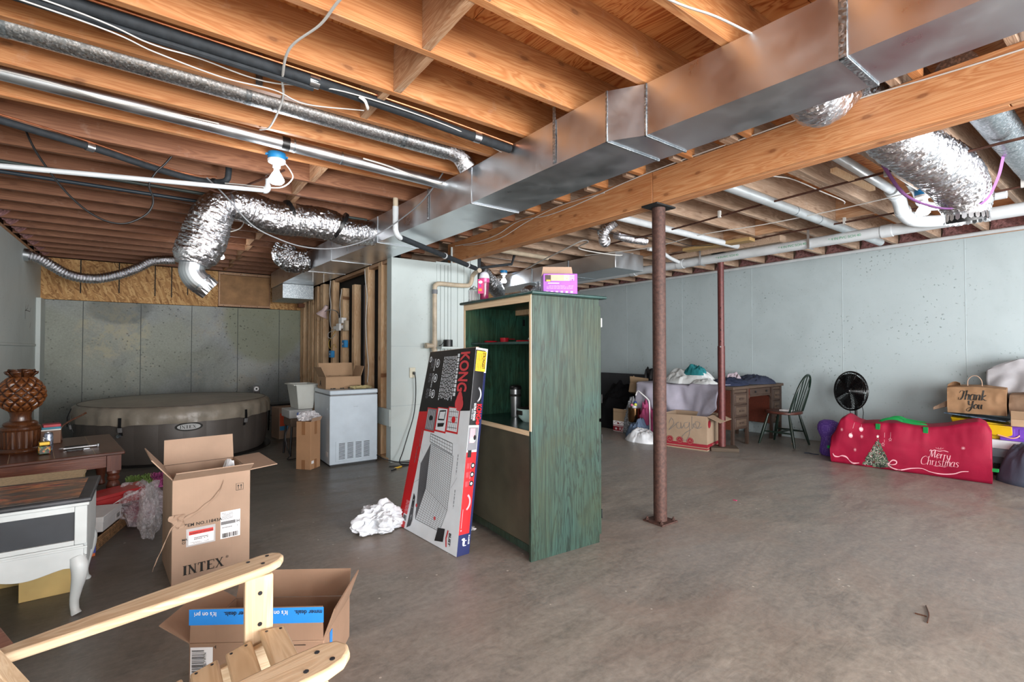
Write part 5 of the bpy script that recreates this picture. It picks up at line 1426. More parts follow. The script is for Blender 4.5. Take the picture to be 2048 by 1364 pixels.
M_bask = simple('woven_seagrass', '#8b6a48', 0.8, var=0.3, vs=60, bump=0.6, bs=70)
bs_ = thing('woven_tray', 'long woven brown tray under the white shoe boxes', 'basket', (-0.265, 4.26, 0), 1.30)
for k in range(6): 
    z = 0.006 + 0.0125*k
    pts = [(-0.32, -0.07, z), (0.32, -0.07, z), (0.32, 0.07, z), (-0.32, 0.07, z)]
    P = []
    for i in range(4):
        a = Vector(pts[i]); b = Vector(pts[(i+1) % 4])
        for q in range(16 if i % 2 == 0 else 5):
            u = q/(16 if i % 2 == 0 else 5); p = a.lerp(b, u); p += Vector((0, 0, 0.003*math.sin(q*PI+k*PI))); P.append(p)
    MB().tube(P, 0.0068, 8, closed=True).build('woven_coil', M_bask, bs_, smooth=True)
MB().box((-0.315, -0.065, 0.001), (0.315, 0.065, 0.008)).build('base', M_bask, bs_)
wb1 = thing('shoe_box', 'plain white shoe box with a barcode label, behind the side table leg', 'box', (-0.285, 4.27, 0.082), 1.30)
M_wbox = simple('white_box_card', '#cfd0d2', 0.5, var=0.04)
MB().box((-0.15, -0.09, 0.0), (0.15, 0.09, 0.06)).build('body', M_wbox, wb1, bev=0.002, seg=1)
MB().box((-0.153, -0.093, 0.0605), (0.153, 0.093, 0.095)).build('lid', M_wbox, wb1, bev=0.002, seg=1)
f = Flat((-0.15, -0.0905, 0.0), (1, 0, 0), (0, 0, 1)); f.barcode(0.21, 0.02, 0.27, 0.05, 0, 2, n=14).rect(0.19, 0.012, 0.29, 0.055, 1, 0); f.build('label', [M_ink, M_paper], wb1)
wb2 = thing('shoe_box', 'lower white shoe box, stacked under the first one', 'box', (-0.36, 4.60, 0.0), 1.30)
MB().box((-0.12, -0.09, 0.0), (0.12, 0.09, 0.10)).build('body', M_wbox, wb2, bev=0.002, seg=1)
MB().box((-0.123, -0.093, 0.1005), (0.123, 0.093, 0.12)).build('lid', M_wbox, wb2, bev=0.002, seg=1)
rb = thing('shoe_box', 'flat glossy red box with a white swoosh shape, tilted on the white boxes', 'box', (-0.20, 4.60, 0.185), 0.14, None)
rb.rotation_euler = (0.0, -0.10, 0.20); WM[rb.name] = Matrix.Translation(rb.location) @ rb.rotation_euler.to_matrix().to_4x4()
M_redb = simple('glossy_red_box', '#a31f22', 0.3, var=0.06)
MB().box((-0.16, -0.10, -0.045), (0.16, 0.10, 0.02)).build('body', M_redb, rb, bev=0.002, seg=1)
MB().box((-0.163, -0.103, 0.0205), (0.163, 0.103, 0.045)).build('lid', M_redb, rb, bev=0.002, seg=1)
f = Flat((-0.16, -0.1035, 0.0), (1, 0, 0), (0, 0, 1))
f.line([(0.12, -0.03), (0.17, -0.012), (0.22, 0.008), (0.28, 0.018)], [0.002, 0.010, 0.016, 0.020], 0, 1); f.text('TASTE', 0.03, -0.038, 0.024, 0, bold=0.02); f.build('swoosh_print', [M_paper], rb)
orr = thing('orange_box', 'small orange and blue carton behind the white table leg', 'box', (-0.315, 3.93, 0.0), 0.3)
MB().box((-0.045, -0.04, 0.0), (0.045, 0.04, 0.12)).build('body', simple('orange_carton', '#c9622e', 0.5), orr, bev=0.002, seg=1)
MB().box((-0.046, -0.0415, 0.02), (0.046, -0.0405, 0.07)).build('blue_label', simple('blue_label_print', '#36459a', 0.5), orr)

def crumple(name, label, cat, c, R, mat, amp=0.35, sub=4, seed=1, freq=2.2, flatb=True, solid=0, smooth=False, minz=0.0, fine=0.4):
    bm = bmesh.new(); bmesh.ops.create_icosphere(bm, subdivisions=sub, radius=1)
    vs = []; 
    for v in bm.verts:
        p = v.co.copy()
        n1 = noise.noise(p*freq + Vector((seed, 0, 0))); n2 = noise.noise(p*freq*2.7 + Vector((0, seed, 0))); n3 = noise.noise(p*freq*6 + Vector((0, 0, seed)))
        rdg = 1-abs(n2)*2
        k = 1 + amp*(n1*1.1 + 0.45*rdg + fine*n3 - 0.3)
        q = Vector((p.x*R[0]*k, p.y*R[1]*k, p.z*R[2]*k))
        if flatb: q.z = max(q.z, -R[2]*0.55 + 0.01*n3)
        vs.append(q)
    fs = [tuple(v.index for v in f.verts) for f in bm.faces]; bm.free()
    zm = min(q.z for q in vs)
    m = MB().add([q - Vector((0, 0, zm-0.001)) for q in vs], fs)
    return solo(m, name, mat, label, cat, loc=(c[0], c[1], c[2]), smooth=smooth, auto=0.5)
crumple('plastic_bag', 'heap of clear crinkled plastic wrap with pink stuff inside, left of the tall carton', 'plastic wrap', (-0.075, 4.62, 0), (0.165, 0.30, 0.15), clear_film('pinkish_film', '#efe4ea', 0.42), 0.45, 4, 3)
crumple('pink_padding', 'faded pink padding showing through the clear plastic heap', 'padding', (-0.06, 4.60, 0.0), (0.10, 0.18, 0.085), cloth('faded_pink', '#a55a6c', 0.9), 0.3, 3, 8, smooth=True)
crumple('plastic_bag', 'sheet of clear plastic wrap draped against the left side of the tall carton', 'plastic wrap', (0.00, 4.15, 0), (0.06, 0.16, 0.20), clear_film('clear_film', alpha=0.3), 0.3, 4, 5)
crumple('plastic_bag', 'crumpled white plastic shopping bag on the open floor beside the dog crate box', 'plastic bag', (1.285, 3.30, 0), (0.16, 0.115, 0.11), simple('soft_white_plastic', '#ccd0d6', 0.5, var=0.04), 0.5, 5, 11, 1.5, smooth=True, fine=0.06)

# ================================================================ green cabinet and what stands on it
def m_stain(name, a, b, c, ax=2):
    t = NT(name)
    sc = [9.0]*3; sc[ax] = 0.7
    v = t.coord(tuple(sc)); n = t.noise(v, 1.3, 5, 0.6, 1.2)
    sc2 = [70.0]*3; sc2[ax] = 2.5
    f = t.noise(t.coord(tuple(sc2)), 1, 4, 0.7)
    big = t.noise(t.coord((1, 1, 1)), 2.0, 4, 0.6, 0.5)
    w = t.math('ABSOLUTE', t.math('SUBTRACT', t.math('FRACT', t.math('MULTIPLY', n, 9.0)), 0.5))
    base = t.ramp(w, [(0.02, srgb(b)), (0.25, srgb(a)), (0.5, srgb(a))])
    base = t.mix(base, srgb(c), t.ramp(big, [(0.38, (0,0,0)), (0.66, (0.85,)*3)]))
    base = t.mix(base, srgb(b), t.math('MULTIPLY', t.ramp(f, [(0.35, (1,1,1)), (0.6, (0,0,0))]), 0.65))
    t.set(Base_Color=base, Roughness=t.ramp(f, [(0.3, (0.5,)*3), (0.7, (0.33,)*3)])); t.bump(f, 0.15, 0.003); t.b.inputs['Specular IOR Level'].default_value = 0.3
    return t.m
M_green_s = m_stain('green_stained_side', '#314a42', '#16241f', '#383e29')
M_green_i = m_stain('green_stained_inside', '#2f5a4a', '#132b22', '#40523a')
M_edge = wood('raw_plywood_edge', '#cdb290', '#dfc9a8', axis=2, rough=0.6, lines=0.4)
M_edgeY = wood('raw_plywood_edge_y', '#cdb290', '#dfc9a8', axis=1, rough=0.6, lines=0.4)
M_slab = simple('dark_green_top', '#2b4643', 0.25, var=0.25, vs=6)
M_hard = simple('brown_hardboard', '#4a4638', 0.55, var=0.2, vs=3, bump=0.2, bs=120)
cb = thing('cabinet', 'tall green-stained wooden cabinet with an open back, standing in the middle of the room', 'cabinet', (1.81, 2.262, 0), -0.055)
D_, W_, H_ = 0.548, 0.855, 1.58
MB().box((0.006, 0, 0), (D_, 0.018, H_)).build('side_panel', M_green_s, cb, bev=0.001, seg=1)
MB().box((0.006, W_-0.018, 0), (D_, W_, H_)).build('side_panel', M_green_i, cb, bev=0.001, seg=1)
for y in (0.0, W_-0.018):
    MB().box((0.0, y, 0.7665), (0.0055, y+0.018, H_)).build('edge_band', M_edge, cb)
    MB().box((0.0, y, 0), (0.0055, y+0.018, 0.766)).build('painted_edge', M_green_s, cb)
MB().box((-0.022, -0.045, H_+0.0005), (D_+0.035, W_+0.03, H_+0.020)).build('top', M_slab, cb, bev=0.008, seg=3)
MB().box((0.0, 0.0182, H_-0.04), (0.02, W_-0.0182, H_-0.0005)).build('top_rail', M_edgeY, cb, bev=0.001, seg=1)
MB().box((0.021, 0.0182, H_-0.02), (D_-0.012, W_-0.0182, H_-0.0005)).build('inner_top', M_green_i, cb)
MB().box((D_-0.012, 0.0182, 0.06), (D_, W_-0.0182, H_-0.0005)).build('back_panel', M_green_i, cb)
MB().box((0.05, 0.0185, 1.288), (D_-0.0125, W_-0.0185, 1.304)).build('shelf', M_slab, cb, bev=0.002, seg=1)
MB().box((0.012, 0.0185, 0.747), (D_-0.0125, W_-0.0185, 0.765)).build('shelf', M_slab, cb)
MB().box((0.0, 0.0185, 0.738), (0.0118, W_-0.0185, 0.766)).build('shelf_edge', M_edgeY, cb, bev=0.001, seg=1)
MB().box((0.014, 0.0185, 0.085), (0.020, W_-0.0185, 0.7375)).build('lower_panel', M_hard, cb)
MB().box((0.012, 0.0185, 0.04), (0.03, W_-0.0185, 0.084)).build('bottom_rail', M_green_s, cb)
MB().box((0.031, 0.0185, 0.06), (D_-0.013, W_-0.0185, 0.075)).build('bottom_board', M_green_i, cb)
for z in (1.44, 0.35): MB().box((D_-0.03, W_-0.024, z), (D_-0.0125, W_-0.0185, z+0.05)).build('hinge', M_dkplate, cb)
MB().box((D_-0.10, 0.0185, H_-0.06), (D_-0.0125, W_-0.019, H_-0.0205)).build('inner_batten', M_stud, cb)
for k, (z0, z1) in enumerate(((0.05, 0.78), (0.80, 1.54))):
    dr = MB().box((D_+0.003, 0.004, z0), (D_+0.021, W_-0.004, z1)).build('door', M_green_s, cb, bev=0.003)
    for z in (z0+0.1, z1-0.14): MB().box((D_+0.0215, 0.0, z), (D_+0.030, 0.03, z+0.06)).build('hinge', M_porc if z > 1.3 else M_dkplate, dr, bev=0.004)

# things on top / inside (world positions)
M_purple = simple('purple_print_card', '#8d43ab', 0.45, var=0.08)
M_lil = simple('lilac_print', '#c9a2dc', 0.6, var=0.02)
pbx = carton('cardboard_box', 'small purple printed carton with a raised brown flap, on top of the green cabinet', (2.098, 2.335, 1.601), -0.60, 0.215, 0.15, 0.128, {}, mat=M_purple)
f = Flat((-0.1075, -0.0752, 0), (1, 0, 0), (0, 0, 1))
f.rect(0.03, 0.082, 0.165, 0.120, 1, 0).rect(0.012, 0.078, 0.048, 0.118, 2, 1).rect(0.02, 0.078, 0.045, 0.088, 3, 2).scribble(0.13, 0.084, 0.195, 0.120, 4, 4, 2, 0.45).scribble(0.03, 0.062, 0.10, 0.072, 1, 4, 2)
f.scribble(0.02, 0.03, 0.19, 0.055, 3, 5, 2, 0.3)
for k in range(6): f.rect(0.015+0.031*k, 0.006, 0.031+0.031*k, 0.018, 5, 2)
f.build('printing', [M_ink, simple('tan_print', '#c9a087', 0.6), simple('dark_picture', '#3a2b25', 0.6), simple('yellow_print', '#e0b33a', 0.6), M_paper, M_lil], pbx)
MB().hexa([(-0.105,0.0705,0.1285), (0.105,0.0705,0.1285), (0.105,0.0745,0.1285), (-0.105,0.0745,0.1285), (-0.094,0.074,0.195), (0.094,0.074,0.195), (0.094,0.078,0.195), (-0.094,0.078,0.195)]).build('flap', M_card, pbx)
jr_ = thing('glass_jar', 'small clear jar full of white cotton swabs on the left end of the cabinet top', 'jar', (1.865, 2.985, 1.601))
M_clearp = glassy('clear_plastic', '#f2f4f5', 0.06)
MB().lathe([(0.040, 0.0), (0.043, 0.004), (0.043, 0.075), (0.038, 0.085)], n=8, caps=False).build('body', M_clearp, jr_, solid=0.002)
MB().lathe([(0.038, 0.0855), (0.030, 0.096), (0.012, 0.10), (0.010, 0.108), (0.004, 0.11)], n=8).build('lid', M_clearp, jr_)
r_ = random.Random(3); m = MB()
for k in range(24):
    a = k*2.4; rr = 0.032*math.sqrt((k+1)/24); m.tube([(rr*math.cos(a), rr*math.sin(a), 0.004), (rr*math.cos(a+0.1), rr*math.sin(a+0.1), 0.072+0.003*r_.random())], 0.0045, 6)
m.build('cotton_swabs', M_porc, jr_, kind='stuff')
bt = thing('detergent_bottle', 'slim clear bottle with magenta liquid and a silver dome cap on the cabinet top', 'bottle', (1.875, 2.865, 1.601))
M_mag = simple('magenta_liquid', '#7a1244', 0.12, var=0.2)
MB().lathe([(0.028, 0.0), (0.031, 0.006), (0.030, 0.05), (0.033, 0.09), (0.034, 0.12)], n=20, caps=True).build('liquid_body', M_mag, bt, smooth=True)
MB().lathe([(0.0345, 0.1205), (0.036, 0.125), (0.036, 0.15)], n=20).build('upper_body', simple('pink_label', '#b5407f', 0.3, var=0.3, vs=40), bt, smooth=True)
MB().lathe([(0.036, 0.1505), (0.036, 0.165), (0.029, 0.185), (0.015, 0.196), (0.0, 0.199)], n=20).build('cap', simple('pearl_cap', '#c7cbd8', 0.2), bt, smooth=True)
f = Flat((-0.0365, -0.026, 0.07), (0.75, -0.66, 0), (0, 0, 1), lift=0.001)
f.rect(-0.028, -0.03, 0.012, 0.07, 0).ell(-0.01, 0.05, 0.014, 0.01, 1, 1).rect(-0.024, -0.012, 0.0, 0.004, 2, 1).text('B', -0.018, 0.018, 0.022, 3, bold=0.02)
f.build('label', [simple('label_magenta', '#c22d6e', 0.4), M_paper, simple('label_orange', '#e58a2c', 0.5), simple('label_blue', '#3c50a8', 0.5)], bt)
for nm, lb, c, r, h, mt in (('measuring_cup', 'red measuring cup standing on the upper cabinet shelf', (2.12, 2.965, 1.3045), 0.034, 0.036, simple('red_plastic', '#c3202f', 0.3)), ('red_lid', 'flat red lid on the upper cabinet shelf left of the red cup', (2.06, 3.06, 1.3045), 0.05, 0.014, simple('red_plastic', '#c3202f', 0.3))):
    t = thing(nm, lb, 'cup' if 'cup' in nm else 'lid', c)
    MB().lathe([(r*0.85, 0), (r, h), (r-0.003, h), (r*0.82, 0.004)], n=22).build('cup', mt, t, smooth=True)
    MB().box((r*0.9, -0.008, h-0.012), (r+0.06, 0.008, h-0.006)).build('handle', mt, t, bev=0.002)
t = thing('whisk_set', 'tangle of small wire kitchen tools at the right end of the upper cabinet shelf', 'kitchen tools', (2.20, 2.72, 1.3045))
for k in range(4):
    a = k*PI/4; P = [Vector((0.045*math.cos(u)*math.cos(a), 0.028*math.cos(u)*math.sin(a), 0.022+0.020*math.sin(u))) for u in [i*2*PI/16 for i in range(16)]]
    MB().tube(P, 0.0018, 5, closed=True).build('wire_loop', M_galv, t, smooth=True)
MB().bar((-0.13, 0.03, 0.008), (-0.045, 0.0, 0.01), 0.02, 0.012).build('red_handle', simple('red_plastic', '#c3202f', 0.3), t, bev=0.003)
t = thing('tumbler', 'tall brushed steel tumbler with a black lid on the middle cabinet shelf', 'cup', (2.13, 2.84, 0.7655))
MB().lathe([(0.032, 0), (0.034, 0.01), (0.040, 0.20)], n=28).build('body', simple('brushed_steel', '#a9abae', 0.3, 0.9), t, smooth=True)
MB().lathe([(0.043, 0.2005), (0.044, 0.215), (0.038, 0.225), (0.018, 0.232)], n=28).build('lid', M_blackc, t, smooth=True)
MB().lathe([(0.040, 0.15), (0.0425, 0.151), (0.0425, 0.165), (0.040, 0.166)], n=28, caps=False).build('band', M_ink, t, smooth=True)
t = thing('pet_bowl', 'pale mint bowl with black inside on the middle cabinet shelf behind the edge', 'bowl', (2.07, 2.60, 0.7655))
MB().lathe([(0.045, 0), (0.075, 0.03), (0.09, 0.085), (0.085, 0.09)], n=32).build('bowl', simple('mint_glaze', '#b9d6d2', 0.2), t, smooth=True)
MB().lathe([(0.084, 0.0905), (0.06, 0.094)], n=32).build('inside', M_ink, t, smooth=True)
MB().box((-0.0925, -0.03, 0.05), (-0.083, 0.03, 0.08)).build('handle_hole', M_ink, t, bev=0.004)
t = solo(MB().lathe([(0.055, 0), (0.055, 0.075), (0.05, 0.08)], (2.78, 5.02, 0), 20), 'black_speaker', M_blackc, 'small round black device behind the top of the crate box beside the pipe', 'device', smooth=True)
t.location.z = 1.29
solo(MB().box((2.66, 4.95, 1.265), (2.95, 5.14, 1.288)), 'wall_shelf', M_wp, 'little white ledge on the partition carrying the black device', 'shelf', bev=0.003)
cable('black_cable', 'short black lead of the device by the drain pipe', [(2.74, 5.0, 1.33), (2.70, 4.98, 1.34), (2.68, 4.99, 1.31), (2.66, 5.02, 1.30)], 0.004, M_blackc)
crumple('paper_scrap', 'torn white wrapper on the floor under the open cabinet edge', 'litter', (1.80, 2.93, 0), (0.035, 0.05, 0.01), M_paper, 0.5, 3, 9)

# ================================================================ leaning dog crate carton
kg = thing('crate_box', 'large flat black, white and red dog crate carton leaning against the green cabinet', 'box', (1.46, 2.95, 0))
A0, B0, C0 = Vector((1.429, 3.308, 0.004)), Vector((1.492, 2.583, 0.002)), Vector((1.584, 2.590, 0.0))
A1, B1 = Vector((1.684, 3.308, 1.232)), Vector((1.630, 2.583, 1.267))
C1 = B1 + Vector((0.092, 0.007, -0.012)); D0 = A0 + Vector((0.092, 0.012, 0)); D1 = A1 + Vector((0.090, 0.004, -0.02))
def bil(a, b, c, d, u, v): return (a*(1-u)+b*u)*(1-v) + (d*(1-u)+c*u)*v
m = MB()
for q in ((A0, B0, B1, A1), (B0, C0, C1, B1), (C0, D0, D1, C1), (D0, A0, A1, D1)):
    m.sheet([[bil(*q, i/24, j/24) for j in range(25)] for i in range(25)])
m.sheet([[bil(A1, B1, C1, D1, i/24, j/24) for j in range(25)] for i in range(25)]).sheet([[bil(A0, B0, C0, D0, i/24, j/24) for j in range(25)] for i in range(25)])
m.build('body', M_wbox, kg, world=True)
class Warp(Flat):
    def __init__(s, bl, br, tr, tl, w, h, lift=0.0012):
        Flat.__init__(s, bl, br-bl, tl-bl, lift); s.c = (bl, br, tr, tl); s.w = w; s.h = h
    def P(s, x, y, k=0):
        u, v = x/s.w, y/s.h; bl, br, tr, tl = s.c
        p = (bl*(1-u)+br*u)*(1-v) + (tl*(1-u)+tr*u)*v
        n = (br-bl).cross(tl-bl).normalized()
        return p + n*(s.l*(1+0.6*k))
    def poly(s, pts, mi=0, k=0):
        g = 0.05; x0 = min(p[0] for p in pts); x1 = max(p[0] for p in pts); y0 = min(p[1] for p in pts); y1 = max(p[1] for p in pts)
        if x1-x0 < 0.07 and y1-y0 < 0.07: return Flat.poly(s, pts, mi, k)
        def clip(P, ax, val, keep):
            out = []
            for i in range(len(P)):
                a, b = P[i], P[(i+1) % len(P)]; ia = (a[ax]-val)*keep >= 0; ib = (b[ax]-val)*keep >= 0
                if ia: out.append(a)
                if ia != ib:
                    t = (val-a[ax])/(b[ax]-a[ax]); out.append((a[0]+(b[0]-a[0])*t, a[1]+(b[1]-a[1])*t))
            return out
        nx = max(1, int((x1-x0)/g)+1); ny = max(1, int((y1-y0)/g)+1)
        for i in range(nx):
            c = clip(clip(pts, 0, x0+(x1-x0)*i/nx, 1), 0, x0+(x1-x0)*(i+1)/nx, -1)
            if len(c) < 3: continue
            for j in range(ny):
                d = clip(clip(c, 1, y0+(y1-y0)*j/ny, 1), 1, y0+(y1-y0)*(j+1)/ny, -1)
                if len(d) >= 3: Flat.poly(s, d, mi, k)
        return s
    def line(s, pts, w, mi=0, k=1, taper=False):
        Q = [pts[0]]
        for a, b in zip(pts[:-1], pts[1:]):
            n = max(1, int(math.hypot(b[0]-a[0], b[1]-a[1])/0.05)+1)
            Q += [(a[0]+(b[0]-a[0])*i/n, a[1]+(b[1]-a[1])*i/n) for i in range(1, n+1)]
        return Flat.line(s, Q, w, mi, k)
M_kb = simple('black_print_card', '#17171a', 0.35, var=0.05)
M_kr = simple('red_print_card', '#c42026', 0.35, var=0.04)
M_kw = simple('white_print_card', '#dde4ea', 0.3, var=0.03)
M_kn = simple('navy_print_card', '#1c2450', 0.35, var=0.05)
M_ky = simple('yellow_print_card', '#e3b62c', 0.4, var=0.03)
M_kg = simple('grey_print_card', '#77797f', 0.5, var=0.05)
KM = [M_kb, M_kr, M_kw, M_kn, M_ky, M_kg, simple('dark_red_text', '#d0434a', 0.4), simple('pale_pink_print', '#d89aa4', 0.5)]
W, H = 0.728, 1.26
f = Warp(A0, B0, B1, A1, W, H)
N = 10
f.rect(0, 0, W, H, 2, 0)
for i in range(N):
    u0, u1 = i/N, (i+1)/N
    g = lambda u: H*(0.645+0.045*u)
    f.poly([(W*u0, g(u0)), (W*u1, g(u1)), (W*u1, H), (W*u0, H)], 0, 1)
f.poly([(0, 0), (W*0.13, 0), (W*0.17, H*0.32), (W*0.19, H*0.655), (0, H*0.645)], 1, 1)
f.text('KONG', W*0.735, H*0.985, 0.175, 6, k=3, rot=-PI/2, bold=0.03, sx=0.50)
# bell-shaped mark under the word
for dy, r_ in ((0.695, 0.058), (0.718, 0.045), (0.738, 0.030)): f.ell(W*0.80, H*(dy+0.022), r_*0.95, r_*0.8, 6, 3, 16)
rr = random.Random(12)
def vprint(x0, x1, y0, y1, cols, mi, fill=0.9, wd=0.45):
    """columns of small print running downwards"""
    for i in range(cols):
        x = x0 + (x1-x0)*(i+0.5)/cols; y = y1; cw = (x1-x0)/cols*wd/2
        ye = y0 + rr.uniform(0, 0.12)*(y1-y0)
        while y > ye:
            h = rr.uniform(0.010, 0.03); yb = max(ye, y-h)
            f.rect(x-cw, yb, x+cw, y, mi, 3); y = yb - 0.006
vprint(W*0.67, W*0.705, H*0.74, H*0.975, 1, 2, wd=1.2)
vprint(W*0.37, W*0.66, H*0.72, H*0.965, 9, 2)
for j, (yy, word) in enumerate(((0.93, 'SECURE'), (0.845, 'STRONG'), (0.755, 'SAFE'))):
    cx, cy = W*(0.245), H*yy
    f.ring(cx, cy, 0.024, 0.031, 2, 3, 24); f.ell(cx, cy, 0.012, 0.015, 2, 4, 12)
    f.text(word, W*0.165, cy+0.035, 0.026, 2, k=3, rot=-PI/2, bold=0.02)
    vprint(W*0.085, W*0.15, cy-0.04, cy+0.035, 3, 5)
f.ell(W*0.055, H*0.955, 0.022, 0.022, 2, 3, 18); f.ell(W*0.055, H*0.955, 0.015, 0.015, 5, 4, 12)
# three small pictures
for i, x in enumerate((0.20, 0.415, 0.63)):
    x0, x1, y0, y1 = W*x, W*(x+0.185), H*(0.555+0.01*i), H*(0.672+0.01*i)
    f.rect(x0-0.012, y0-0.012, x1+0.012, y1+0.006, 1, 2).rect(x0, y0, x1, y1, 5 if i == 0 else 2, 3)
    if i == 0:
        for q in range(5): f.rect(x0+0.01+q*0.024, y0+0.01, x0+0.014+q*0.024, y1-0.01, 2, 4)
        f.ell((x0+x1)/2, (y0+y1)/2+0.01, 0.03, 0.018, 0, 5, 12)
    if i == 1:
        f.line([(x0+0.02, y0+0.07), (x0+0.03, y1-0.02), (x1-0.02, y1-0.012), (x1-0.03, y0+0.075), (x0+0.02, y0+0.07)], 0.010, 0, 4)
        f.poly([(x0+0.025, y0+0.02), (x1-0.03, y0+0.03), (x1-0.02, y0+0.055), (x0+0.02, y0+0.045)], 0, 4)
    if i == 2:
        for q in range(5): f.line([(x0+0.012+q*0.026, y0+0.008), (x0+0.014+q*0.026, y1-0.008)], 0.003, 0, 4)
        for q in range(4): f.line([(x0+0.006, y0+0.02+q*0.034), (x1-0.006, y0+0.024+q*0.034)], 0.003, 0, 4)
        f.ell((x0+x1)/2+0.01, (y0+y1)/2, 0.026, 0.022, 1, 5, 12)
# drawing of the wire crate (points in u,v of the face)
def q4(a, b, c, d, nu, nv, w=0.0026, mi=0, fillc=None):
    pt = lambda u, v: tuple(((a[k]*(1-u)+b[k]*u)*(1-v) + (d[k]*(1-u)+c[k]*u)*v) for k in (0, 1))
    if fillc is not None: f.poly([a, b, c, d], fillc, 2)
    for i in range(nu+1): f.line([pt(i/nu, 0), pt(i/nu, 1)], w*(1.6 if i in (0, nu) else 1), mi, 3)
    for j in range(nv+1): f.line([pt(0, j/nv), pt(1, j/nv)], w*(1.6 if j in (0, nv) else 1), mi, 3)
U = lambda u, v: (W*u, H*v)
q4(U(.345,.495), U(.78,.462), U(.765,.515), U(.335,.538), 9, 3, 0.0022)
q4(U(.37,.485), U(.80,.455), U(.80,.19), U(.40,.25), 11, 24, 0.0018)
q4(U(.40,.25), U(.80,.19), U(.72,.075), U(.30,.075), 10, 14, 0.0018)
q4(U(.235,.365), U(.37,.485), U(.40,.25), U(.30,.075), 7, 22, 0.0018, 0, 5)
for a, b in (((.235,.365), (.12,.40)), ((.24,.42), (.11,.50)), ((.30,.13), (.22,.02)), ((.82,.30), (.90,.36)), ((.25,.28), (.15,.25))):
    f.line([U(*a), U(*b)], 0.0016, 5, 3)
for x, y in ((.10,.40), (.14,.50), (.88,.25), (.87,.42), (.19,.10)): vprint(W*x, W*(x+.02), H*(y-.05), H*(y+.05), 1, 5)
f.ell(*U(.285, .145), 0.012, 0.012, 1, 4, 10); f.ell(*U(.62, .125), 0.013, 0.012, 1, 4, 10)
f.poly([U(.17,.01), U(.20,.20), U(.235,.185), U(.25,.06), U(.235,.03)], 0, 3)
vprint(W*0.20, W*0.225, H*0.05, H*0.17, 2, 2)
f.rect(W*0.075, H*0.035, W*0.15, H*0.075, 2, 2); f.barcode(W*0.085, H*0.04, W*0.14, H*0.07, 0, 3, n=12, rnd=rr)
vprint(W*0.085, W*0.15, H*0.09, H*0.15, 4, 7)
f.poly([U(.66,.02), U(.79,.035), U(.80,.10), U(.69,.088)], 0, 3); f.text('BUST', W*0.87, H*0.092, 0.032, 0, k=4, rot=-PI/2, bold=0.04); f.line([U(.85,.10), U(.83,.06), U(.845,.02)], 0.012, 1, 3)
f.build('front_print', KM, kg, world=True)
# narrow side
SW = 0.092
f = Warp(B0, C0, C1, B1, SW, H)
f.rect(0, 0, SW, H, 2, 0).rect(0, H*0.10, SW*0.83, H*0.49, 1, 1).rect(0, 0, SW, H*0.10, 3, 1).rect(SW*0.83, H*0.08, SW, H*0.88, 3, 2)
f.rect(0, H*0.62, SW*0.83, H*0.99, 0, 1).rect(SW*0.08, H*0.885, SW*0.92, H*0.985, 4, 3)
f.text('STRONGEST', SW*0.60, H*0.980, 0.030, 0, k=4, rot=-PI/2, bold=0.03, sx=0.62)
for x in (0.45, 0.30, 0.17): f.text('TOUGHNESS & DURABILITY', SW*x, H*0.975, 0.011, 0, k=4, rot=-PI/2, sx=0.8)
f.ring(SW*0.12, H*0.77, 0.05, 0.062, 5, 3, 14, -0.9, 0.9, 1.0)
f.ring(SW*0.12, H*0.77, 0.053, 0.059, 2, 4, 14, -0.7, 0.7, 1.0)
f.text('KONG', SW*0.50, H*0.725, 0.052, 1, k=4, rot=-PI/2, bold=0.035, sx=0.62)
for dy, r_ in ((0.632, 0.013), (0.642, 0.009)): f.ell(SW*0.66, H*dy, r_, r_, 1, 4, 12)
f.text('ULTRA STRONG', SW*0.26, H*0.728, 0.022, 2, k=4, rot=-PI/2, bold=0.03, sx=0.66); f.text('DOG CRATE', SW*0.10, H*0.70, 0.014, 2, k=4, rot=-PI/2, sx=0.8)
f.rect(SW*0.02, H*0.50, SW*0.80, H*0.61, 5, 2).rect(SW*0.15, H*0.535, SW*0.55, H*0.605, 7, 3).ell(SW*0.38, H*0.548, 0.022, 0.015, 2, 4).ell(SW*0.55, H*0.56, 0.010, 0.016, 0, 5)
f.rect(SW*0.10, H*0.465, SW*0.40, H*0.50, 0, 3)
for y, wv in ((0.425, 'SECURE'), (0.382, 'STRONG'), (0.338, 'SAFE')):
    f.ell(SW*0.62, H*y, 0.016, 0.017, 0, 3).ell(SW*0.62, H*y, 0.008, 0.009, 2, 4); f.text(wv, SW*0.42, H*y+0.018, 0.011, 7, k=3, rot=-PI/2)
    f.rect(SW*0.12, H*y-0.016, SW*0.34, H*y+0.016, 6, 3)
f.ring(SW*0.05, H*0.25, 0.05, 0.062, 7, 3, 14, -0.9, 0.9)
f.line([(SW*0.15, H*0.22), (SW*0.13, H*0.13)], 0.003, 7, 3); f.ell(SW*0.14, H*0.12, 0.005, 0.005, 7, 3)
# little standing dog
f.ell(SW*0.45, H*0.058, 0.008, 0.018, 2, 3); f.ell(SW*0.40, H*0.076, 0.012, 0.007, 2, 4)
for y in (0.045, 0.068): f.line([(SW*0.48, H*y), (SW*0.66, H*y)], 0.004, 2, 4)
f.text('X-LARGE', SW*0.80, H*0.092, 0.014, 2, k=4, rot=-PI/2, bold=0.02)
f.build('side_print', KM, kg, world=True)
MB().bar(A1+Vector((0.01,0,0.0015)), B1+Vector((0.01,0,0.0015)), 0.02, 0.003).build('worn_edge', M_card, kg, world=True)

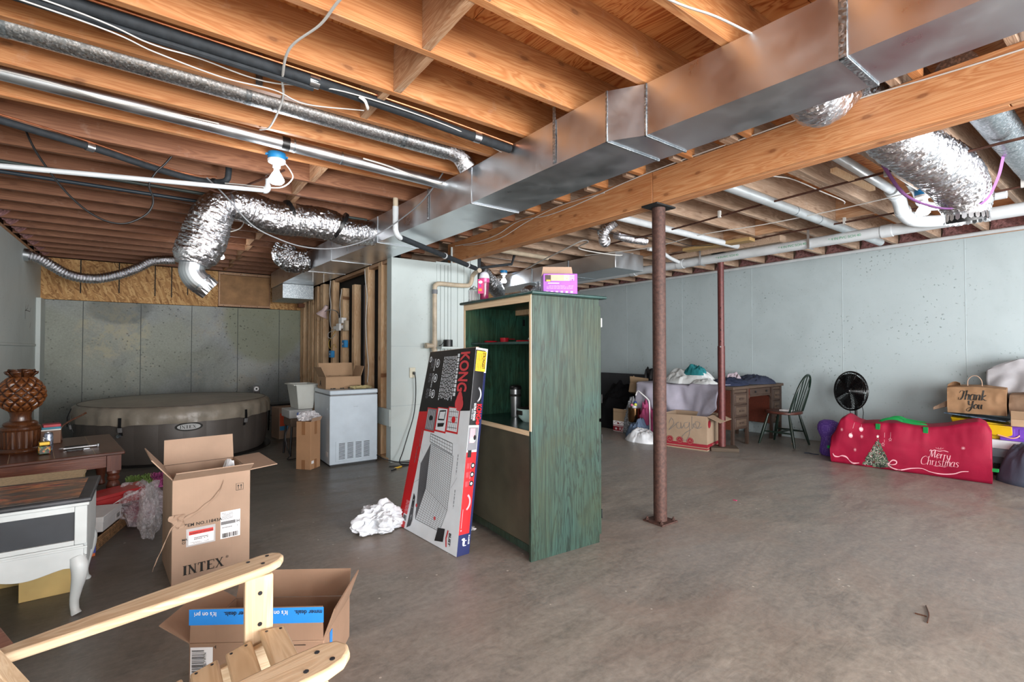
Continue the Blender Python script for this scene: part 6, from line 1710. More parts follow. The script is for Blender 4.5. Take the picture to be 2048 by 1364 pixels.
# ================================================================ hot tub, freezer, stud wall fittings
M_tub = simple('taupe_vinyl', '#4c4642', 0.5, var=0.06, vs=4, bump=0.15, bs=90)
M_cover = simple('taupe_cover', '#81796d', 0.38, var=0.12, vs=4, bump=0.25, bs=16, bd=0.02)
tb = thing('hot_tub', 'round inflatable taupe hot tub with a wrinkled cover at the back left', 'hot tub', (0.29, 7.5, 0))
R = 0.985; NP = 28
# vertical air panels
for k in range(NP):
    m = MB(); P = []
    for i in range(9):
        a = 2*PI*(k + i/8)/NP; row = []
        for z in (0.012, 0.05, 0.12, 0.25, 0.40, 0.50, 0.56, 0.60, 0.615):
            u = z/0.615; r = R - 0.05 + 0.065*math.sin(PI*min(1, max(0.02, u)))**0.45 + 0.005*math.sin(PI*i/8)
            row.append((r*math.cos(a), r*math.sin(a), z))
        P.append(row)
    m.sheet(P); m.build('air_panel', M_tub, tb, smooth=True)
MB().lathe([(R+0.06, 0.0), (R+0.06, 0.008), (R-0.1, 0.010)], n=64, caps=False).build('ground_mat', M_blackc, tb, smooth=True)
# cover: flat top, drooping skirt with puckers at the straps
n = 160; vs = []; straps = [math.radians(a) for a in (-122, -52, 18, 88, 158, -165)]
prof = [(0.0, 0.655), (0.45, 0.652), (0.80, 0.628), (0.92, 0.634), (0.99, 0.630), (1.03, 0.605), (1.05, 0.55), (1.052, 0.50), (1.048, 0.448)]
for j, (r, z) in enumerate(prof):
    for k in range(n):
        a = 2*PI*k/n
        d = min(abs((a-s_+PI) % (2*PI)-PI) for s_ in straps)
        rr, zz = r, z
        if j >= 3:
            w = (j-2)/6
            rr += 0.020*w*noise.noise(Vector((a*9, j*0.5, 1))) + 0.012*w*math.sin(a*34+3*noise.noise(Vector((a*3, j*0.4, 0))))*0.6
            if j == 8: zz += -0.02*math.exp(-(d/0.06)**2) + 0.006*noise.noise(Vector((a*5, 0, 0)))
            rr -= 0.02*w*math.exp(-(d/0.05)**2)
        elif j: zz += 0.006*noise.noise(Vector((r*4*math.cos(a), r*4*math.sin(a), 0)))
        vs.append((rr*R*math.cos(a), rr*R*math.sin(a), zz))
fs = [(j*n+k, j*n+(k+1) % n, (j+1)*n+(k+1) % n, (j+1)*n+k) for j in range(len(prof)-1) for k in range(n)]
cv = MB().add(vs, fs).build('cover', M_cover, tb, smooth=True, auto=1.6)
MB().tube([(R*0.987*math.cos(2*PI*k/96), R*0.987*math.sin(2*PI*k/96), 0.630) for k in range(96)], 0.005, 6, closed=True).build('piping', M_tub, cv, smooth=True)
for k in range(96):
    a = 2*PI*k/96 + 0.1
for s_ in straps[:3] + straps[-1:]:
    d = Vector((math.cos(s_), math.sin(s_), 0)); u = Vector((-d.y, d.x, 0))
    m = MB()
    c0 = d*(R*1.056); q = [c0+Vector((0,0,0.53)), d*(R*1.06)+Vector((0,0,0.44)), d*(R*1.028)+Vector((0,0,0.34))]
    for a, b in zip(q[:-1], q[1:]): m.add([a-u*0.016, a+u*0.016, b+u*0.016, b-u*0.016], [(0,1,2,3)])
    stp = m.build('strap', M_blackc, tb, solid=0.003)
    MB().bar(d*(R*1.058)+Vector((0,0,0.425)), d*(R*1.05)+Vector((0,0,0.375)), 0.04, 0.02, up=d).build('buckle', M_grey, stp, bev=0.004)
# logo oval on the side facing the room
la = math.atan2(6.5-7.5, 0.345-0.29); d = Vector((math.cos(la), math.sin(la), 0)); u = Vector((-d.y, d.x, 0))
class Curv(Flat):
    def P(s, x, y, k=0):
        a = la + x/(R+0.0175); r = R + 0.0215 + 0.001*k + (0.0 if abs(y) > 9 else 0)
        return Vector((r*math.cos(a), r*math.sin(a), 0.40 + y))
f = Curv((0,0,0), (1,0,0), (0,0,1))
f.ell(0, 0, 0.132, 0.048, 0, 0, 36).ell(0, 0, 0.110, 0.034, 1, 1, 36)
serif(f, 'INTEX', -0.085, -0.017, 0.034, 0.027, 0, 2)
f.mb.build('logo_badge', [M_ink, simple('logo_grey', '#9a9c9c', 0.4)], tb)
for a in (-128.5, -120.5):
    a = math.radians(a-3); d = Vector((math.cos(a), math.sin(a), 0))
    MB().tube([d*(R+0.0)+Vector((0,0,0.33)), d*(R+0.045)+Vector((0,0,0.335))], 0.018, 12).build('valve_cap', M_galv3, tb, smooth=True)
MB().tube([Vector((-1.0, -0.22, 0.60))*1.0, Vector((-1.03, -0.23, 0.50)), Vector((-1.03, -0.23, 0.40))], 0.006, 6).build('cord', M_blackc, tb, smooth=True)
cp_ = thing('tub_control', 'small control stand with a round dial behind the right end of the hot tub', 'control panel', (1.32, 8.5, 0))
MB().box((-0.09, -0.09, 0), (0.09, 0.09, 0.42)).build('base', M_tub, cp_, bev=0.02, seg=3)
MB().box((-0.02, -0.03, 0.421), (0.05, 0.03, 0.66)).build('stem', M_tub, cp_, bev=0.006)
MB().box((-0.055, -0.075, 0.60), (0.04, -0.031, 0.70)).build('head', M_grey, cp_, bev=0.015, seg=3)
MB().lathe([(0.034, 0), (0.034, 0.006)], (-0.008, -0.0755, 0.65), 20, ax=Matrix.Rotation(PI/2, 3, 'X')).build('dial', M_paper, cp_)
MB().lathe([(0.014, 0), (0.014, 0.004)], (-0.008, -0.082, 0.65), 14, ax=Matrix.Rotation(PI/2, 3, 'X')).build('knob', M_ink, cp_)
bx_ = thing('carton', 'small brown carton with orange and blue label squeezed behind the hot tub', 'box', (1.55, 7.6, 0), 0.2)
MB().box((-0.13, -0.13, 0), (0.13, 0.13, 0.44)).build('body', M_card, bx_, bev=0.003)
MB().box((-0.12, -0.134, 0.18), (-0.01, -0.1305, 0.36)).build('orange_label', simple('orange_print', '#c85233', 0.5), bx_)
MB().box((-0.12, -0.134, 0.12), (-0.01, -0.1305, 0.178)).build('blue_label', simple('blue_print2', '#3f87b5', 0.5), bx_)
sk = thing('folding_stool', 'dark low stool in the gap between the hot tub and the white machine', 'stool', (1.62, 8.25, 0))
MB().box((-0.16, -0.16, 0.40), (0.16, 0.16, 0.43)).build('seat', M_blackc, sk, bev=0.008)
for a in (-1, 1):
    for b in (-1, 1): MB().tube([(a*0.14, b*0.14, 0.0), (a*0.13, b*0.13, 0.3995)], 0.011, 8).build('leg', M_blackc, sk, smooth=True)

M_frz = simple('white_enamel', '#b5c1cb', 0.28, var=0.03)
fz = thing('chest_freezer', 'white chest freezer with a slotted vent low on its front', 'freezer', (1.80, 5.66, 0), -0.01)
MB().box((-0.262, -0.318, 0.02), (0.262, 0.318, 0.755)).build('body', M_frz, fz, bev=0.008, seg=3)
MB().box((-0.264, -0.322, 0.766), (0.264, 0.32, 0.815)).build('lid', M_frz, fz, bev=0.012, seg=3)
MB().box((-0.255, -0.31, 0.7555), (0.255, 0.31, 0.7655)).build('lid_seal', M_grey, fz)
MB().box((-0.25, -0.30, 0.0), (0.25, 0.30, 0.0195)).build('plinth', M_blackc, fz)
gv = MB().box((-0.20, -0.3225, 0.05), (0.19, -0.3185, 0.265)).build('vent_panel', M_frz, fz, bev=0.004)
for c in range(4):
    for r in range(12):
        x = -0.165 + c*0.09; z = 0.075 + r*0.0148
        MB().box((x, -0.3235, z), (x+0.065, -0.3228, z+0.006)).build('slot', M_ink, gv)
MB().box((-0.2635, -0.26, 0.10), (-0.262, -0.18, 0.15)).build('socket_label', M_wbox, fz, bev=0.0005)
MB().lathe([(0.012, 0), (0.012, 0.004)], (-0.262, -0.22, 0.61), 12, ax=Matrix.Rotation(-PI/2, 3, 'Y')).build('lock', M_galv, fz)
MB().box((-0.01, -0.3192, 0.63), (0.04, -0.3183, 0.632)).build('scratch', M_grey, fz)
cf = carton('cardboard_box', 'open brown carton full of odds and ends on top of the chest freezer', (1.74, 5.68, 0.8155), 0.05, 0.40, 0.26, 0.135, {'b': (0.15, 6), 'l': (0.12, 25), 'r': (0.12, 18)}, mat=cardboard('plain_cardboard', '#a08367'))
f = Flat((-0.2, -0.1302, 0), (1, 0, 0), (0, 0, 1)); f.scribble(0.05, 0.0, 0.36, 0.012, 1, 0, 2, 0.9, fill=0.8); f.build('printing', [M_ink], cf)
f = Flat((-0.2002, 0.1, 0), (0, -1, 0), (0, 0, 1)); f.text('A', 0.03, 0.03, 0.09, 0, bold=0.02); f.build('side_print', [M_ink], cf)
for i, (x, y, r, c) in enumerate(((-0.12, 0.02, 0.05, '#8e9098'), (-0.07, -0.03, 0.045, '#b0533c'), (-0.03, 0.03, 0.05, '#c9ccd2'), (0.03, -0.02, 0.05, '#dfe2e6'), (0.09, 0.02, 0.045, '#9a8f88'))):
    p = Matrix.Rotation(0.05, 3, 'Z') @ Vector((x, y, 0))
    crumple('packing_item', ('crumpled grey packet', 'crumpled rust-red packet', 'pale grey packet', 'white packet', 'beige packet')[i] + ' inside the carton on the freezer', 'packet', (1.74+p.x, 5.68+p.y, 0.823), (r, r*0.9, 0.055), simple('packet_%d' % i, c, 0.4, var=0.3, vs=40), 0.3, 3, 20+i)
crumple('work_gloves', 'tan work gloves on the front edge of the freezer lid', 'gloves', (1.90, 5.44, 0.8155), (0.12, 0.06, 0.022), cloth('tan_cloth', '#b3a67c', 0.9), 0.4, 4, 31, smooth=True)
# white plastic tub on a grey machine with a black stand
wt = thing('plastic_basin', 'off-white plastic tub standing left of the chest freezer', 'tub', (1.455, 6.2, 0.56), 0.05)
def frust(m, z0, a0, b0, z1, a1, b1):
    m.hexa([(-a0,-b0,z0), (a0,-b0,z0), (a0,b0,z0), (-a0,b0,z0), (-a1,-b1,z1), (a1,-b1,z1), (a1,b1,z1), (-a1,b1,z1)])
M_basin = simple('ivory_plastic', '#c3c6c1', 0.35, var=0.03)
m = MB(); z0, z1 = 0.001, 0.28
a0, b0, a1, b1, t_ = 0.085, 0.15, 0.12, 0.19, 0.006
for s in range(4):
    rot = Matrix.Rotation(s*PI/2, 4, 'Z'); A, B = ((a0, b0) if s % 2 == 0 else (b0, a0)); C_, D2 = ((a1, b1) if s % 2 == 0 else (b1, a1))
    vs = [(-A, -B, z0), (A, -B, z0), (A, -B+t_, z0), (-A, -B+t_, z0), (-C_, -D2, z1), (C_, -D2, z1), (C_, -D2+t_, z1), (-C_, -D2+t_, z1)]
    st = len(m.v); m.hexa(vs); m.xf(rot, st)
m.box((-a0, -b0, z0), (a0, b0, z0+0.005)); m.build('body', M_basin, wt)
m = MB(); P = [(-a1-0.012, -b1-0.012), (a1+0.012, -b1-0.012), (a1+0.012, b1+0.012), (-a1-0.012, b1+0.012)]
for s in range(4):
    p, q = P[s], P[(s+1) % 4]; m.bar((p[0], p[1], z1+0.004), (q[0], q[1], z1+0.004), 0.03, 0.012)
m.build('rim', M_basin, wt, bev=0.004)
mc = thing('sewing_machine_base', 'grey-white machine with a round blue badge under the off-white tub', 'machine', (1.40, 6.2, 0.0), 0.05)
MB().box((-0.13, -0.17, 0.46), (0.13, 0.17, 0.558)).build('top_housing', simple('grey_machine', '#a6a8a8', 0.4), mc, bev=0.01, seg=2)
MB().box((-0.11, -0.15, 0.36), (0.11, 0.15, 0.4595)).build('lower_housing', simple('brown_machine', '#5f4e40', 0.6), mc, bev=0.01)
MB().lathe([(0.02, 0), (0.02, 0.003)], (-0.03, -0.1705, 0.51), 18, ax=Matrix.Rotation(PI/2, 3, 'X')).build('badge', simple('badge_blue', '#5a6fa8', 0.4), mc)
for a in (-1, 1):
    for b in (-1, 1):
        MB().tube([(a*0.11, b*0.14, 0.02), (a*0.09, b*0.12, 0.3595)], 0.013, 8).build('stand_leg', M_blackc, mc, smooth=True)
MB().tube(smooth_path([(-0.12, -0.15, 0.40), (-0.17, -0.18, 0.28), (-0.16, -0.20, 0.15), (-0.13, -0.20, 0.05), (-0.16, -0.22, 0.012), (-0.10, -0.24, 0.012), (-0.05, -0.22, 0.012)], 5), 0.006, 7).build('power_cord', M_blackc, mc, smooth=True)
tbx = thing('tall_carton', 'tall narrow taped carton standing in front of the freezer corner', 'box', (1.352, 5.47, 0), 0.72)
MB().box((-0.085, -0.085, 0.001), (0.085, 0.085, 0.50)).build('body', cardboard('taped_cardboard', '#a47e5e'), tbx, bev=0.003)
for z0, z1 in ((0.0, 0.10), (0.36, 0.50)):
    MB().box((-0.02, -0.0865, z0+0.002), (0.02, -0.0853, z1)).build('packing_tape', simple('brown_tape', '#8a6243', 0.25), tbx)
    MB().box((-0.0865, -0.02, z0+0.002), (-0.0853, 0.02, z1)).build('packing_tape', simple('brown_tape', '#8a6243', 0.25), tbx)
MB().box((-0.07, -0.0868, 0.06), (-0.03, -0.0856, 0.09)).build('label', M_paper, tbx)
for sx in (-1,):
    MB().hexa([(-0.085,-0.09,0.50), (0.085,-0.09,0.50), (0.085,-0.086,0.50), (-0.085,-0.086,0.50), (-0.083,-0.11,0.54), (0.083,-0.11,0.54), (0.083,-0.106,0.54), (-0.083,-0.106,0.54)]).build('flap', M_card, tbx)
crumple('plastic_bag', 'clear crinkled plastic sticking out of the tall narrow carton', 'plastic wrap', (1.352, 5.47, 0.501), (0.10, 0.08, 0.06), clear_film('clear_film2', alpha=0.5), 0.45, 4, 14)

# stud wall fittings
M_pinkl = simple('pale_pink_enamel', '#c6b0ae', 0.4)
cl_ = thing('clip_lamp', 'pale pink clip-on lamp on a bent arm fixed to the studs', 'lamp', (2.13, 6.95, 1.68))
c = Vector((-0.05, 0.62, 0.15)); ax = Vector((-0.35, 0.25, -0.8)).normalized()
q = ax.to_track_quat('Z', 'Y').to_matrix()
MB().lathe([(0.020, -0.10), (0.030, -0.09), (0.034, -0.02), (0.042, 0.0), (0.085, 0.075), (0.086, 0.08)], c, 24, ax=q, caps=False).build('lamp_shade', M_pinkl, cl_, smooth=True, solid=0.002)
MB().lathe([(0.02, -0.1), (0.0, -0.105)], c, 16, ax=q, caps=False).build('shade_cap', M_pinkl, cl_, smooth=True)
MB().tube(smooth_path([c + Vector((0, -0.03, 0)), c + Vector((0.03, -0.25, 0.01)), (0.0, 0.13, 0.11), (0.0, 0.04, 0.0), (0.0, 0.02, -0.05)], 6), 0.006, 8).build('arm', M_galv3, cl_, smooth=True)
MB().lathe([(0.028, 0.0), (0.026, 0.01), (0.0, 0.045)], c + ax*0.01, 14, ax=q).build('bulb', M_porc, cl_, smooth=True)
pw = thing('power_strip', 'cluster of white power adapters screwed to the studs below the clip lamp', 'power strip', (2.10, 6.86, 1.56))
for a, b in (((-0.01, -0.16, -0.02), (0.045, 0.28, 0.03)), ((-0.04, -0.10, -0.045), (-0.011, 0.05, 0.055)), ((-0.035, -0.19, 0.056), (0.03, -0.05, 0.13))):
    MB().box(a, b).build('adapter', M_porc, pw, bev=0.006)
MB().box((-0.01, -0.26, -0.05), (0.04, -0.161, 0.09)).build('outlet_box', M_pvco, pw, bev=0.004)
for (y, z) in ((7.32, 1.19), (6.72, 1.335)):
    t = thing('outlet_box', 'blue electrical box on the studs, ' + ('lower left one' if y > 7 else 'upper right one'), 'electrical box', (2.13, y, z), group='blue outlet boxes on the studs')
    MB().box((-0.03, -0.06, -0.05), (0.02, 0.06, 0.05)).build('box', M_blue, t, bev=0.006)
    MB().box((-0.032, -0.035, -0.025), (-0.0305, 0.035, 0.025)).build('cover', simple('box_inner_blue', '#2b5f92', 0.5), t)
    MB().lathe([(0.014, 0), (0.014, 0.002)], (-0.0325, 0.0, 0.0), 12, ax=Matrix.Rotation(-PI/2, 3, 'Y')).build('plug', M_paper, t)
cable('white_cable', 'white cable running down the studs to the power adapters', [(2.13, 7.42, 2.28), (2.12, 7.42, 2.1), (2.12, 7.36, 1.9), (2.12, 7.40, 1.75), (2.10, 7.30, 1.60), (2.08, 7.15, 1.56)], 0.006, M_white)
cable('white_cable', 'white cable hanging on the stud behind the clip lamp arm', [(2.14, 6.92, 2.1), (2.12, 6.93, 1.9), (2.12, 6.9, 1.72), (2.10, 6.88, 1.64)], 0.005, M_white)
cable('white_cable', 'long white cable following the stud at the right of the grey vent pipe', [(2.14, 6.0, 2.26), (2.12, 5.92, 2.1), (2.12, 5.86, 1.9), (2.12, 5.90, 1.6), (2.12, 5.86, 1.3), (2.12, 5.80, 1.05), (2.10, 5.78, 0.86)], 0.006, M_white)
cable('yellow_cable', 'yellow cable looping between the two blue boxes', [(2.10, 7.05, 1.53), (2.09, 7.25, 1.42), (2.09, 7.35, 1.35), (2.09, 7.28, 1.27), (2.09, 7.1, 1.33), (2.09, 6.98, 1.28)], 0.004, simple('yellow_jacket', '#c9a840', 0.5))
cable('white_cable', 'white loop under the adapters', [(2.07, 6.95, 1.53), (2.05, 7.2, 1.50), (2.06, 7.28, 1.44), (2.07, 7.15, 1.42), (2.08, 7.0, 1.47)], 0.005, M_white)
ol = thing('wall_outlet', 'ivory double wall outlet on the white partition', 'outlet', (2.405, 5.174, 0.99))
MB().box((-0.035, -0.006, -0.058), (0.035, 0.0, 0.058)).build('cover_plate', simple('ivory', '#c9c3ab', 0.4), ol, bev=0.003)
MB().box((0.0, -0.03, -0.02), (0.026, -0.0065, 0.012)).build('plug', M_blackc, ol, bev=0.004)
cable('black_cable', 'black power cord from the outlet down to the floor behind the crate box', [(2.418, 5.145, 0.985), (2.425, 5.13, 0.9), (2.43, 5.14, 0.70), (2.40, 5.13, 0.5), (2.33, 5.12, 0.30), (2.26, 5.10, 0.12), (2.20, 5.05, 0.015), (2.25, 4.95, 0.008), (2.33, 5.0, 0.008), (2.2, 5.06, 0.02), (2.12, 5.12, 0.035), (2.04, 5.14, 0.07), (2.0, 5.2, 0.10)], 0.006, M_blackc)
cable('black_cable', 'black cord end curled on the floor near the yellow pliers', [(2.30, 4.95, 0.008), (2.2, 4.92, 0.008), (2.12, 4.95, 0.008), (2.05, 4.98, 0.008)], 0.006, M_blackc)
pl_ = thing('pliers', 'pliers with black and yellow handles on the floor beside the crate box', 'pliers', (2.08, 4.84, 0.001), 0.5)
MB().bar((-0.09, 0.0, 0.008), (0.0, 0.012, 0.008), 0.014, 0.012).build('black_handle', M_blackc, pl_, bev=0.003)
MB().bar((0.0, 0.03, 0.009), (0.10, 0.02, 0.009), 0.018, 0.014).build('yellow_handle', M_ky, pl_, bev=0.003)
MB().bar((0.0, 0.012, 0.008), (0.0, 0.03, 0.008), 0.02, 0.010).build('pivot', M_galv, pl_, bev=0.002)

# ================================================================ right-hand group
M_desk = wood('old_desk_wood', '#38281f', '#4d3b30', axis=0, rough=0.6, dark='#2f2420', lines=0.7)
M_deskz = wood('old_desk_wood_upright', '#38281f', '#4d3b30', axis=2, rough=0.6, dark='#2f2420', lines=0.7)
M_deskr = wood('desk_red_wood', '#4b2115', '#6a3020', axis=0, rough=0.5, dark='#35150d', lines=0.7)
M_dlit = wood('desk_scuffed', '#45362b', '#5d4b3d', axis=0, rough=0.7, dark='#4a3c32', lines=0.7)
dk = thing('writing_desk', 'old dark wooden kneehole desk with drawers against the right wall', 'desk', (6.02, 3.37, 0))
DW, DD = 1.32, 0.56
MB().box((-0.02, -0.02, 0.735), (DW+0.02, DD, 0.772)).build('top', M_dlit, dk, bev=0.006, seg=2)
for x0, x1, nd in ((0.0, 0.40, 3), (1.02, DW, 3)):
    z0 = 0.21
    MB().box((x0, 0.02, z0), (x1, DD-0.02, 0.7345)).build('pedestal', M_desk, dk, bev=0.002, seg=1)
    MB().box((x0-0.003, 0.03, z0+0.01), (x0-0.0005, DD-0.03, 0.725)).build('side_panel', M_deskr, dk)
    for sx in (x0, x1-0.045):
        for sy in (-0.0, DD-0.06):
            MB().hexa([(sx+0.004, sy+0.003, 0), (sx+0.041, sy+0.003, 0), (sx+0.041, sy+0.042, 0), (sx+0.004, sy+0.042, 0), (sx, sy, 0.7345 if sy < 0.1 else 0.209), (sx+0.045, sy, 0.7345 if sy < 0.1 else 0.209), (sx+0.045, sy+0.0195, 0.7345 if sy < 0.1 else 0.209), (sx, sy+0.0195, 0.7345 if sy < 0.1 else 0.209)]).build('leg', M_deskz, dk, bev=0.002, seg=1)
    MB().box((x0+0.046, 0.008, 0.695), (x1-0.046, 0.0195, 0.725)).build('pull_board', M_dlit, dk, bev=0.003)
    for k in range(nd):
        a = 0.225 + k*0.157; b = a + 0.145
        d = MB().box((x0+0.052, 0.0, a), (x1-0.052, 0.0195, b)).build('drawer', M_desk, dk, bev=0.006, seg=2)
        MB().box((x0+0.075, -0.004, a+0.025), (x1-0.075, -0.0002, b-0.025)).build('drawer_panel', M_dlit, d, bev=0.003)
        c = (x0+x1)/2
        MB().box((c-0.05, -0.022, (a+b)/2-0.01), (c+0.05, -0.0045, (a+b)/2+0.01)).build('handle', M_desk, d, bev=0.006)
cd_ = MB().box((0.445, 0.0, 0.645), (0.975, 0.019, 0.728)).build('drawer', M_desk, dk, bev=0.004)
for x in (0.56, 0.86): MB().lathe([(0.008, 0), (0.014, 0.012), (0.010, 0.02)], (x, -0.0003, 0.685), 12, ax=Matrix.Rotation(PI/2, 3, 'X')).build('knob', M_blackc, cd_, smooth=True)
MB().box((0.402, 0.01, 0.60), (0.444, 0.03, 0.7345)).build('corner_block', M_deskr, dk, bev=0.004)
arch = [(0.402, 0.56)] + [(0.402+0.06*(1-math.cos(a)), 0.56+0.06*math.sin(a)) for a in [i*PI/12 for i in range(1, 7)]] + [(1.018-0.06*(1-math.cos(a)), 0.56+0.06*math.sin(a)) for a in [i*PI/12 for i in range(6, 0, -1)]] + [(1.018, 0.56), (1.018, 0.644), (0.402, 0.644)]
MB().prism(arch, (0, 0.015, 0), o=(0, 0.012, 0)).build('arched_apron', M_desk, dk)
MB().box((0.401, DD-0.04, 0.23), (1.019, DD-0.025, 0.7345)).build('modesty_panel', M_deskr, dk)

M_wgreen = simple('dark_green_paint', '#16261f', 0.3, var=0.1)
M_seat = wood('chair_seat_wood', '#4a2720', '#693a30', axis=1, rough=0.35, dark='#35180f', lines=0.6)
wc_ = thing('windsor_chair', 'dark green hoop-back chair with a brown seat facing the desk', 'chair', (6.78, 3.09, 0))
seatp = [(0.21*math.copysign(abs(math.cos(a))**0.75, math.cos(a)), 0.21*math.copysign(abs(math.sin(a))**0.8, math.sin(a))) for a in [2*PI*k/28 for k in range(28)]]
MB().prism(seatp, (0, 0, 0.035), o=(0, 0, 0.41), u=(1,0,0), v=(0,1,0)).build('seat', M_seat, wc_, bev=0.010, seg=3)
for sx in (-1, 1):
    for sy in (-1, 1):
        a = Vector((sx*0.14, sy*0.13, 0.4095)); b = Vector((sx*0.21, sy*0.225, 0.0))
        P = [b.lerp(a, t) for t in (0, 0.1, 0.3, 0.45, 0.6, 0.8, 1)]
        MB().tube(P, 1, 12, rs=[0.012, 0.015, 0.019, 0.020, 0.019, 0.016, 0.012]).build('leg', M_wgreen, wc_, smooth=True)
lg = lambda sx, sy, t: Vector((sx*0.21, sy*0.225, 0)).lerp(Vector((sx*0.14, sy*0.13, 0.41)), t)
for sx in (-1, 1): MB().tube([lg(sx, -1, 0.42), (lg(sx,-1,0.42)+lg(sx,1,0.42))/2, lg(sx, 1, 0.42)], 1, 10, rs=[0.008, 0.015, 0.008]).build('stretcher', M_wgreen, wc_, smooth=True)
MB().tube([(lg(-1,-1,0.42)+lg(-1,1,0.42))/2, (lg(-1,-1,0.42)+lg(1,1,0.42))/2, (lg(1,-1,0.42)+lg(1,1,0.42))/2], 1, 10, rs=[0.008, 0.014, 0.008]).build('stretcher', M_wgreen, wc_, smooth=True)
hoop = []
for i in range(25):
    a = PI*i/24; s = math.sin(a)
    x = -0.185*math.cos(a)*(1+0.10*s); z = 0.44 + 0.49*s**0.75; hoop.append((x, -0.155 - 0.20*(z-0.44)/0.49*0.75, z))
MB().tube(hoop, 0.013, 12).build('hoop_back', M_wgreen, wc_, smooth=True)
for k in range(-2, 3):
    x = k*0.058; xt = x*1.35
    cs = max(-1, min(1, xt/0.20)); s = math.sqrt(max(0, 1-cs*cs)); zt = 0.44+0.49*max(0.3, s)**0.75 - 0.008
    MB().tube([(x, -0.165, 0.4455), (xt, -0.155-0.15*(zt-0.44)/0.49, zt)], 0.008, 8).build('spindle', M_wgreen, wc_, smooth=True)
solo(MB().box((6.72, 2.98, 0.4455), (6.86, 3.12, 0.458)), 'paper_pad', M_paper, 'small white pad lying on the chair seat', 'paper', bev=0.002)
solo(MB().box((6.85, 3.0, 0.001), (6.88, 3.03, 0.012)), 'floor_crumb', M_creamt, 'tiny pale scrap on the floor under the green chair', 'litter', bev=0.003)

# cloth helper: draped pile from a height field
def heap(name, label, c, R, h, mat, seed=1, fold=0.35, n=44, rz=0.0, cat='clothes', dro=0.0, pw=2.2, skirt=0.0):
    cx, cy, cz = c; P = []; bot = []
    for i in range(n+1):
        row = []
        for j in range(n+1):
            u = 2*i/n-1; v = 2*j/n-1
            # square -> superellipse disk
            r = max(abs(u), abs(v)); 
            if r > 0: L = math.hypot(u, v); x, y = u/L*r, v/L*r
            else: x = y = 0
            e = 1 + 0.18*noise.noise(Vector((math.atan2(y, x)*1.1, seed, 2.0)))
            X = x*R[0]*e; Y = y*R[1]*e
            base = (1-min(1, r)**pw)
            f = noise.noise(Vector((x*2.2+seed, y*2.2, 0)))*0.9 + (0.5-abs(noise.noise(Vector((x*3.4, y*3.4+seed, 1)))))*1.0 + 0.45*(0.5-abs(noise.noise(Vector((x*7, y*7, seed)))))
            z = h*base*(1 + fold*(f-0.4)) + 0.006*(1-r)
            if skirt and r > 0.9: z -= skirt*(r-0.9)/0.1
            row.append(Vector((cx + X*math.cos(rz) - Y*math.sin(rz), cy + X*math.sin(rz) + Y*math.cos(rz), cz + max(z, 0.0 if not skirt else -9))))
        P.append(row)
    return solo(MB().sheet(P), name, mat, label, cat, smooth=True, auto=1.6, solid=0.006)
M_lav = cloth('lavender_grey_sheet', '#b5b2c2', 0.85)
M_whc = cloth('white_cloth', '#d9dedf', 0.9)
M_tealc = cloth('teal_cloth', '#2b7a80', 0.9)
M_navy = cloth('navy_cloth', '#262d42', 0.9)
M_blk = cloth('black_cloth', '#0e0e11', 0.9)
M_pnk = cloth('pink_cloth', '#b2517c', 0.9)
M_jean = cloth('blue_grey_cloth', '#7286a3', 0.9)
# table hidden under the sheet
tb2 = thing('covered_table', 'table completely draped in a lavender-grey sheet, left of the desk', 'table', (6.45, 4.45, 0))
MB().box((-0.40, -0.44, 0.72), (0.45, 0.36, 0.745)).build('tabletop', M_dlit, tb2, bev=0.003)
for a in (-0.38, 0.40):
    for b in (-0.42, 0.30): MB().box((a, b, 0), (a+0.04, b+0.04, 0.7195)).build('leg', M_desk, tb2)
# sheet: over the top, hanging down the left side with swags
P = []; NI, NJ = 46, 60
for j in range(NJ+1):
    v = j/NJ; y = 4.86 - 1.38*v            # from far to near
    row = []
    top = 0.765 if y > 3.95 else 0.795
    for i in range(NI+1):
        u = i/NI
        if u < 0.35:
            t = 1-u/0.35; x = 5.975 + 0.5*t*(1 if y > 3.9 else 0.5); z = top + 0.008*noise.noise(Vector((x*9, y*9, 0)))
        else:
            t = (u-0.35)/0.65
            hem = 0.10 + 0.22*abs(math.sin(v*4.0+0.4)) + (0.0 if v < 0.8 else 0.9*(v-0.8))
            z = top - (top-hem)*t
            fold = 0.035*math.sin(y*13 + 3.5*t + 2.0*math.sin(y*4+2*t)) * t**0.6 + 0.03*noise.noise(Vector((y*7, t*3, 4)))
            swag = 0.06*math.sin(PI*min(1, t*1.1))*math.sin(y*6.5+1.0)
            x = 5.965 - 0.03 - 0.10*t + fold*0.8 + swag*0.5
        row.append((x, y, z))
    P.append(row)
solo(MB().sheet(P), 'draped_sheet', M_lav, 'lavender-grey bed sheet hanging in folds over the hidden table', 'sheet', smooth=True, auto=1.8, solid=0.004)
heap('white_laundry', 'heap of white laundry on the sheet-covered table', (6.20, 4.12, 0.775), (0.22, 0.42), 0.165, M_whc, 3, 0.5, pw=5)
heap('teal_towel', 'crumpled teal towel on top of the white laundry', (6.17, 4.00, 0.90), (0.12, 0.17), 0.11, M_tealc, 7, 0.5, pw=4)
heap('white_cloth', 'white cloth corner slipping over the sheet edge below the teal towel', (6.05, 3.78, 0.79), (0.10, 0.20), 0.05, M_whc, 9, 0.5, pw=4)
heap('navy_clothes', 'navy blue clothes spread over the left part of the desk top', (6.38, 3.62, 0.773), (0.30, 0.22), 0.075, M_navy, 4, 0.5, pw=5)
heap('navy_clothes', 'dark blue jacket folded over the right part of the desk top', (7.02, 3.60, 0.773), (0.33, 0.24), 0.09, cloth('slate_cloth', '#33394b', 0.9), 6, 0.4, pw=6)
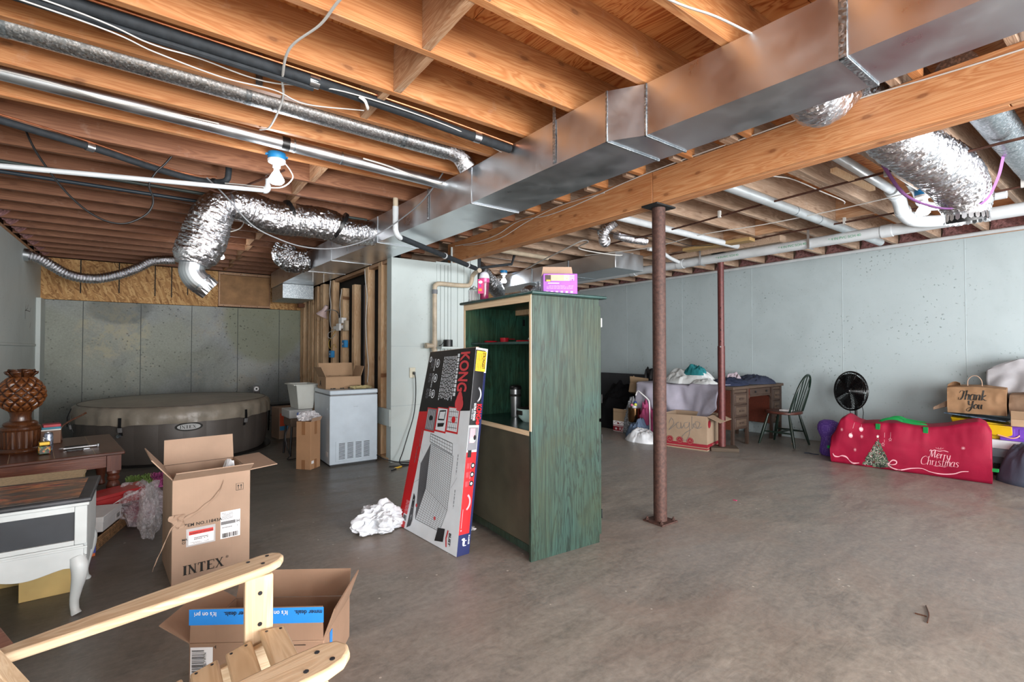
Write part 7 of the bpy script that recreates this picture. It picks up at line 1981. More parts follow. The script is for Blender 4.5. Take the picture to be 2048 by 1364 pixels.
heap('pink_grey_cloth', 'pale mauve cloth peeking out between the navy clothes on the desk', (6.65, 3.72, 0.775), (0.14, 0.12), 0.12, cloth('pale_mauve', '#a99da6', 0.9), 8, 0.5, pw=3)

# ---- big scribbled carton by the post
def rotz(x, y, a): return (x*math.cos(a)-y*math.sin(a), x*math.sin(a)+y*math.cos(a))
sb = carton('cardboard_box', 'large brown produce carton with a marker scribble and red stripes, left of the red post', (5.655, 3.74, 0), 0.23, 0.46, 0.57, 0.43, {'f': (0.17, 112)}, mat=cardboard('produce_cardboard', '#9c8772'))
M_darkred = simple('dark_red_print', '#8b1f2d', 0.5, var=0.05)
f = Flat((-0.2305, 0.285, 0), (0, -1, 0), (0, 0, 1))
f.rect(0, 0.02, 0.57, 0.035, 0, 0).rect(0, 0.045, 0.57, 0.085, 0, 0)
for x in (0.10, 0.23, 0.36): f.ell(x, 0.11, 0.045, 0.042, 0, 1).ring(x, 0.11, 0.034, 0.037, 1, 2).line([(x-0.015, 0.10), (x, 0.125), (x+0.015, 0.10)], 0.005, 1, 2)
def stroke(F, pts, w, mi, k=2, sc=1.0, ox=0, oy=0, kk=5):
    P = smooth_path([(x*sc+ox, y*sc+oy, 0) for x, y in pts], kk); F.line([(p.x, p.y) for p in P], w, mi, k)
for pts in ([(0,.10),(.03,.16),(.06,.10),(.02,.05),(0,.02),(.05,.06),(.09,.10)], [(.12,.12),(.09,.10),(.10,.05),(.14,.06),(.14,.12),(.15,.05),(.18,.10)], [(.22,.13),(.18,.11),(.19,.06),(.23,.08),(.24,.13),(.24,.0),(.20,-.08),(.15,-.06),(.19,.0),(.26,.05)], [(.27,.20),(.27,.06),(.30,.12),(.28,.10),(.33,.07),(.36,.13),(.31,.14),(.33,.07),(.38,.09)]):
    stroke(f, pts, 0.005, 2, 2, 1.1, 0.09, 0.20)
f.build('printing', [M_darkred, M_card, M_grey], sb)
f = Flat((-0.23, -0.2855, 0), (1, 0, 0), (0, 0, 1)); f.rect(0, 0.02, 0.46, 0.035, 0, 0).rect(0, 0.045, 0.46, 0.085, 0, 0).text('PRODUCE', 0.18, 0.055, 0.022, 1, 2, bold=0.02).ell(0.08, 0.33, 0.05, 0.05, 0, 0); f.build('printing', [M_darkred, M_card], sb)
# ---- clutter left of the rusty post
b3 = carton('cardboard_box', 'small carton with a white and dark red fireworks label under the black clothes', (5.93, 4.98, 0), 0.0, 0.34, 0.36, 0.30, {'f': (0.06, 30), 'l': (0.05, 5)}, mat=cardboard('tan_cardboard', '#a58c70'))
f = Flat((-0.1705, 0.18, 0), (0, -1, 0), (0, 0, 1))
f.rect(0, 0.005, 0.36, 0.165, 1, 0).rect(0, 0.012, 0.36, 0.082, 0, 1).rect(0, 0.09, 0.36, 0.10, 0, 1).text('FUEGOS', 0.12, 0.025, 0.06, 1, 2, bold=0.02).rect(0.03, 0.02, 0.09, 0.07, 0, 2).ell(0.06, 0.045, 0.02, 0.016, 1, 3)
stroke(f, [(0.02, .13), (.07, .155), (.13, .12), (.17, .15), (.22, .13)], 0.006, 0, 2)
f.ell(0.28, 0.13, 0.02, 0.02, 0, 2).ell(0.10, 0.13, 0.02, 0.015, 0, 2)
f.build('label_print', [M_darkred, M_paper], b3)
heap('black_clothes', 'large heap of black clothes spilling to the floor at the left of the right-hand clutter', (6.35, 5.55, 0.0), (0.50, 0.60), 0.66, M_blk, 2, 0.35, pw=1.6)
heap('black_garment', 'black garment sleeve trailing on the floor beside the cabinet', (6.05, 5.95, 0.0), (0.25, 0.25), 0.06, M_blk, 12, 0.7)
solo(MB().box((7.29, 5.70, 0.01), (7.33, 6.86, 0.80)), 'dark_board', simple('charcoal_board', '#3a3b3f', 0.5), 'large dark grey panel leaning flat on the right wall behind the clutter', 'board', bev=0.004)
bp2 = carton('cardboard_box', 'open brown carton tipped on top of the black clothes', (6.42, 5.18, 0.52), 0.5, 0.34, 0.30, 0.16, {'b': (0.12, -20), 'l': (0.12, 50)}, mat=cardboard('tan_cardboard', '#a58c70'))
bp2.rotation_euler = (0.1, 0.25, 0.5); 
heap('black_jacket', 'shiny black jacket draped behind the tipped carton', (6.80, 5.20, 0.0), (0.27, 0.30), 0.82, simple('black_quilt', '#141416', 0.45), 15, 0.35, pw=3.0)
heap('patterned_fabric', 'grey and white patterned fabric beside the rusty post', (5.84, 4.86, 0.0), (0.13, 0.13), 0.50, simple('patterned_cloth', '#8b8f94', 0.8, var=0.6, vs=60), 18, 0.3, pw=2.6)
heap('pink_clothes', 'crumpled pink clothes behind the gold canister', (5.80, 4.56, 0.0), (0.13, 0.22), 0.38, M_pnk, 5, 0.5, pw=3.5)
heap('blue_clothes', 'crumpled blue-grey clothes in front of the small carton', (5.66, 4.58, 0.0), (0.17, 0.22), 0.20, M_jean, 10, 0.6, pw=3)
heap('plastic_bag', 'flattened white plastic bag on the floor left of the rusty post', (5.45, 4.36, 0.0), (0.19, 0.26), 0.13, simple('thin_white_plastic', '#dfe3e8', 0.3, var=0.04), 14, 0.5, pw=3.5, cat='plastic bag')
heap('papers', 'loose white papers on the small carton', (5.95, 4.98, 0.305), (0.15, 0.13), 0.03, M_paper, 17, 0.5, cat='papers')
crumple('green_bag', 'bright green bag just visible beside the cabinet door', 'bag', (6.45, 6.35, 0), (0.14, 0.16, 0.20), cloth('green_cloth', '#4f8f35', 0.9), 0.2, 3, 40, smooth=True)
gc = thing('gold_canister', 'tall mirror-gold canister holding colourful toys, in front of the pink clothes', 'canister', (5.70, 4.70, 0.205))
MB().lathe([(0.085, 0), (0.09, 0.01), (0.09, 0.195), (0.086, 0.20)], n=28).build('body', simple('mirror_gold', '#8c6c4c', 0.12, 1.0), gc, smooth=True)
for i, (x, y, z, r, c) in enumerate(((0.03, 0.04, 0.235, 0.024, '#d6c13c'), (-0.02, -0.04, 0.25, 0.022, '#c9cf4f'), (0.02, 0.0, 0.27, 0.028, '#27407c'), (-0.03, 0.02, 0.24, 0.02, '#cf6f92'), (0.0, 0.0, 0.215, 0.035, '#c9cbd0'))):
    MB().lathe([(r*math.sin(PI*k/8), -r*math.cos(PI*k/8)) for k in range(9)], (x, y, z), 14, caps=False).build('toy', simple('toy_%d' % i, c, 0.35), gc, smooth=True)
gb = thing('small_stand', 'low dark stool under the gold canister', 'stool', (5.70, 4.70, 0))
MB().lathe([(0.02, 0), (0.02, 0.19), (0.07, 0.195), (0.07, 0.204)], n=16).build('pedestal', M_blackc, gb, smooth=True)
MB().lathe([(0.08, 0.0), (0.07, 0.012)], n=20).build('foot', M_blackc, gb)
cable('white_cane', 'bent white metal tube standing among the clothes', [(5.62, 4.36, 0.02), (5.62, 4.36, 0.25), (5.62, 4.37, 0.50), (5.62, 4.40, 0.56), (5.60, 4.50, 0.64), (5.60, 4.545, 0.665), (5.60, 4.57, 0.645), (5.60, 4.59, 0.60)], 0.009, M_porc, cat='tube')

# ---- fan
fp = thing('pedestal_fan', 'black oscillating pedestal fan behind the red bag', 'fan', (6.99, 2.33, 0))
MB().lathe([(0.19, 0), (0.19, 0.02), (0.05, 0.035), (0.03, 0.05)], n=32).build('base', M_blackc, fp, smooth=True)
MB().tube([(0, 0, 0.0505), (0, 0, 0.66)], 0.014, 12).build('pole', M_blackc, fp, smooth=True)
q = Vector((-0.90, 0.43, 0.06)).normalized(); RM = q.to_track_quat('Z', 'Y').to_matrix(); C0 = Vector((-0.03, 0.045, 0.745))
MB().lathe([(0.045, -0.15), (0.055, -0.13), (0.055, -0.06), (0.03, -0.045)], C0, 20, ax=RM).build('motor', M_blackc, fp, smooth=True)
MB().box((-0.03, -0.045, 0.62), (0.03, 0.0, 0.70)).build('neck', M_blackc, fp, bev=0.01)
M_fanb = simple('glossy_black_plastic', '#0c0c0e', 0.18)
for rr_ in [0.03 + 0.0165*k for k in range(13)]:
    zf = 0.045*math.sqrt(max(0, 1-(rr_/0.235)**2))
    MB().tube([C0 + RM @ Vector((rr_*math.cos(a), rr_*math.sin(a), zf)) for a in [2*PI*k/36 for k in range(36)]], 0.0042, 5, closed=True).build('grille_ring', M_fanb, fp, smooth=True)
for k in range(40):
    a = 2*PI*k/40
    MB().tube([C0 + RM @ Vector((r*math.cos(a+0.9*r), r*math.sin(a+0.9*r), 0.045*math.sqrt(max(0, 1-(r/0.235)**2))+0.002)) for r in (0.04, 0.10, 0.16, 0.21, 0.234)] , 0.0020, 4).build('grille_spoke', M_fanb, fp)
    MB().tube([C0 + RM @ Vector((r*math.cos(a), r*math.sin(a), z)) for r, z in ((0.236, -0.002), (0.22, -0.035), (0.12, -0.055), (0.05, -0.058))], 0.0020, 4).build('rear_spoke', M_fanb, fp)
MB().tube([C0 + RM @ Vector((0.237*math.cos(a), 0.237*math.sin(a), 0)) for a in [2*PI*k/48 for k in range(48)]], 0.009, 8, closed=True).build('rim', M_fanb, fp, smooth=True)
MB().lathe([(0.0, 0.052), (0.03, 0.052), (0.035, 0.044), (0.0, 0.043)], C0, 20, ax=RM).build('badge', M_fanb, fp, smooth=True)
for k in range(5):
    a0 = 2*PI*k/5; P = []
    for r in (0.03, 0.10, 0.17, 0.215):
        P.append([C0 + RM @ Vector((r*math.cos(a0+t), r*math.sin(a0+t), -0.02+0.03*t)) for t in (0, 0.4, 0.8, 1.15)])
    MB().sheet(P).build('blade', M_fanb, fp, smooth=True, solid=0.002)
MB().tube(smooth_path([(0.03, -0.03, 0.66), (0.05, -0.06, 0.5), (0.04, -0.06, 0.4), (0.06, -0.08, 0.2), (0.05, -0.12, 0.01)], 5), 0.004, 6).build('power_cord', M_blackc, fp, smooth=True)
MB().tube(smooth_path([(0.0, 0.04, 0.60), (-0.01, 0.06, 0.5), (0.0, 0.04, 0.4), (-0.01, 0.05, 0.3)], 5), 0.004, 6).build('looped_cord', M_blackc, fp, smooth=True)

# ---- purple dotted sack
def m_dots(name, c, d, sc):
    t = NT(name); v = t.coord(); vo = t.n('ShaderNodeTexVoronoi'); vo.inputs['Scale'].default_value = sc; vo.inputs['Randomness'].default_value = 0.25; t.l(v, vo.inputs['Vector'])
    t.set(Base_Color=t.mix(srgb(c), srgb(d), t.ramp(vo.outputs['Distance'], [(0.25, (1,1,1)), (0.32, (0,0,0))])), Roughness=0.7); return t.m
n = 40; vs = []; pr = [(0.105, 0.0), (0.125, 0.03), (0.118, 0.10), (0.105, 0.16), (0.095, 0.20), (0.11, 0.25), (0.125, 0.30), (0.12, 0.35), (0.095, 0.39), (0.05, 0.415), (0.005, 0.42)]
for j, (r, z) in enumerate(pr):
    for k in range(n):
        a = 2*PI*k/n; rr_ = r*(1+0.10*noise.noise(Vector((math.cos(a)*2, math.sin(a)*2, z*7))))
        vs.append((rr_*math.cos(a)*0.8, rr_*math.sin(a)*1.05 + 0.12*(z-0.15)*(1 if z > 0.15 else 0.2), z+0.001))
fs = [(j*n+k, j*n+(k+1) % n, (j+1)*n+(k+1) % n, (j+1)*n+k) for j in range(len(pr)-1) for k in range(n)] + [tuple(range(n)), tuple((len(pr)-1)*n+k for k in range(n))]
solo(MB().add(vs, fs), 'dotted_sack', m_dots('purple_dotted_cloth', '#5a3a96', '#8f76c4', 62), 'purple dotted cloth sack slumped at the left end of the red bag', 'bag', loc=(6.50, 2.42, 0), smooth=True)
solo(MB().tube(smooth_path([(6.40, 2.52, 0.008), (6.37, 2.58, 0.008), (6.39, 2.63, 0.008), (6.36, 2.66, 0.008)], 5), 0.005, 6), 'drawstring', M_navy, 'dark drawstring end lying left of the purple sack', 'string', smooth=True)

# ---- red christmas tree bag
M_bagred = cloth('red_polyester', '#8f1232', 0.6, 300, 0.2, 0.08)
xb = thing('storage_bag', 'long red bag printed with a Christmas tree and Merry Christmas, by the right wall', 'bag', (6.40, 1.62, 0))
BL0, BR0 = Vector((6.125, 2.285, 0)), Vector((6.305, 1.015, 0))
ax_ = (BR0-BL0); Lb = ax_.length; ax_.normalize(); nb = Vector((-ax_.y*-1, ax_.x*-1, 0)); nb = Vector((ax_.y, -ax_.x, 0))
if nb.x > 0: nb = -nb     # outward, towards the room
hp = [(0, .28), (.03, .34), (.07, .48), (.11, .52), (.16, .475), (.22, .455), (.32, .475), (.45, .49), (.55, .475), (.65, .475), (.75, .50), (.85, .545), (.93, .57), (.97, .55), (1.0, .47)]
def interp(tab, u):
    for (a, x), (b, y) in zip(tab[:-1], tab[1:]):
        if u <= b: return x + (y-x)*(u-a)/(b-a)
    return tab[-1][1]
def bagpt(u, s):
    """u along, s around the section: 0 bottom front .. 1 top front .. 2 top back .. 3 bottom back .. 4 bottom front"""
    h = interp(hp, u); dep = 0.36*min(1, 0.35+6*u, 0.5+6*(1-u)); c = BL0 + ax_*(Lb*u)
    k = (s % 4)
    if k < 1: t = k; y = -0.0 ; z = h*t; o = 0.0 + 0.045*math.sin(PI*t)
    elif k < 2: t = k-1; o = -dep*t; z = h + 0.02*math.sin(PI*t)*(1-0) 
    elif k < 3: t = k-2; o = -dep - 0.03*math.sin(PI*t); z = h*(1-t)
    else: t = k-3; o = -dep*(1-t); z = 0.0
    p = c + nb*o + Vector((0, 0, z))
    if k < 2.2:
        wr = 0.022*noise.noise(p*3.2) + 0.014*(0.4-abs(noise.noise(Vector((p.y*4+p.z*5, p.z*6-p.y*3, 2))))) + 0.004*noise.noise(Vector((p.y*20, p.z*9, 5)))*(1 if k > 0.7 else 0.3)
        g = math.exp(-((u-0.40)/0.03)**2)*max(0, k-0.55 if k < 1 else 0.45)
        p += nb*(wr - 0.05*g)*(1 if 0.03 < k < 1.3 else 0.3)
    p.z = max(p.z, 0.003)
    return p
NU, NS = 110, 64
P = [[bagpt(i/NU, 4*j/NS) for j in range(NS)] for i in range(NU+1)]
vs = [p for r in P for p in r]
fs = [(i*NS+j, i*NS+(j+1) % NS, (i+1)*NS+(j+1) % NS, (i+1)*NS+j) for i in range(NU) for j in range(NS)] + [tuple(range(NS)), tuple(NU*NS+j for j in range(NS))]
MB().add(vs, fs).build('bag_body', M_bagred, xb, smooth=True, world=True, auto=1.4)
class BagP(Flat):
    def P(s, x, y, k=0):
        u = (x-130)/1430.0; yb = 1020 + (x-130)*0.136; Hp = 385 + 120*u
        v = (yb-y)/Hp*0.5/max(0.2, interp(hp, min(1, max(0, u))))
        # perspective: equal steps in the picture are not equal steps along the bag
        u = u*(1.0 - 0.12*(1-u))
        v = min(0.985, max(0.01, v))
        return bagpt(min(1, max(0, u)), v) + nb*(0.0022 + 0.0010*k)
M_pp = simple('pale_pink_ink', '#e0a3ae', 0.6, var=0.02)
M_tree = simple('tree_print_green', '#5d6b58', 0.7, var=0.6, vs=60)
M_treed = simple('tree_print_dark', '#38443a', 0.7, var=0.5, vs=60)
f = BagP((0,0,0), (1,0,0), (0,0,1))
r_ = random.Random(8)
# tree built from little needles and lights
for i in range(420):
    t = math.sqrt(r_.random()); y = 812 + 262*t; w = 150*t; cx = 648 - 45*t + 6*t; x = cx + r_.uniform(-1, 1)*w + 10
    if y > 1040 + (x-455)*0.17: continue
    s_ = 9 + 9*t; a = r_.uniform(0, PI)
    f.poly([(x, y-s_), (x+s_*0.8, y+s_*0.5), (x-s_*0.8, y+s_*0.5)], 1 if r_.random() < 0.6 else 2, r_.choice((0, 0.3, 0.6)))
for i in range(110):
    t = math.sqrt(r_.random()); y = 830 + 225*t; x = 650 - 40*t + r_.uniform(-1, 1)*130*t
    f.ell(x, y, 3.2, 3.2, 3, 2.0, 6)
def star(x, y, r, mi=0, fill=True):
    pts = [(x + (r if k % 2 == 0 else r*0.42)*math.sin(k*PI/5), y - (r if k % 2 == 0 else r*0.42)*math.cos(k*PI/5)) for k in range(10)]
    if fill: 
        for k in range(10): f.poly([(x, y), pts[k], pts[(k+1) % 10]], mi, 2.2)
    else: f.line(pts + pts[:1], 3, mi, 2)
star(650, 795, 17, 3); star(702, 865, 18, 0, False); star(770, 820, 17, 0, False)
for x, y0, y1 in ((715, 760, 848), (772, 755, 803), (478, 690, 718), (405, 665, 778)): f.line([(x, y0), (x if x != 405 else 375, y1)], 2.5, 0, 1)
for x, y in ((367, 797), (477, 735)): f.ell(x, y, 23, 20, 0, 1, 20); f.ell(x, y-1, 17, 9, 3, 2, 16)
for x, y in ((487, 797), (415, 917), (1365, 877), (268, 733)):
    for k in range(4): a = k*PI/4; f.line([(x-16*math.cos(a), y-16*math.sin(a)), (x+16*math.cos(a), y+16*math.sin(a))], 2.5, 0, 1)
def st2(pts, w, mi=0): 
    Q = smooth_path([(a, b, 0) for a, b in pts], 8); n_ = len(Q); f.line([(p.x, p.y) for p in Q], [w*(0.45+0.55*abs(math.sin(PI*3*i/n_))) for i in range(n_)], mi, 1.4)
f.mb.build('tree_print', [M_pp, M_tree, M_treed, simple('print_white', '#e4d3cf', 0.6)], xb, world=True); f.mb = MB()
st2([(163, 940), (180, 962), (220, 970), (275, 965), (320, 985), (350, 1018), (385, 1038), (450, 1037)], 13)
st2([(740, 1065), (760, 1030), (790, 1008), (822, 1020), (815, 1045), (770, 1050), (742, 1035), (770, 1075), (850, 1100), (950, 1085), (1040, 1085), (1110, 1115), (1200, 1132), (1290, 1125), (1350, 1100), (1400, 1095)], 11)
f.line([(560, 1090), (590, 1100), (625, 1098)], 6, 0, 1)
f.mb.build('ribbon_print', [M_pp], xb, world=True); f.mb = MB()
# lettering drawn as pen strokes
def pen(letters, ox, oy, sc, w, sl=0.18, F=None, mi=0, kk=4):
    F = F or f
    for pts in letters:
        Q = smooth_path([(x, y, 0) for x, y in pts], kk); L = [(ox + (p.x + sl*p.y)*sc, oy - p.y*sc) for p in Q]
        ws = []
        for i in range(len(L)):
            a = L[max(i-1, 0)]; b = L[min(i+1, len(L)-1)]; dn = (b[1]-a[1])/(math.hypot(b[0]-a[0], b[1]-a[1]) or 1)
            ws.append(w*(0.45 + 0.85*max(0, dn)))
        F.line(L, ws, mi, 2)
GL = {
 'M': ([[(0,.1),(.05,0),(.14,.1),(.2,.9),(.22,1)], [(.22,1),(.42,.05)], [(.42,.05),(.68,1)], [(.68,1),(.72,.1),(.8,0),(.9,.15)], [(.22,1),(.08,1.02),(.02,.85)]], .92),
 'C': ([[(.62,.82),(.55,1),(.35,1.02),(.1,.8),(.02,.45),(.1,.1),(.32,0),(.55,.06),(.68,.2)]], .66),
 'e': ([[(.03,.28),(.28,.34),(.32,.52),(.2,.6),(.06,.46),(.05,.2),(.18,0),(.38,.1)]], .40),
 'r': ([[(.03,.5),(.1,.56),(.12,.0)], [(.12,.36),(.2,.54),(.30,.52)]], .40),
 'y': ([[(.03,.56),(.08,.2),(.2,.05),(.34,.2),(.38,.56)], [(.38,.56),(.34,-.1),(.2,-.38),(.02,-.3),(.1,-.12),(.45,.12)]], .46),
 'h': ([[(.08,1.0),(.08,0)], [(.08,.34),(.22,.58),(.34,.5),(.35,.0)]], .44),
 'i': ([[(.08,.56),(.08,.0)], [(.08,.8),(.10,.86)]], .26),
 's': ([[(.32,.48),(.2,.6),(.06,.46),(.28,.22),(.24,.02),(.03,.06)]], .38),
 't': ([[(.14,.95),(.14,.1),(.24,0),(.34,.08)], [(0,.6),(.3,.6)]], .34),
 'm': ([[(.06,.56),(.06,0)], [(.06,.36),(.18,.58),(.27,.48),(.27,0)], [(.27,.36),(.40,.58),(.49,.48),(.50,0)]], .58),
 'a': ([[(.34,.5),(.2,.6),(.04,.4),(.06,.06),(.2,0),(.34,.2)], [(.36,.58),(.35,.1),(.44,0)]], .46),
 'S': ([[(.36,.62),(.2,.74),(.05,.55),(.34,.2),(.30,-.16),(.08,-.2),(.02,-.05)]], .40),
 'T': ([[(.0,.72),(.1,.98),(.4,.92),(.66,1.0)], [(.36,.94),(.34,.3),(.2,0),(.03,.05),(.0,.25)]], .50),
 'n': ([[(.06,.56),(.06,0)], [(.06,.34),(.2,.58),(.33,.48),(.33,.08),(.42,0)]], .44),
 'k': ([[(.08,1.05),(.08,0)], [(.36,.58),(.1,.28),(.40,.02),(.5,.05)]], .46),
 'Y': ([[(.0,.85),(.1,.98),(.16,.55),(.32,.42),(.5,.6),(.56,.98)], [(.56,.98),(.5,.1),(.3,-.35),(.05,-.28),(.12,-.02),(.6,.25)]], .66),
 'o': ([[(.2,.58),(.05,.4),(.06,.1),(.2,0),(.36,.14),(.36,.44),(.2,.58),(.3,.5),(.46,.5)]], .44),
 'u': ([[(.05,.56),(.05,.12),(.18,0),(.32,.14),(.34,.56)], [(.34,.56),(.34,.08),(.46,0)]], .48)}
def word(t, ox, oy, sc, w, F=None, mi=0, sl=0.18, rise=0.0):
    x = ox
    for i, ch in enumerate(t):
        g, adv = GL[ch]; pen(g, x, oy + rise*(x-ox), sc, w, sl, F, mi); x += adv*sc
word('Merry', 1098, 972, 66, 5.0, rise=0.10)
word('Christmas', 1030, 1044, 77, 4.6, rise=0.05)
st2([(1125, 915), (1150, 905), (1185, 915), (1220, 908), (1255, 918)], 6)
for a in (-0.6, -0.2, 0.2, 0.6): f.line([(1187+8*math.sin(a), 905-8*math.cos(a)), (1187+38*math.sin(a*1.6), 905-26*math.cos(a))], 2, 0, 1)
st2([(1135, 1052), (1165, 1058), (1190, 1056), (1215, 1062), (1235, 1058)], 5)
f.mb.build('lettering', [M_pp], xb, world=True)
M_gstrap = cloth('green_webbing', '#17803f', 0.7)
for us, rise, dp in (((0.33, 0.64), 0.022, 0.06), ((0.36, 0.62), 0.015, 0.28)):
    P = []
    for i in range(21):
        t = i/20; u = us[0]+(us[1]-us[0])*t; c = BL0 + ax_*(Lb*u) - nb*dp
        z = interp(hp, u) + 0.005 + rise*math.sin(PI*t)**0.5 + (0.02 if t < 0.5 else 0)*math.sin(2*PI*t)
        P.append([c - nb*0.0 + Vector((0,0,z-0.012)), c - nb*0.018 + Vector((0,0,z+0.012))])
    MB().sheet(P).build('handle', M_gstrap, xb, world=True, solid=0.003)
for u, v in ((0.335, 0.93), (0.635, 0.95)):
    p = bagpt(u, v); MB().box((-0.012, -0.018, -0.03), (0.006, 0.018, 0.03), Matrix.Translation(p)).build('handle_tab', M_gstrap, xb, world=True)
for p in (BL0 + Vector((0.03, 0.02, 0.16)), BR0 + Vector((0.03, -0.02, 0.13))):
    MB().box((-0.02, -0.018, -0.014), (0.02, 0.022, 0.014), Matrix.Translation(p)).build('end_tab', M_gstrap, xb, world=True)

# ---- pile at the right edge
M_kraft = cloth('kraft_paper', '#8f6f52', 0.8, 120, 0.1, 0.12)
def boxthing(name, label, cat, a, b, mat, part='body', bev=0.004, rz=0.0):
    c = ((a[0]+b[0])/2, (a[1]+b[1])/2, a[2]); t = thing(name, label, cat, c, rz)
    hx, hy, hz = (b[0]-a[0])/2, (b[1]-a[1])/2, b[2]-a[2]
    MB().box((-hx, -hy, 0.001), (hx, hy, hz)).build(part, mat, t, bev=bev)
    return t, hx, hy, hz
sh = thing('low_white_unit', 'low white and grey storage unit under the pile at the right wall', 'shelf', (7.03, 0.62, 0))
MB().box((-0.28, -0.5, 0.275), (0.3, 0.5, 0.36)).build('top', simple('white_laminate', '#cfd6da', 0.35), sh, bev=0.004)
MB().box((-0.27, -0.49, 0.19), (0.29, 0.49, 0.2745)).build('drawer', simple('blue_grey_laminate', '#7d8d95', 0.4), sh, bev=0.003)
MB().box((-0.26, -0.49, 0.125), (0.29, 0.49, 0.1895)).build('lower_drawer', simple('slate_laminate', '#56656c', 0.4), sh, bev=0.003)
for a in (-0.25, 0.24):
    for b in (-0.46, 0.42): MB().box((a, b, 0), (a+0.04, b+0.04, 0.1245)).build('leg', M_blackc, sh)
heap('black_bag', 'black glossy bag stuffed under the low white unit', (6.98, 0.80, 0.0), (0.20, 0.30), 0.11, M_blk, 21, 0.5, cat='bag')
heap('slate_bag', 'slate grey fabric bag slumped on the floor at the right edge', (6.62, 0.74, 0.0), (0.24, 0.30), 0.37, cloth('slate_fabric', '#4b5262', 0.7), 23, 0.22, cat='bag', pw=3.4)
yb = thing('yellow_bin', 'bright yellow plastic bin lying on the low white unit', 'bin', (6.93, 1.17, 0.361), 0.15)
M_yel = simple('yellow_plastic', '#c9a512', 0.35, var=0.05)
MB().hexa([(-0.13,-0.20,0), (0.13,-0.20,0), (0.13,0.21,0), (-0.13,0.21,0), (-0.17,-0.19,0.15), (0.15,-0.19,0.15), (0.15,0.25,0.19), (-0.17,0.25,0.19)]).build('body', M_yel, yb, bev=0.008)
MB().hexa([(-0.19,-0.205,0.02), (-0.131,-0.205,0.02), (-0.131,-0.02,0.05), (-0.19,-0.02,0.05), (-0.215,-0.20,0.14), (-0.171,-0.20,0.151), (-0.171,-0.02,0.151), (-0.215,-0.02,0.15)]).build('lip', M_yel, yb, bev=0.006)
MB().tube(smooth_path([(-0.20, -0.10, 0.05), (-0.22, -0.20, 0.03), (-0.20, -0.25, 0.06), (-0.16, -0.24, 0.10)], 6), 0.006, 7).build('pink_handle', simple('pink_rope', '#d19a8a', 0.6), yb, smooth=True)
solo(MB().hexa([(6.72, 0.98, 0.545), (7.15, 0.98, 0.535), (7.15, 1.44, 0.575), (6.72, 1.44, 0.585), (6.72, 0.98, 0.553), (7.15, 0.98, 0.543), (7.15, 1.44, 0.583), (6.72, 1.44, 0.593)]), 'flat_board', simple('dark_blue_board', '#4d6478', 0.3, var=0.5, vs=25), 'thin dark blue-grey board sandwiched under the kraft bag', 'board')
def sack(name, label, c, L, D, h, mat, rz, txt=None, seed=3):
    t = thing(name, label, 'bag', c, rz); NU, NS = 44, 48; vs = []
    def pt(u, s):
        k = s % 4; hh = h*(0.93+0.07*math.cos((u-0.5)*3)); dd = D
        if k < 1: x = 0.0 - 0.03*math.sin(PI*k); z = hh*k
        elif k < 2: x = dd*(k-1); z = hh + 0.02*math.sin(PI*(k-1))
        elif k < 3: x = dd; z = hh*(3-k)
        else: x = dd*(4-k); z = 0.0
        y = L/2 - L*u
        p = Vector((x, y, z)); 
        w = 0.014*noise.noise(Vector((y*8+seed, z*9, x*5))) + 0.014*(0.4-abs(noise.noise(Vector((y*13, z*15+seed, 0)))))
        if k < 2.3: p.x -= w
        if k > 0.1 and k < 2.9: p.z += w*0.4
        return p
    for i in range(NU+1):
        for j in range(NS): vs.append(pt(i/NU, 4*j/NS))
    fs = [(i*NS+j, i*NS+(j+1) % NS, (i+1)*NS+(j+1) % NS, (i+1)*NS+j) for i in range(NU) for j in range(NS)] + [tuple(range(NS)), tuple(NU*NS+j for j in range(NS))]
    MB().add(vs, fs).build('paper_body', mat, t, smooth=True, auto=0.3)
    return t, pt
tk, tpt = sack('paper_bag', 'kraft paper shopping bag reading Thank You, on its side on the pile', (6.80, 1.205, 0.594), 0.44, 0.28, 0.275, M_kraft, 0.10)
class SackP(Flat):
    def P(s, x, y, k=0): return tpt(x, min(0.97, max(0.02, y))) + Vector((-0.0022-0.0008*k, 0, 0))
F2 = SackP((0,0,0), (1,0,0), (0,0,1))
class Sc:   # adaptor: pen() works with y down, the sack wants 0..1 upwards
    def line(s, pts, w, mi=0, k=2):
        F2.line([(x, 1-y) for x, y in pts], w, mi, k)
def word2(t, ox, oy, sc, w, asp=0.62):
    x = ox
    for ch in t:
        g, adv = GL[ch]
        for pts in g:
            Q = smooth_path([(a, b, 0) for a, b in pts], 4); L = [(x + (p.x*0.9 + 0.15*p.y)*sc*asp, oy + p.y*sc) for p in Q]; ws = []
            for i in range(len(L)):
                a = L[max(i-1, 0)]; b = L[min(i+1, len(L)-1)]; dn = (a[1]-b[1])/(math.hypot(b[0]-a[0], b[1]-a[1]) or 1); ws.append(w*(0.5+0.9*max(0, dn)))
            F2.line(L, ws, 0, 2)
        x += adv*sc*asp*0.93
word2('Thank', 0.20, 0.52, 0.36, 0.020); word2('You', 0.34, 0.20, 0.30, 0.020)
F2.mb.build('lettering', M_ink, tk)
MB().tube(smooth_path([(0.05, 0.065, 0.27), (0.05, 0.062, 0.34), (0.05, 0.03, 0.385), (0.05, -0.01, 0.385), (0.05, -0.04, 0.34), (0.05, -0.045, 0.27)], 6), 0.004, 7).build('twisted_handle', simple('kraft_cord', '#a98b76', 0.8), tk, smooth=True)
P = []
for i in range(7):
    P.append([(0.02+0.04*j, 0.22-0.10*i/6+0.0*j, 0.25 + 0.075*math.sin(PI*(0.15+0.55*i/6)) - 0.02*j) for j in range(5)])
MB().sheet(P).build('folded_top', M_kraft, tk, solid=0.003)
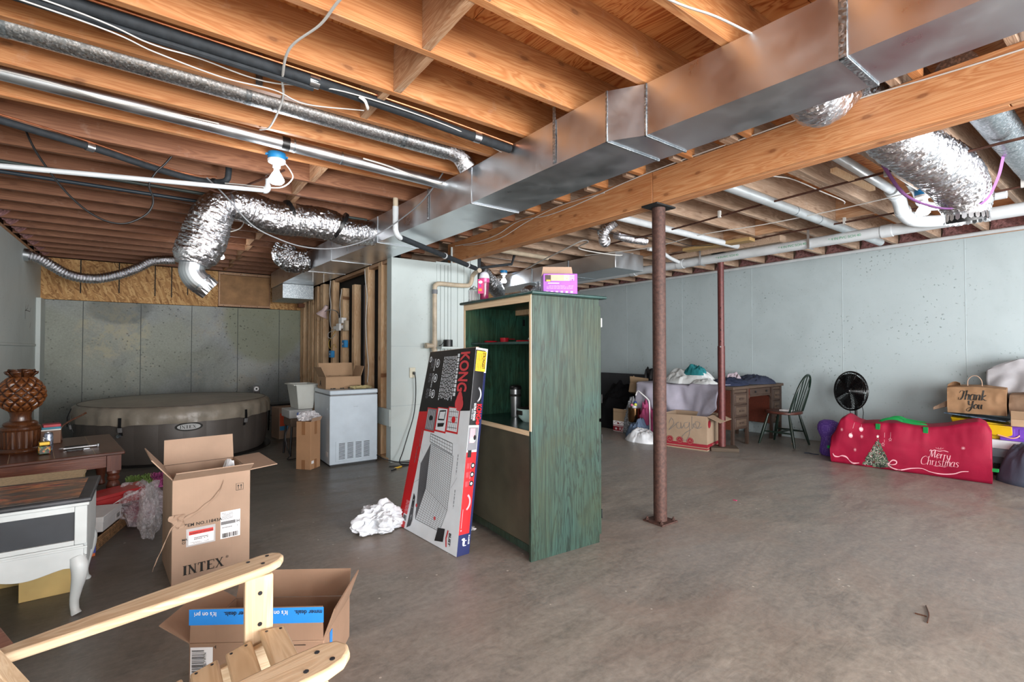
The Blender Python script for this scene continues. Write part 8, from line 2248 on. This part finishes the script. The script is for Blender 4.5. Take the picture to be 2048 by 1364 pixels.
solo(MB().hexa([(6.85, 1.40, 0.66), (7.05, 1.40, 0.66), (7.05, 1.56, 0.60), (6.85, 1.56, 0.60), (6.85, 1.40, 0.74), (7.05, 1.40, 0.74), (7.05, 1.56, 0.63), (6.85, 1.56, 0.63)]), 'cardboard_flap', M_card, 'crushed cardboard flap sticking out left of the kraft bag', 'cardboard', bev=0.004)
boxthing('storage_tub', 'clear plastic tub squeezed behind the kraft bag on the pile', 'tub', (7.10, 0.9, 0.361), (7.36, 1.42, 0.72), simple('misty_plastic', '#aeb6b8', 0.25), bev=0.01)
sk2, spt = sack('paper_bag', 'second plain kraft bag, crumpled, right of the Thank You bag', (6.86, 0.80, 0.594), 0.34, 0.26, 0.22, cloth('kraft_paper_dark', '#7c6552', 0.8, 120, 0.1, 0.12), -0.05, seed=9)
pt_ = carton('storage_bin', 'open purple plastic bin on the low white unit at the right edge', (6.90, 0.86, 0.361), 0.0, 0.26, 0.34, 0.15, {}, mat=simple('purple_plastic', '#7044b8', 0.35), cat='bin')
for y in (-0.1, 0.0, 0.1): MB().box((-0.135, y-0.035, 0.03), (-0.1305, y+0.035, 0.12)).build('panel', simple('purple_plastic', '#7044b8', 0.35), pt_, bev=0.002)
cb2 = carton('cardboard_box', 'tipped open carton holding a dark red toy on top of the purple bin', (6.80, 0.80, 0.515), 0.1, 0.24, 0.30, 0.07, {'l': (0.10, 35), 'f': (0.08, 80)}, mat=cardboard('tan_cardboard', '#a58c70'))
MB().box((-0.08, -0.08, 0.007), (0.08, 0.08, 0.06)).build('dark_contents', simple('dark_toy', '#2c0d10', 0.2), cb2, bev=0.02, seg=3)
# tall draped grey cover
P = []
for i in range(31):
    row = []
    for j in range(31):
        u = i/30; v = j/30; y = 1.17 - 0.55*u
        top = 1.04 + 0.13*min(1, u*2.2)
        if v < 0.35: x = 7.36 - 0.28*v/0.35; z = top + 0.01*math.sin(u*9)
        else:
            t = (v-0.35)/0.65; z = top - (top-0.74)*t; x = 7.08 - 0.05*t + 0.03*math.sin(u*16+3*t)*t + 0.02*noise.noise(Vector((u*6, t*5, 1)))
        row.append((x, y, z))
    P.append(row)
solo(MB().sheet(P), 'grey_cover', cloth('pale_grey_nylon', '#a5a4a8', 0.6), 'pale grey fabric cover draped over the tall things at the right edge of the pile', 'cover', smooth=True, solid=0.005)
boxthing('tall_carton', 'plain carton hidden under the grey cover', 'box', (7.12, 0.4, 0.721), (7.36, 1.12, 1.03), M_card)

# ================================================================ small litter and marks
solo(MB().tube(smooth_path([(3.05, 0.733, 0.004), (2.964, 0.702, 0.004), (2.867, 0.685, 0.004)], 6), 0.003, 6), 'twig', M_pined, 'thin curved dry stem on the bare floor at the lower right', 'twig', smooth=True)
solo(MB().bar((2.925, 0.745, 0.003), (2.935, 0.703, 0.003), 0.006, 0.004), 'wood_splinter', M_pined, 'short dark wood splinter beside the thin stem on the floor', 'splinter')
solo(MB().box((3.905, 2.165, 0.001), (3.922, 2.195, 0.004)), 'paper_scrap', simple('pink_scrap', '#c23a6c', 0.6), 'tiny pink scrap on the floor right of the rusty post', 'litter')
f = Flat((XL, 8.36, 1.65), (0, 1, 0), (0, 0, 1), lift=0.0012)
for pts in ([(0, -0.02), (-0.01, 0.08), (0.03, 0.15)], [(-0.01, 0.08), (0.12, 0.12), (0.16, 0.17)], [(0.0, 0.09), (0.28, 0.09)], [(0.28, 0.09), (0.32, 0.14)], [(0.28, -0.12), (0.33, -0.05)]): f.line(pts, 0.01, 0, 0)
f.build('pencil_scribble', [M_grey], wl)
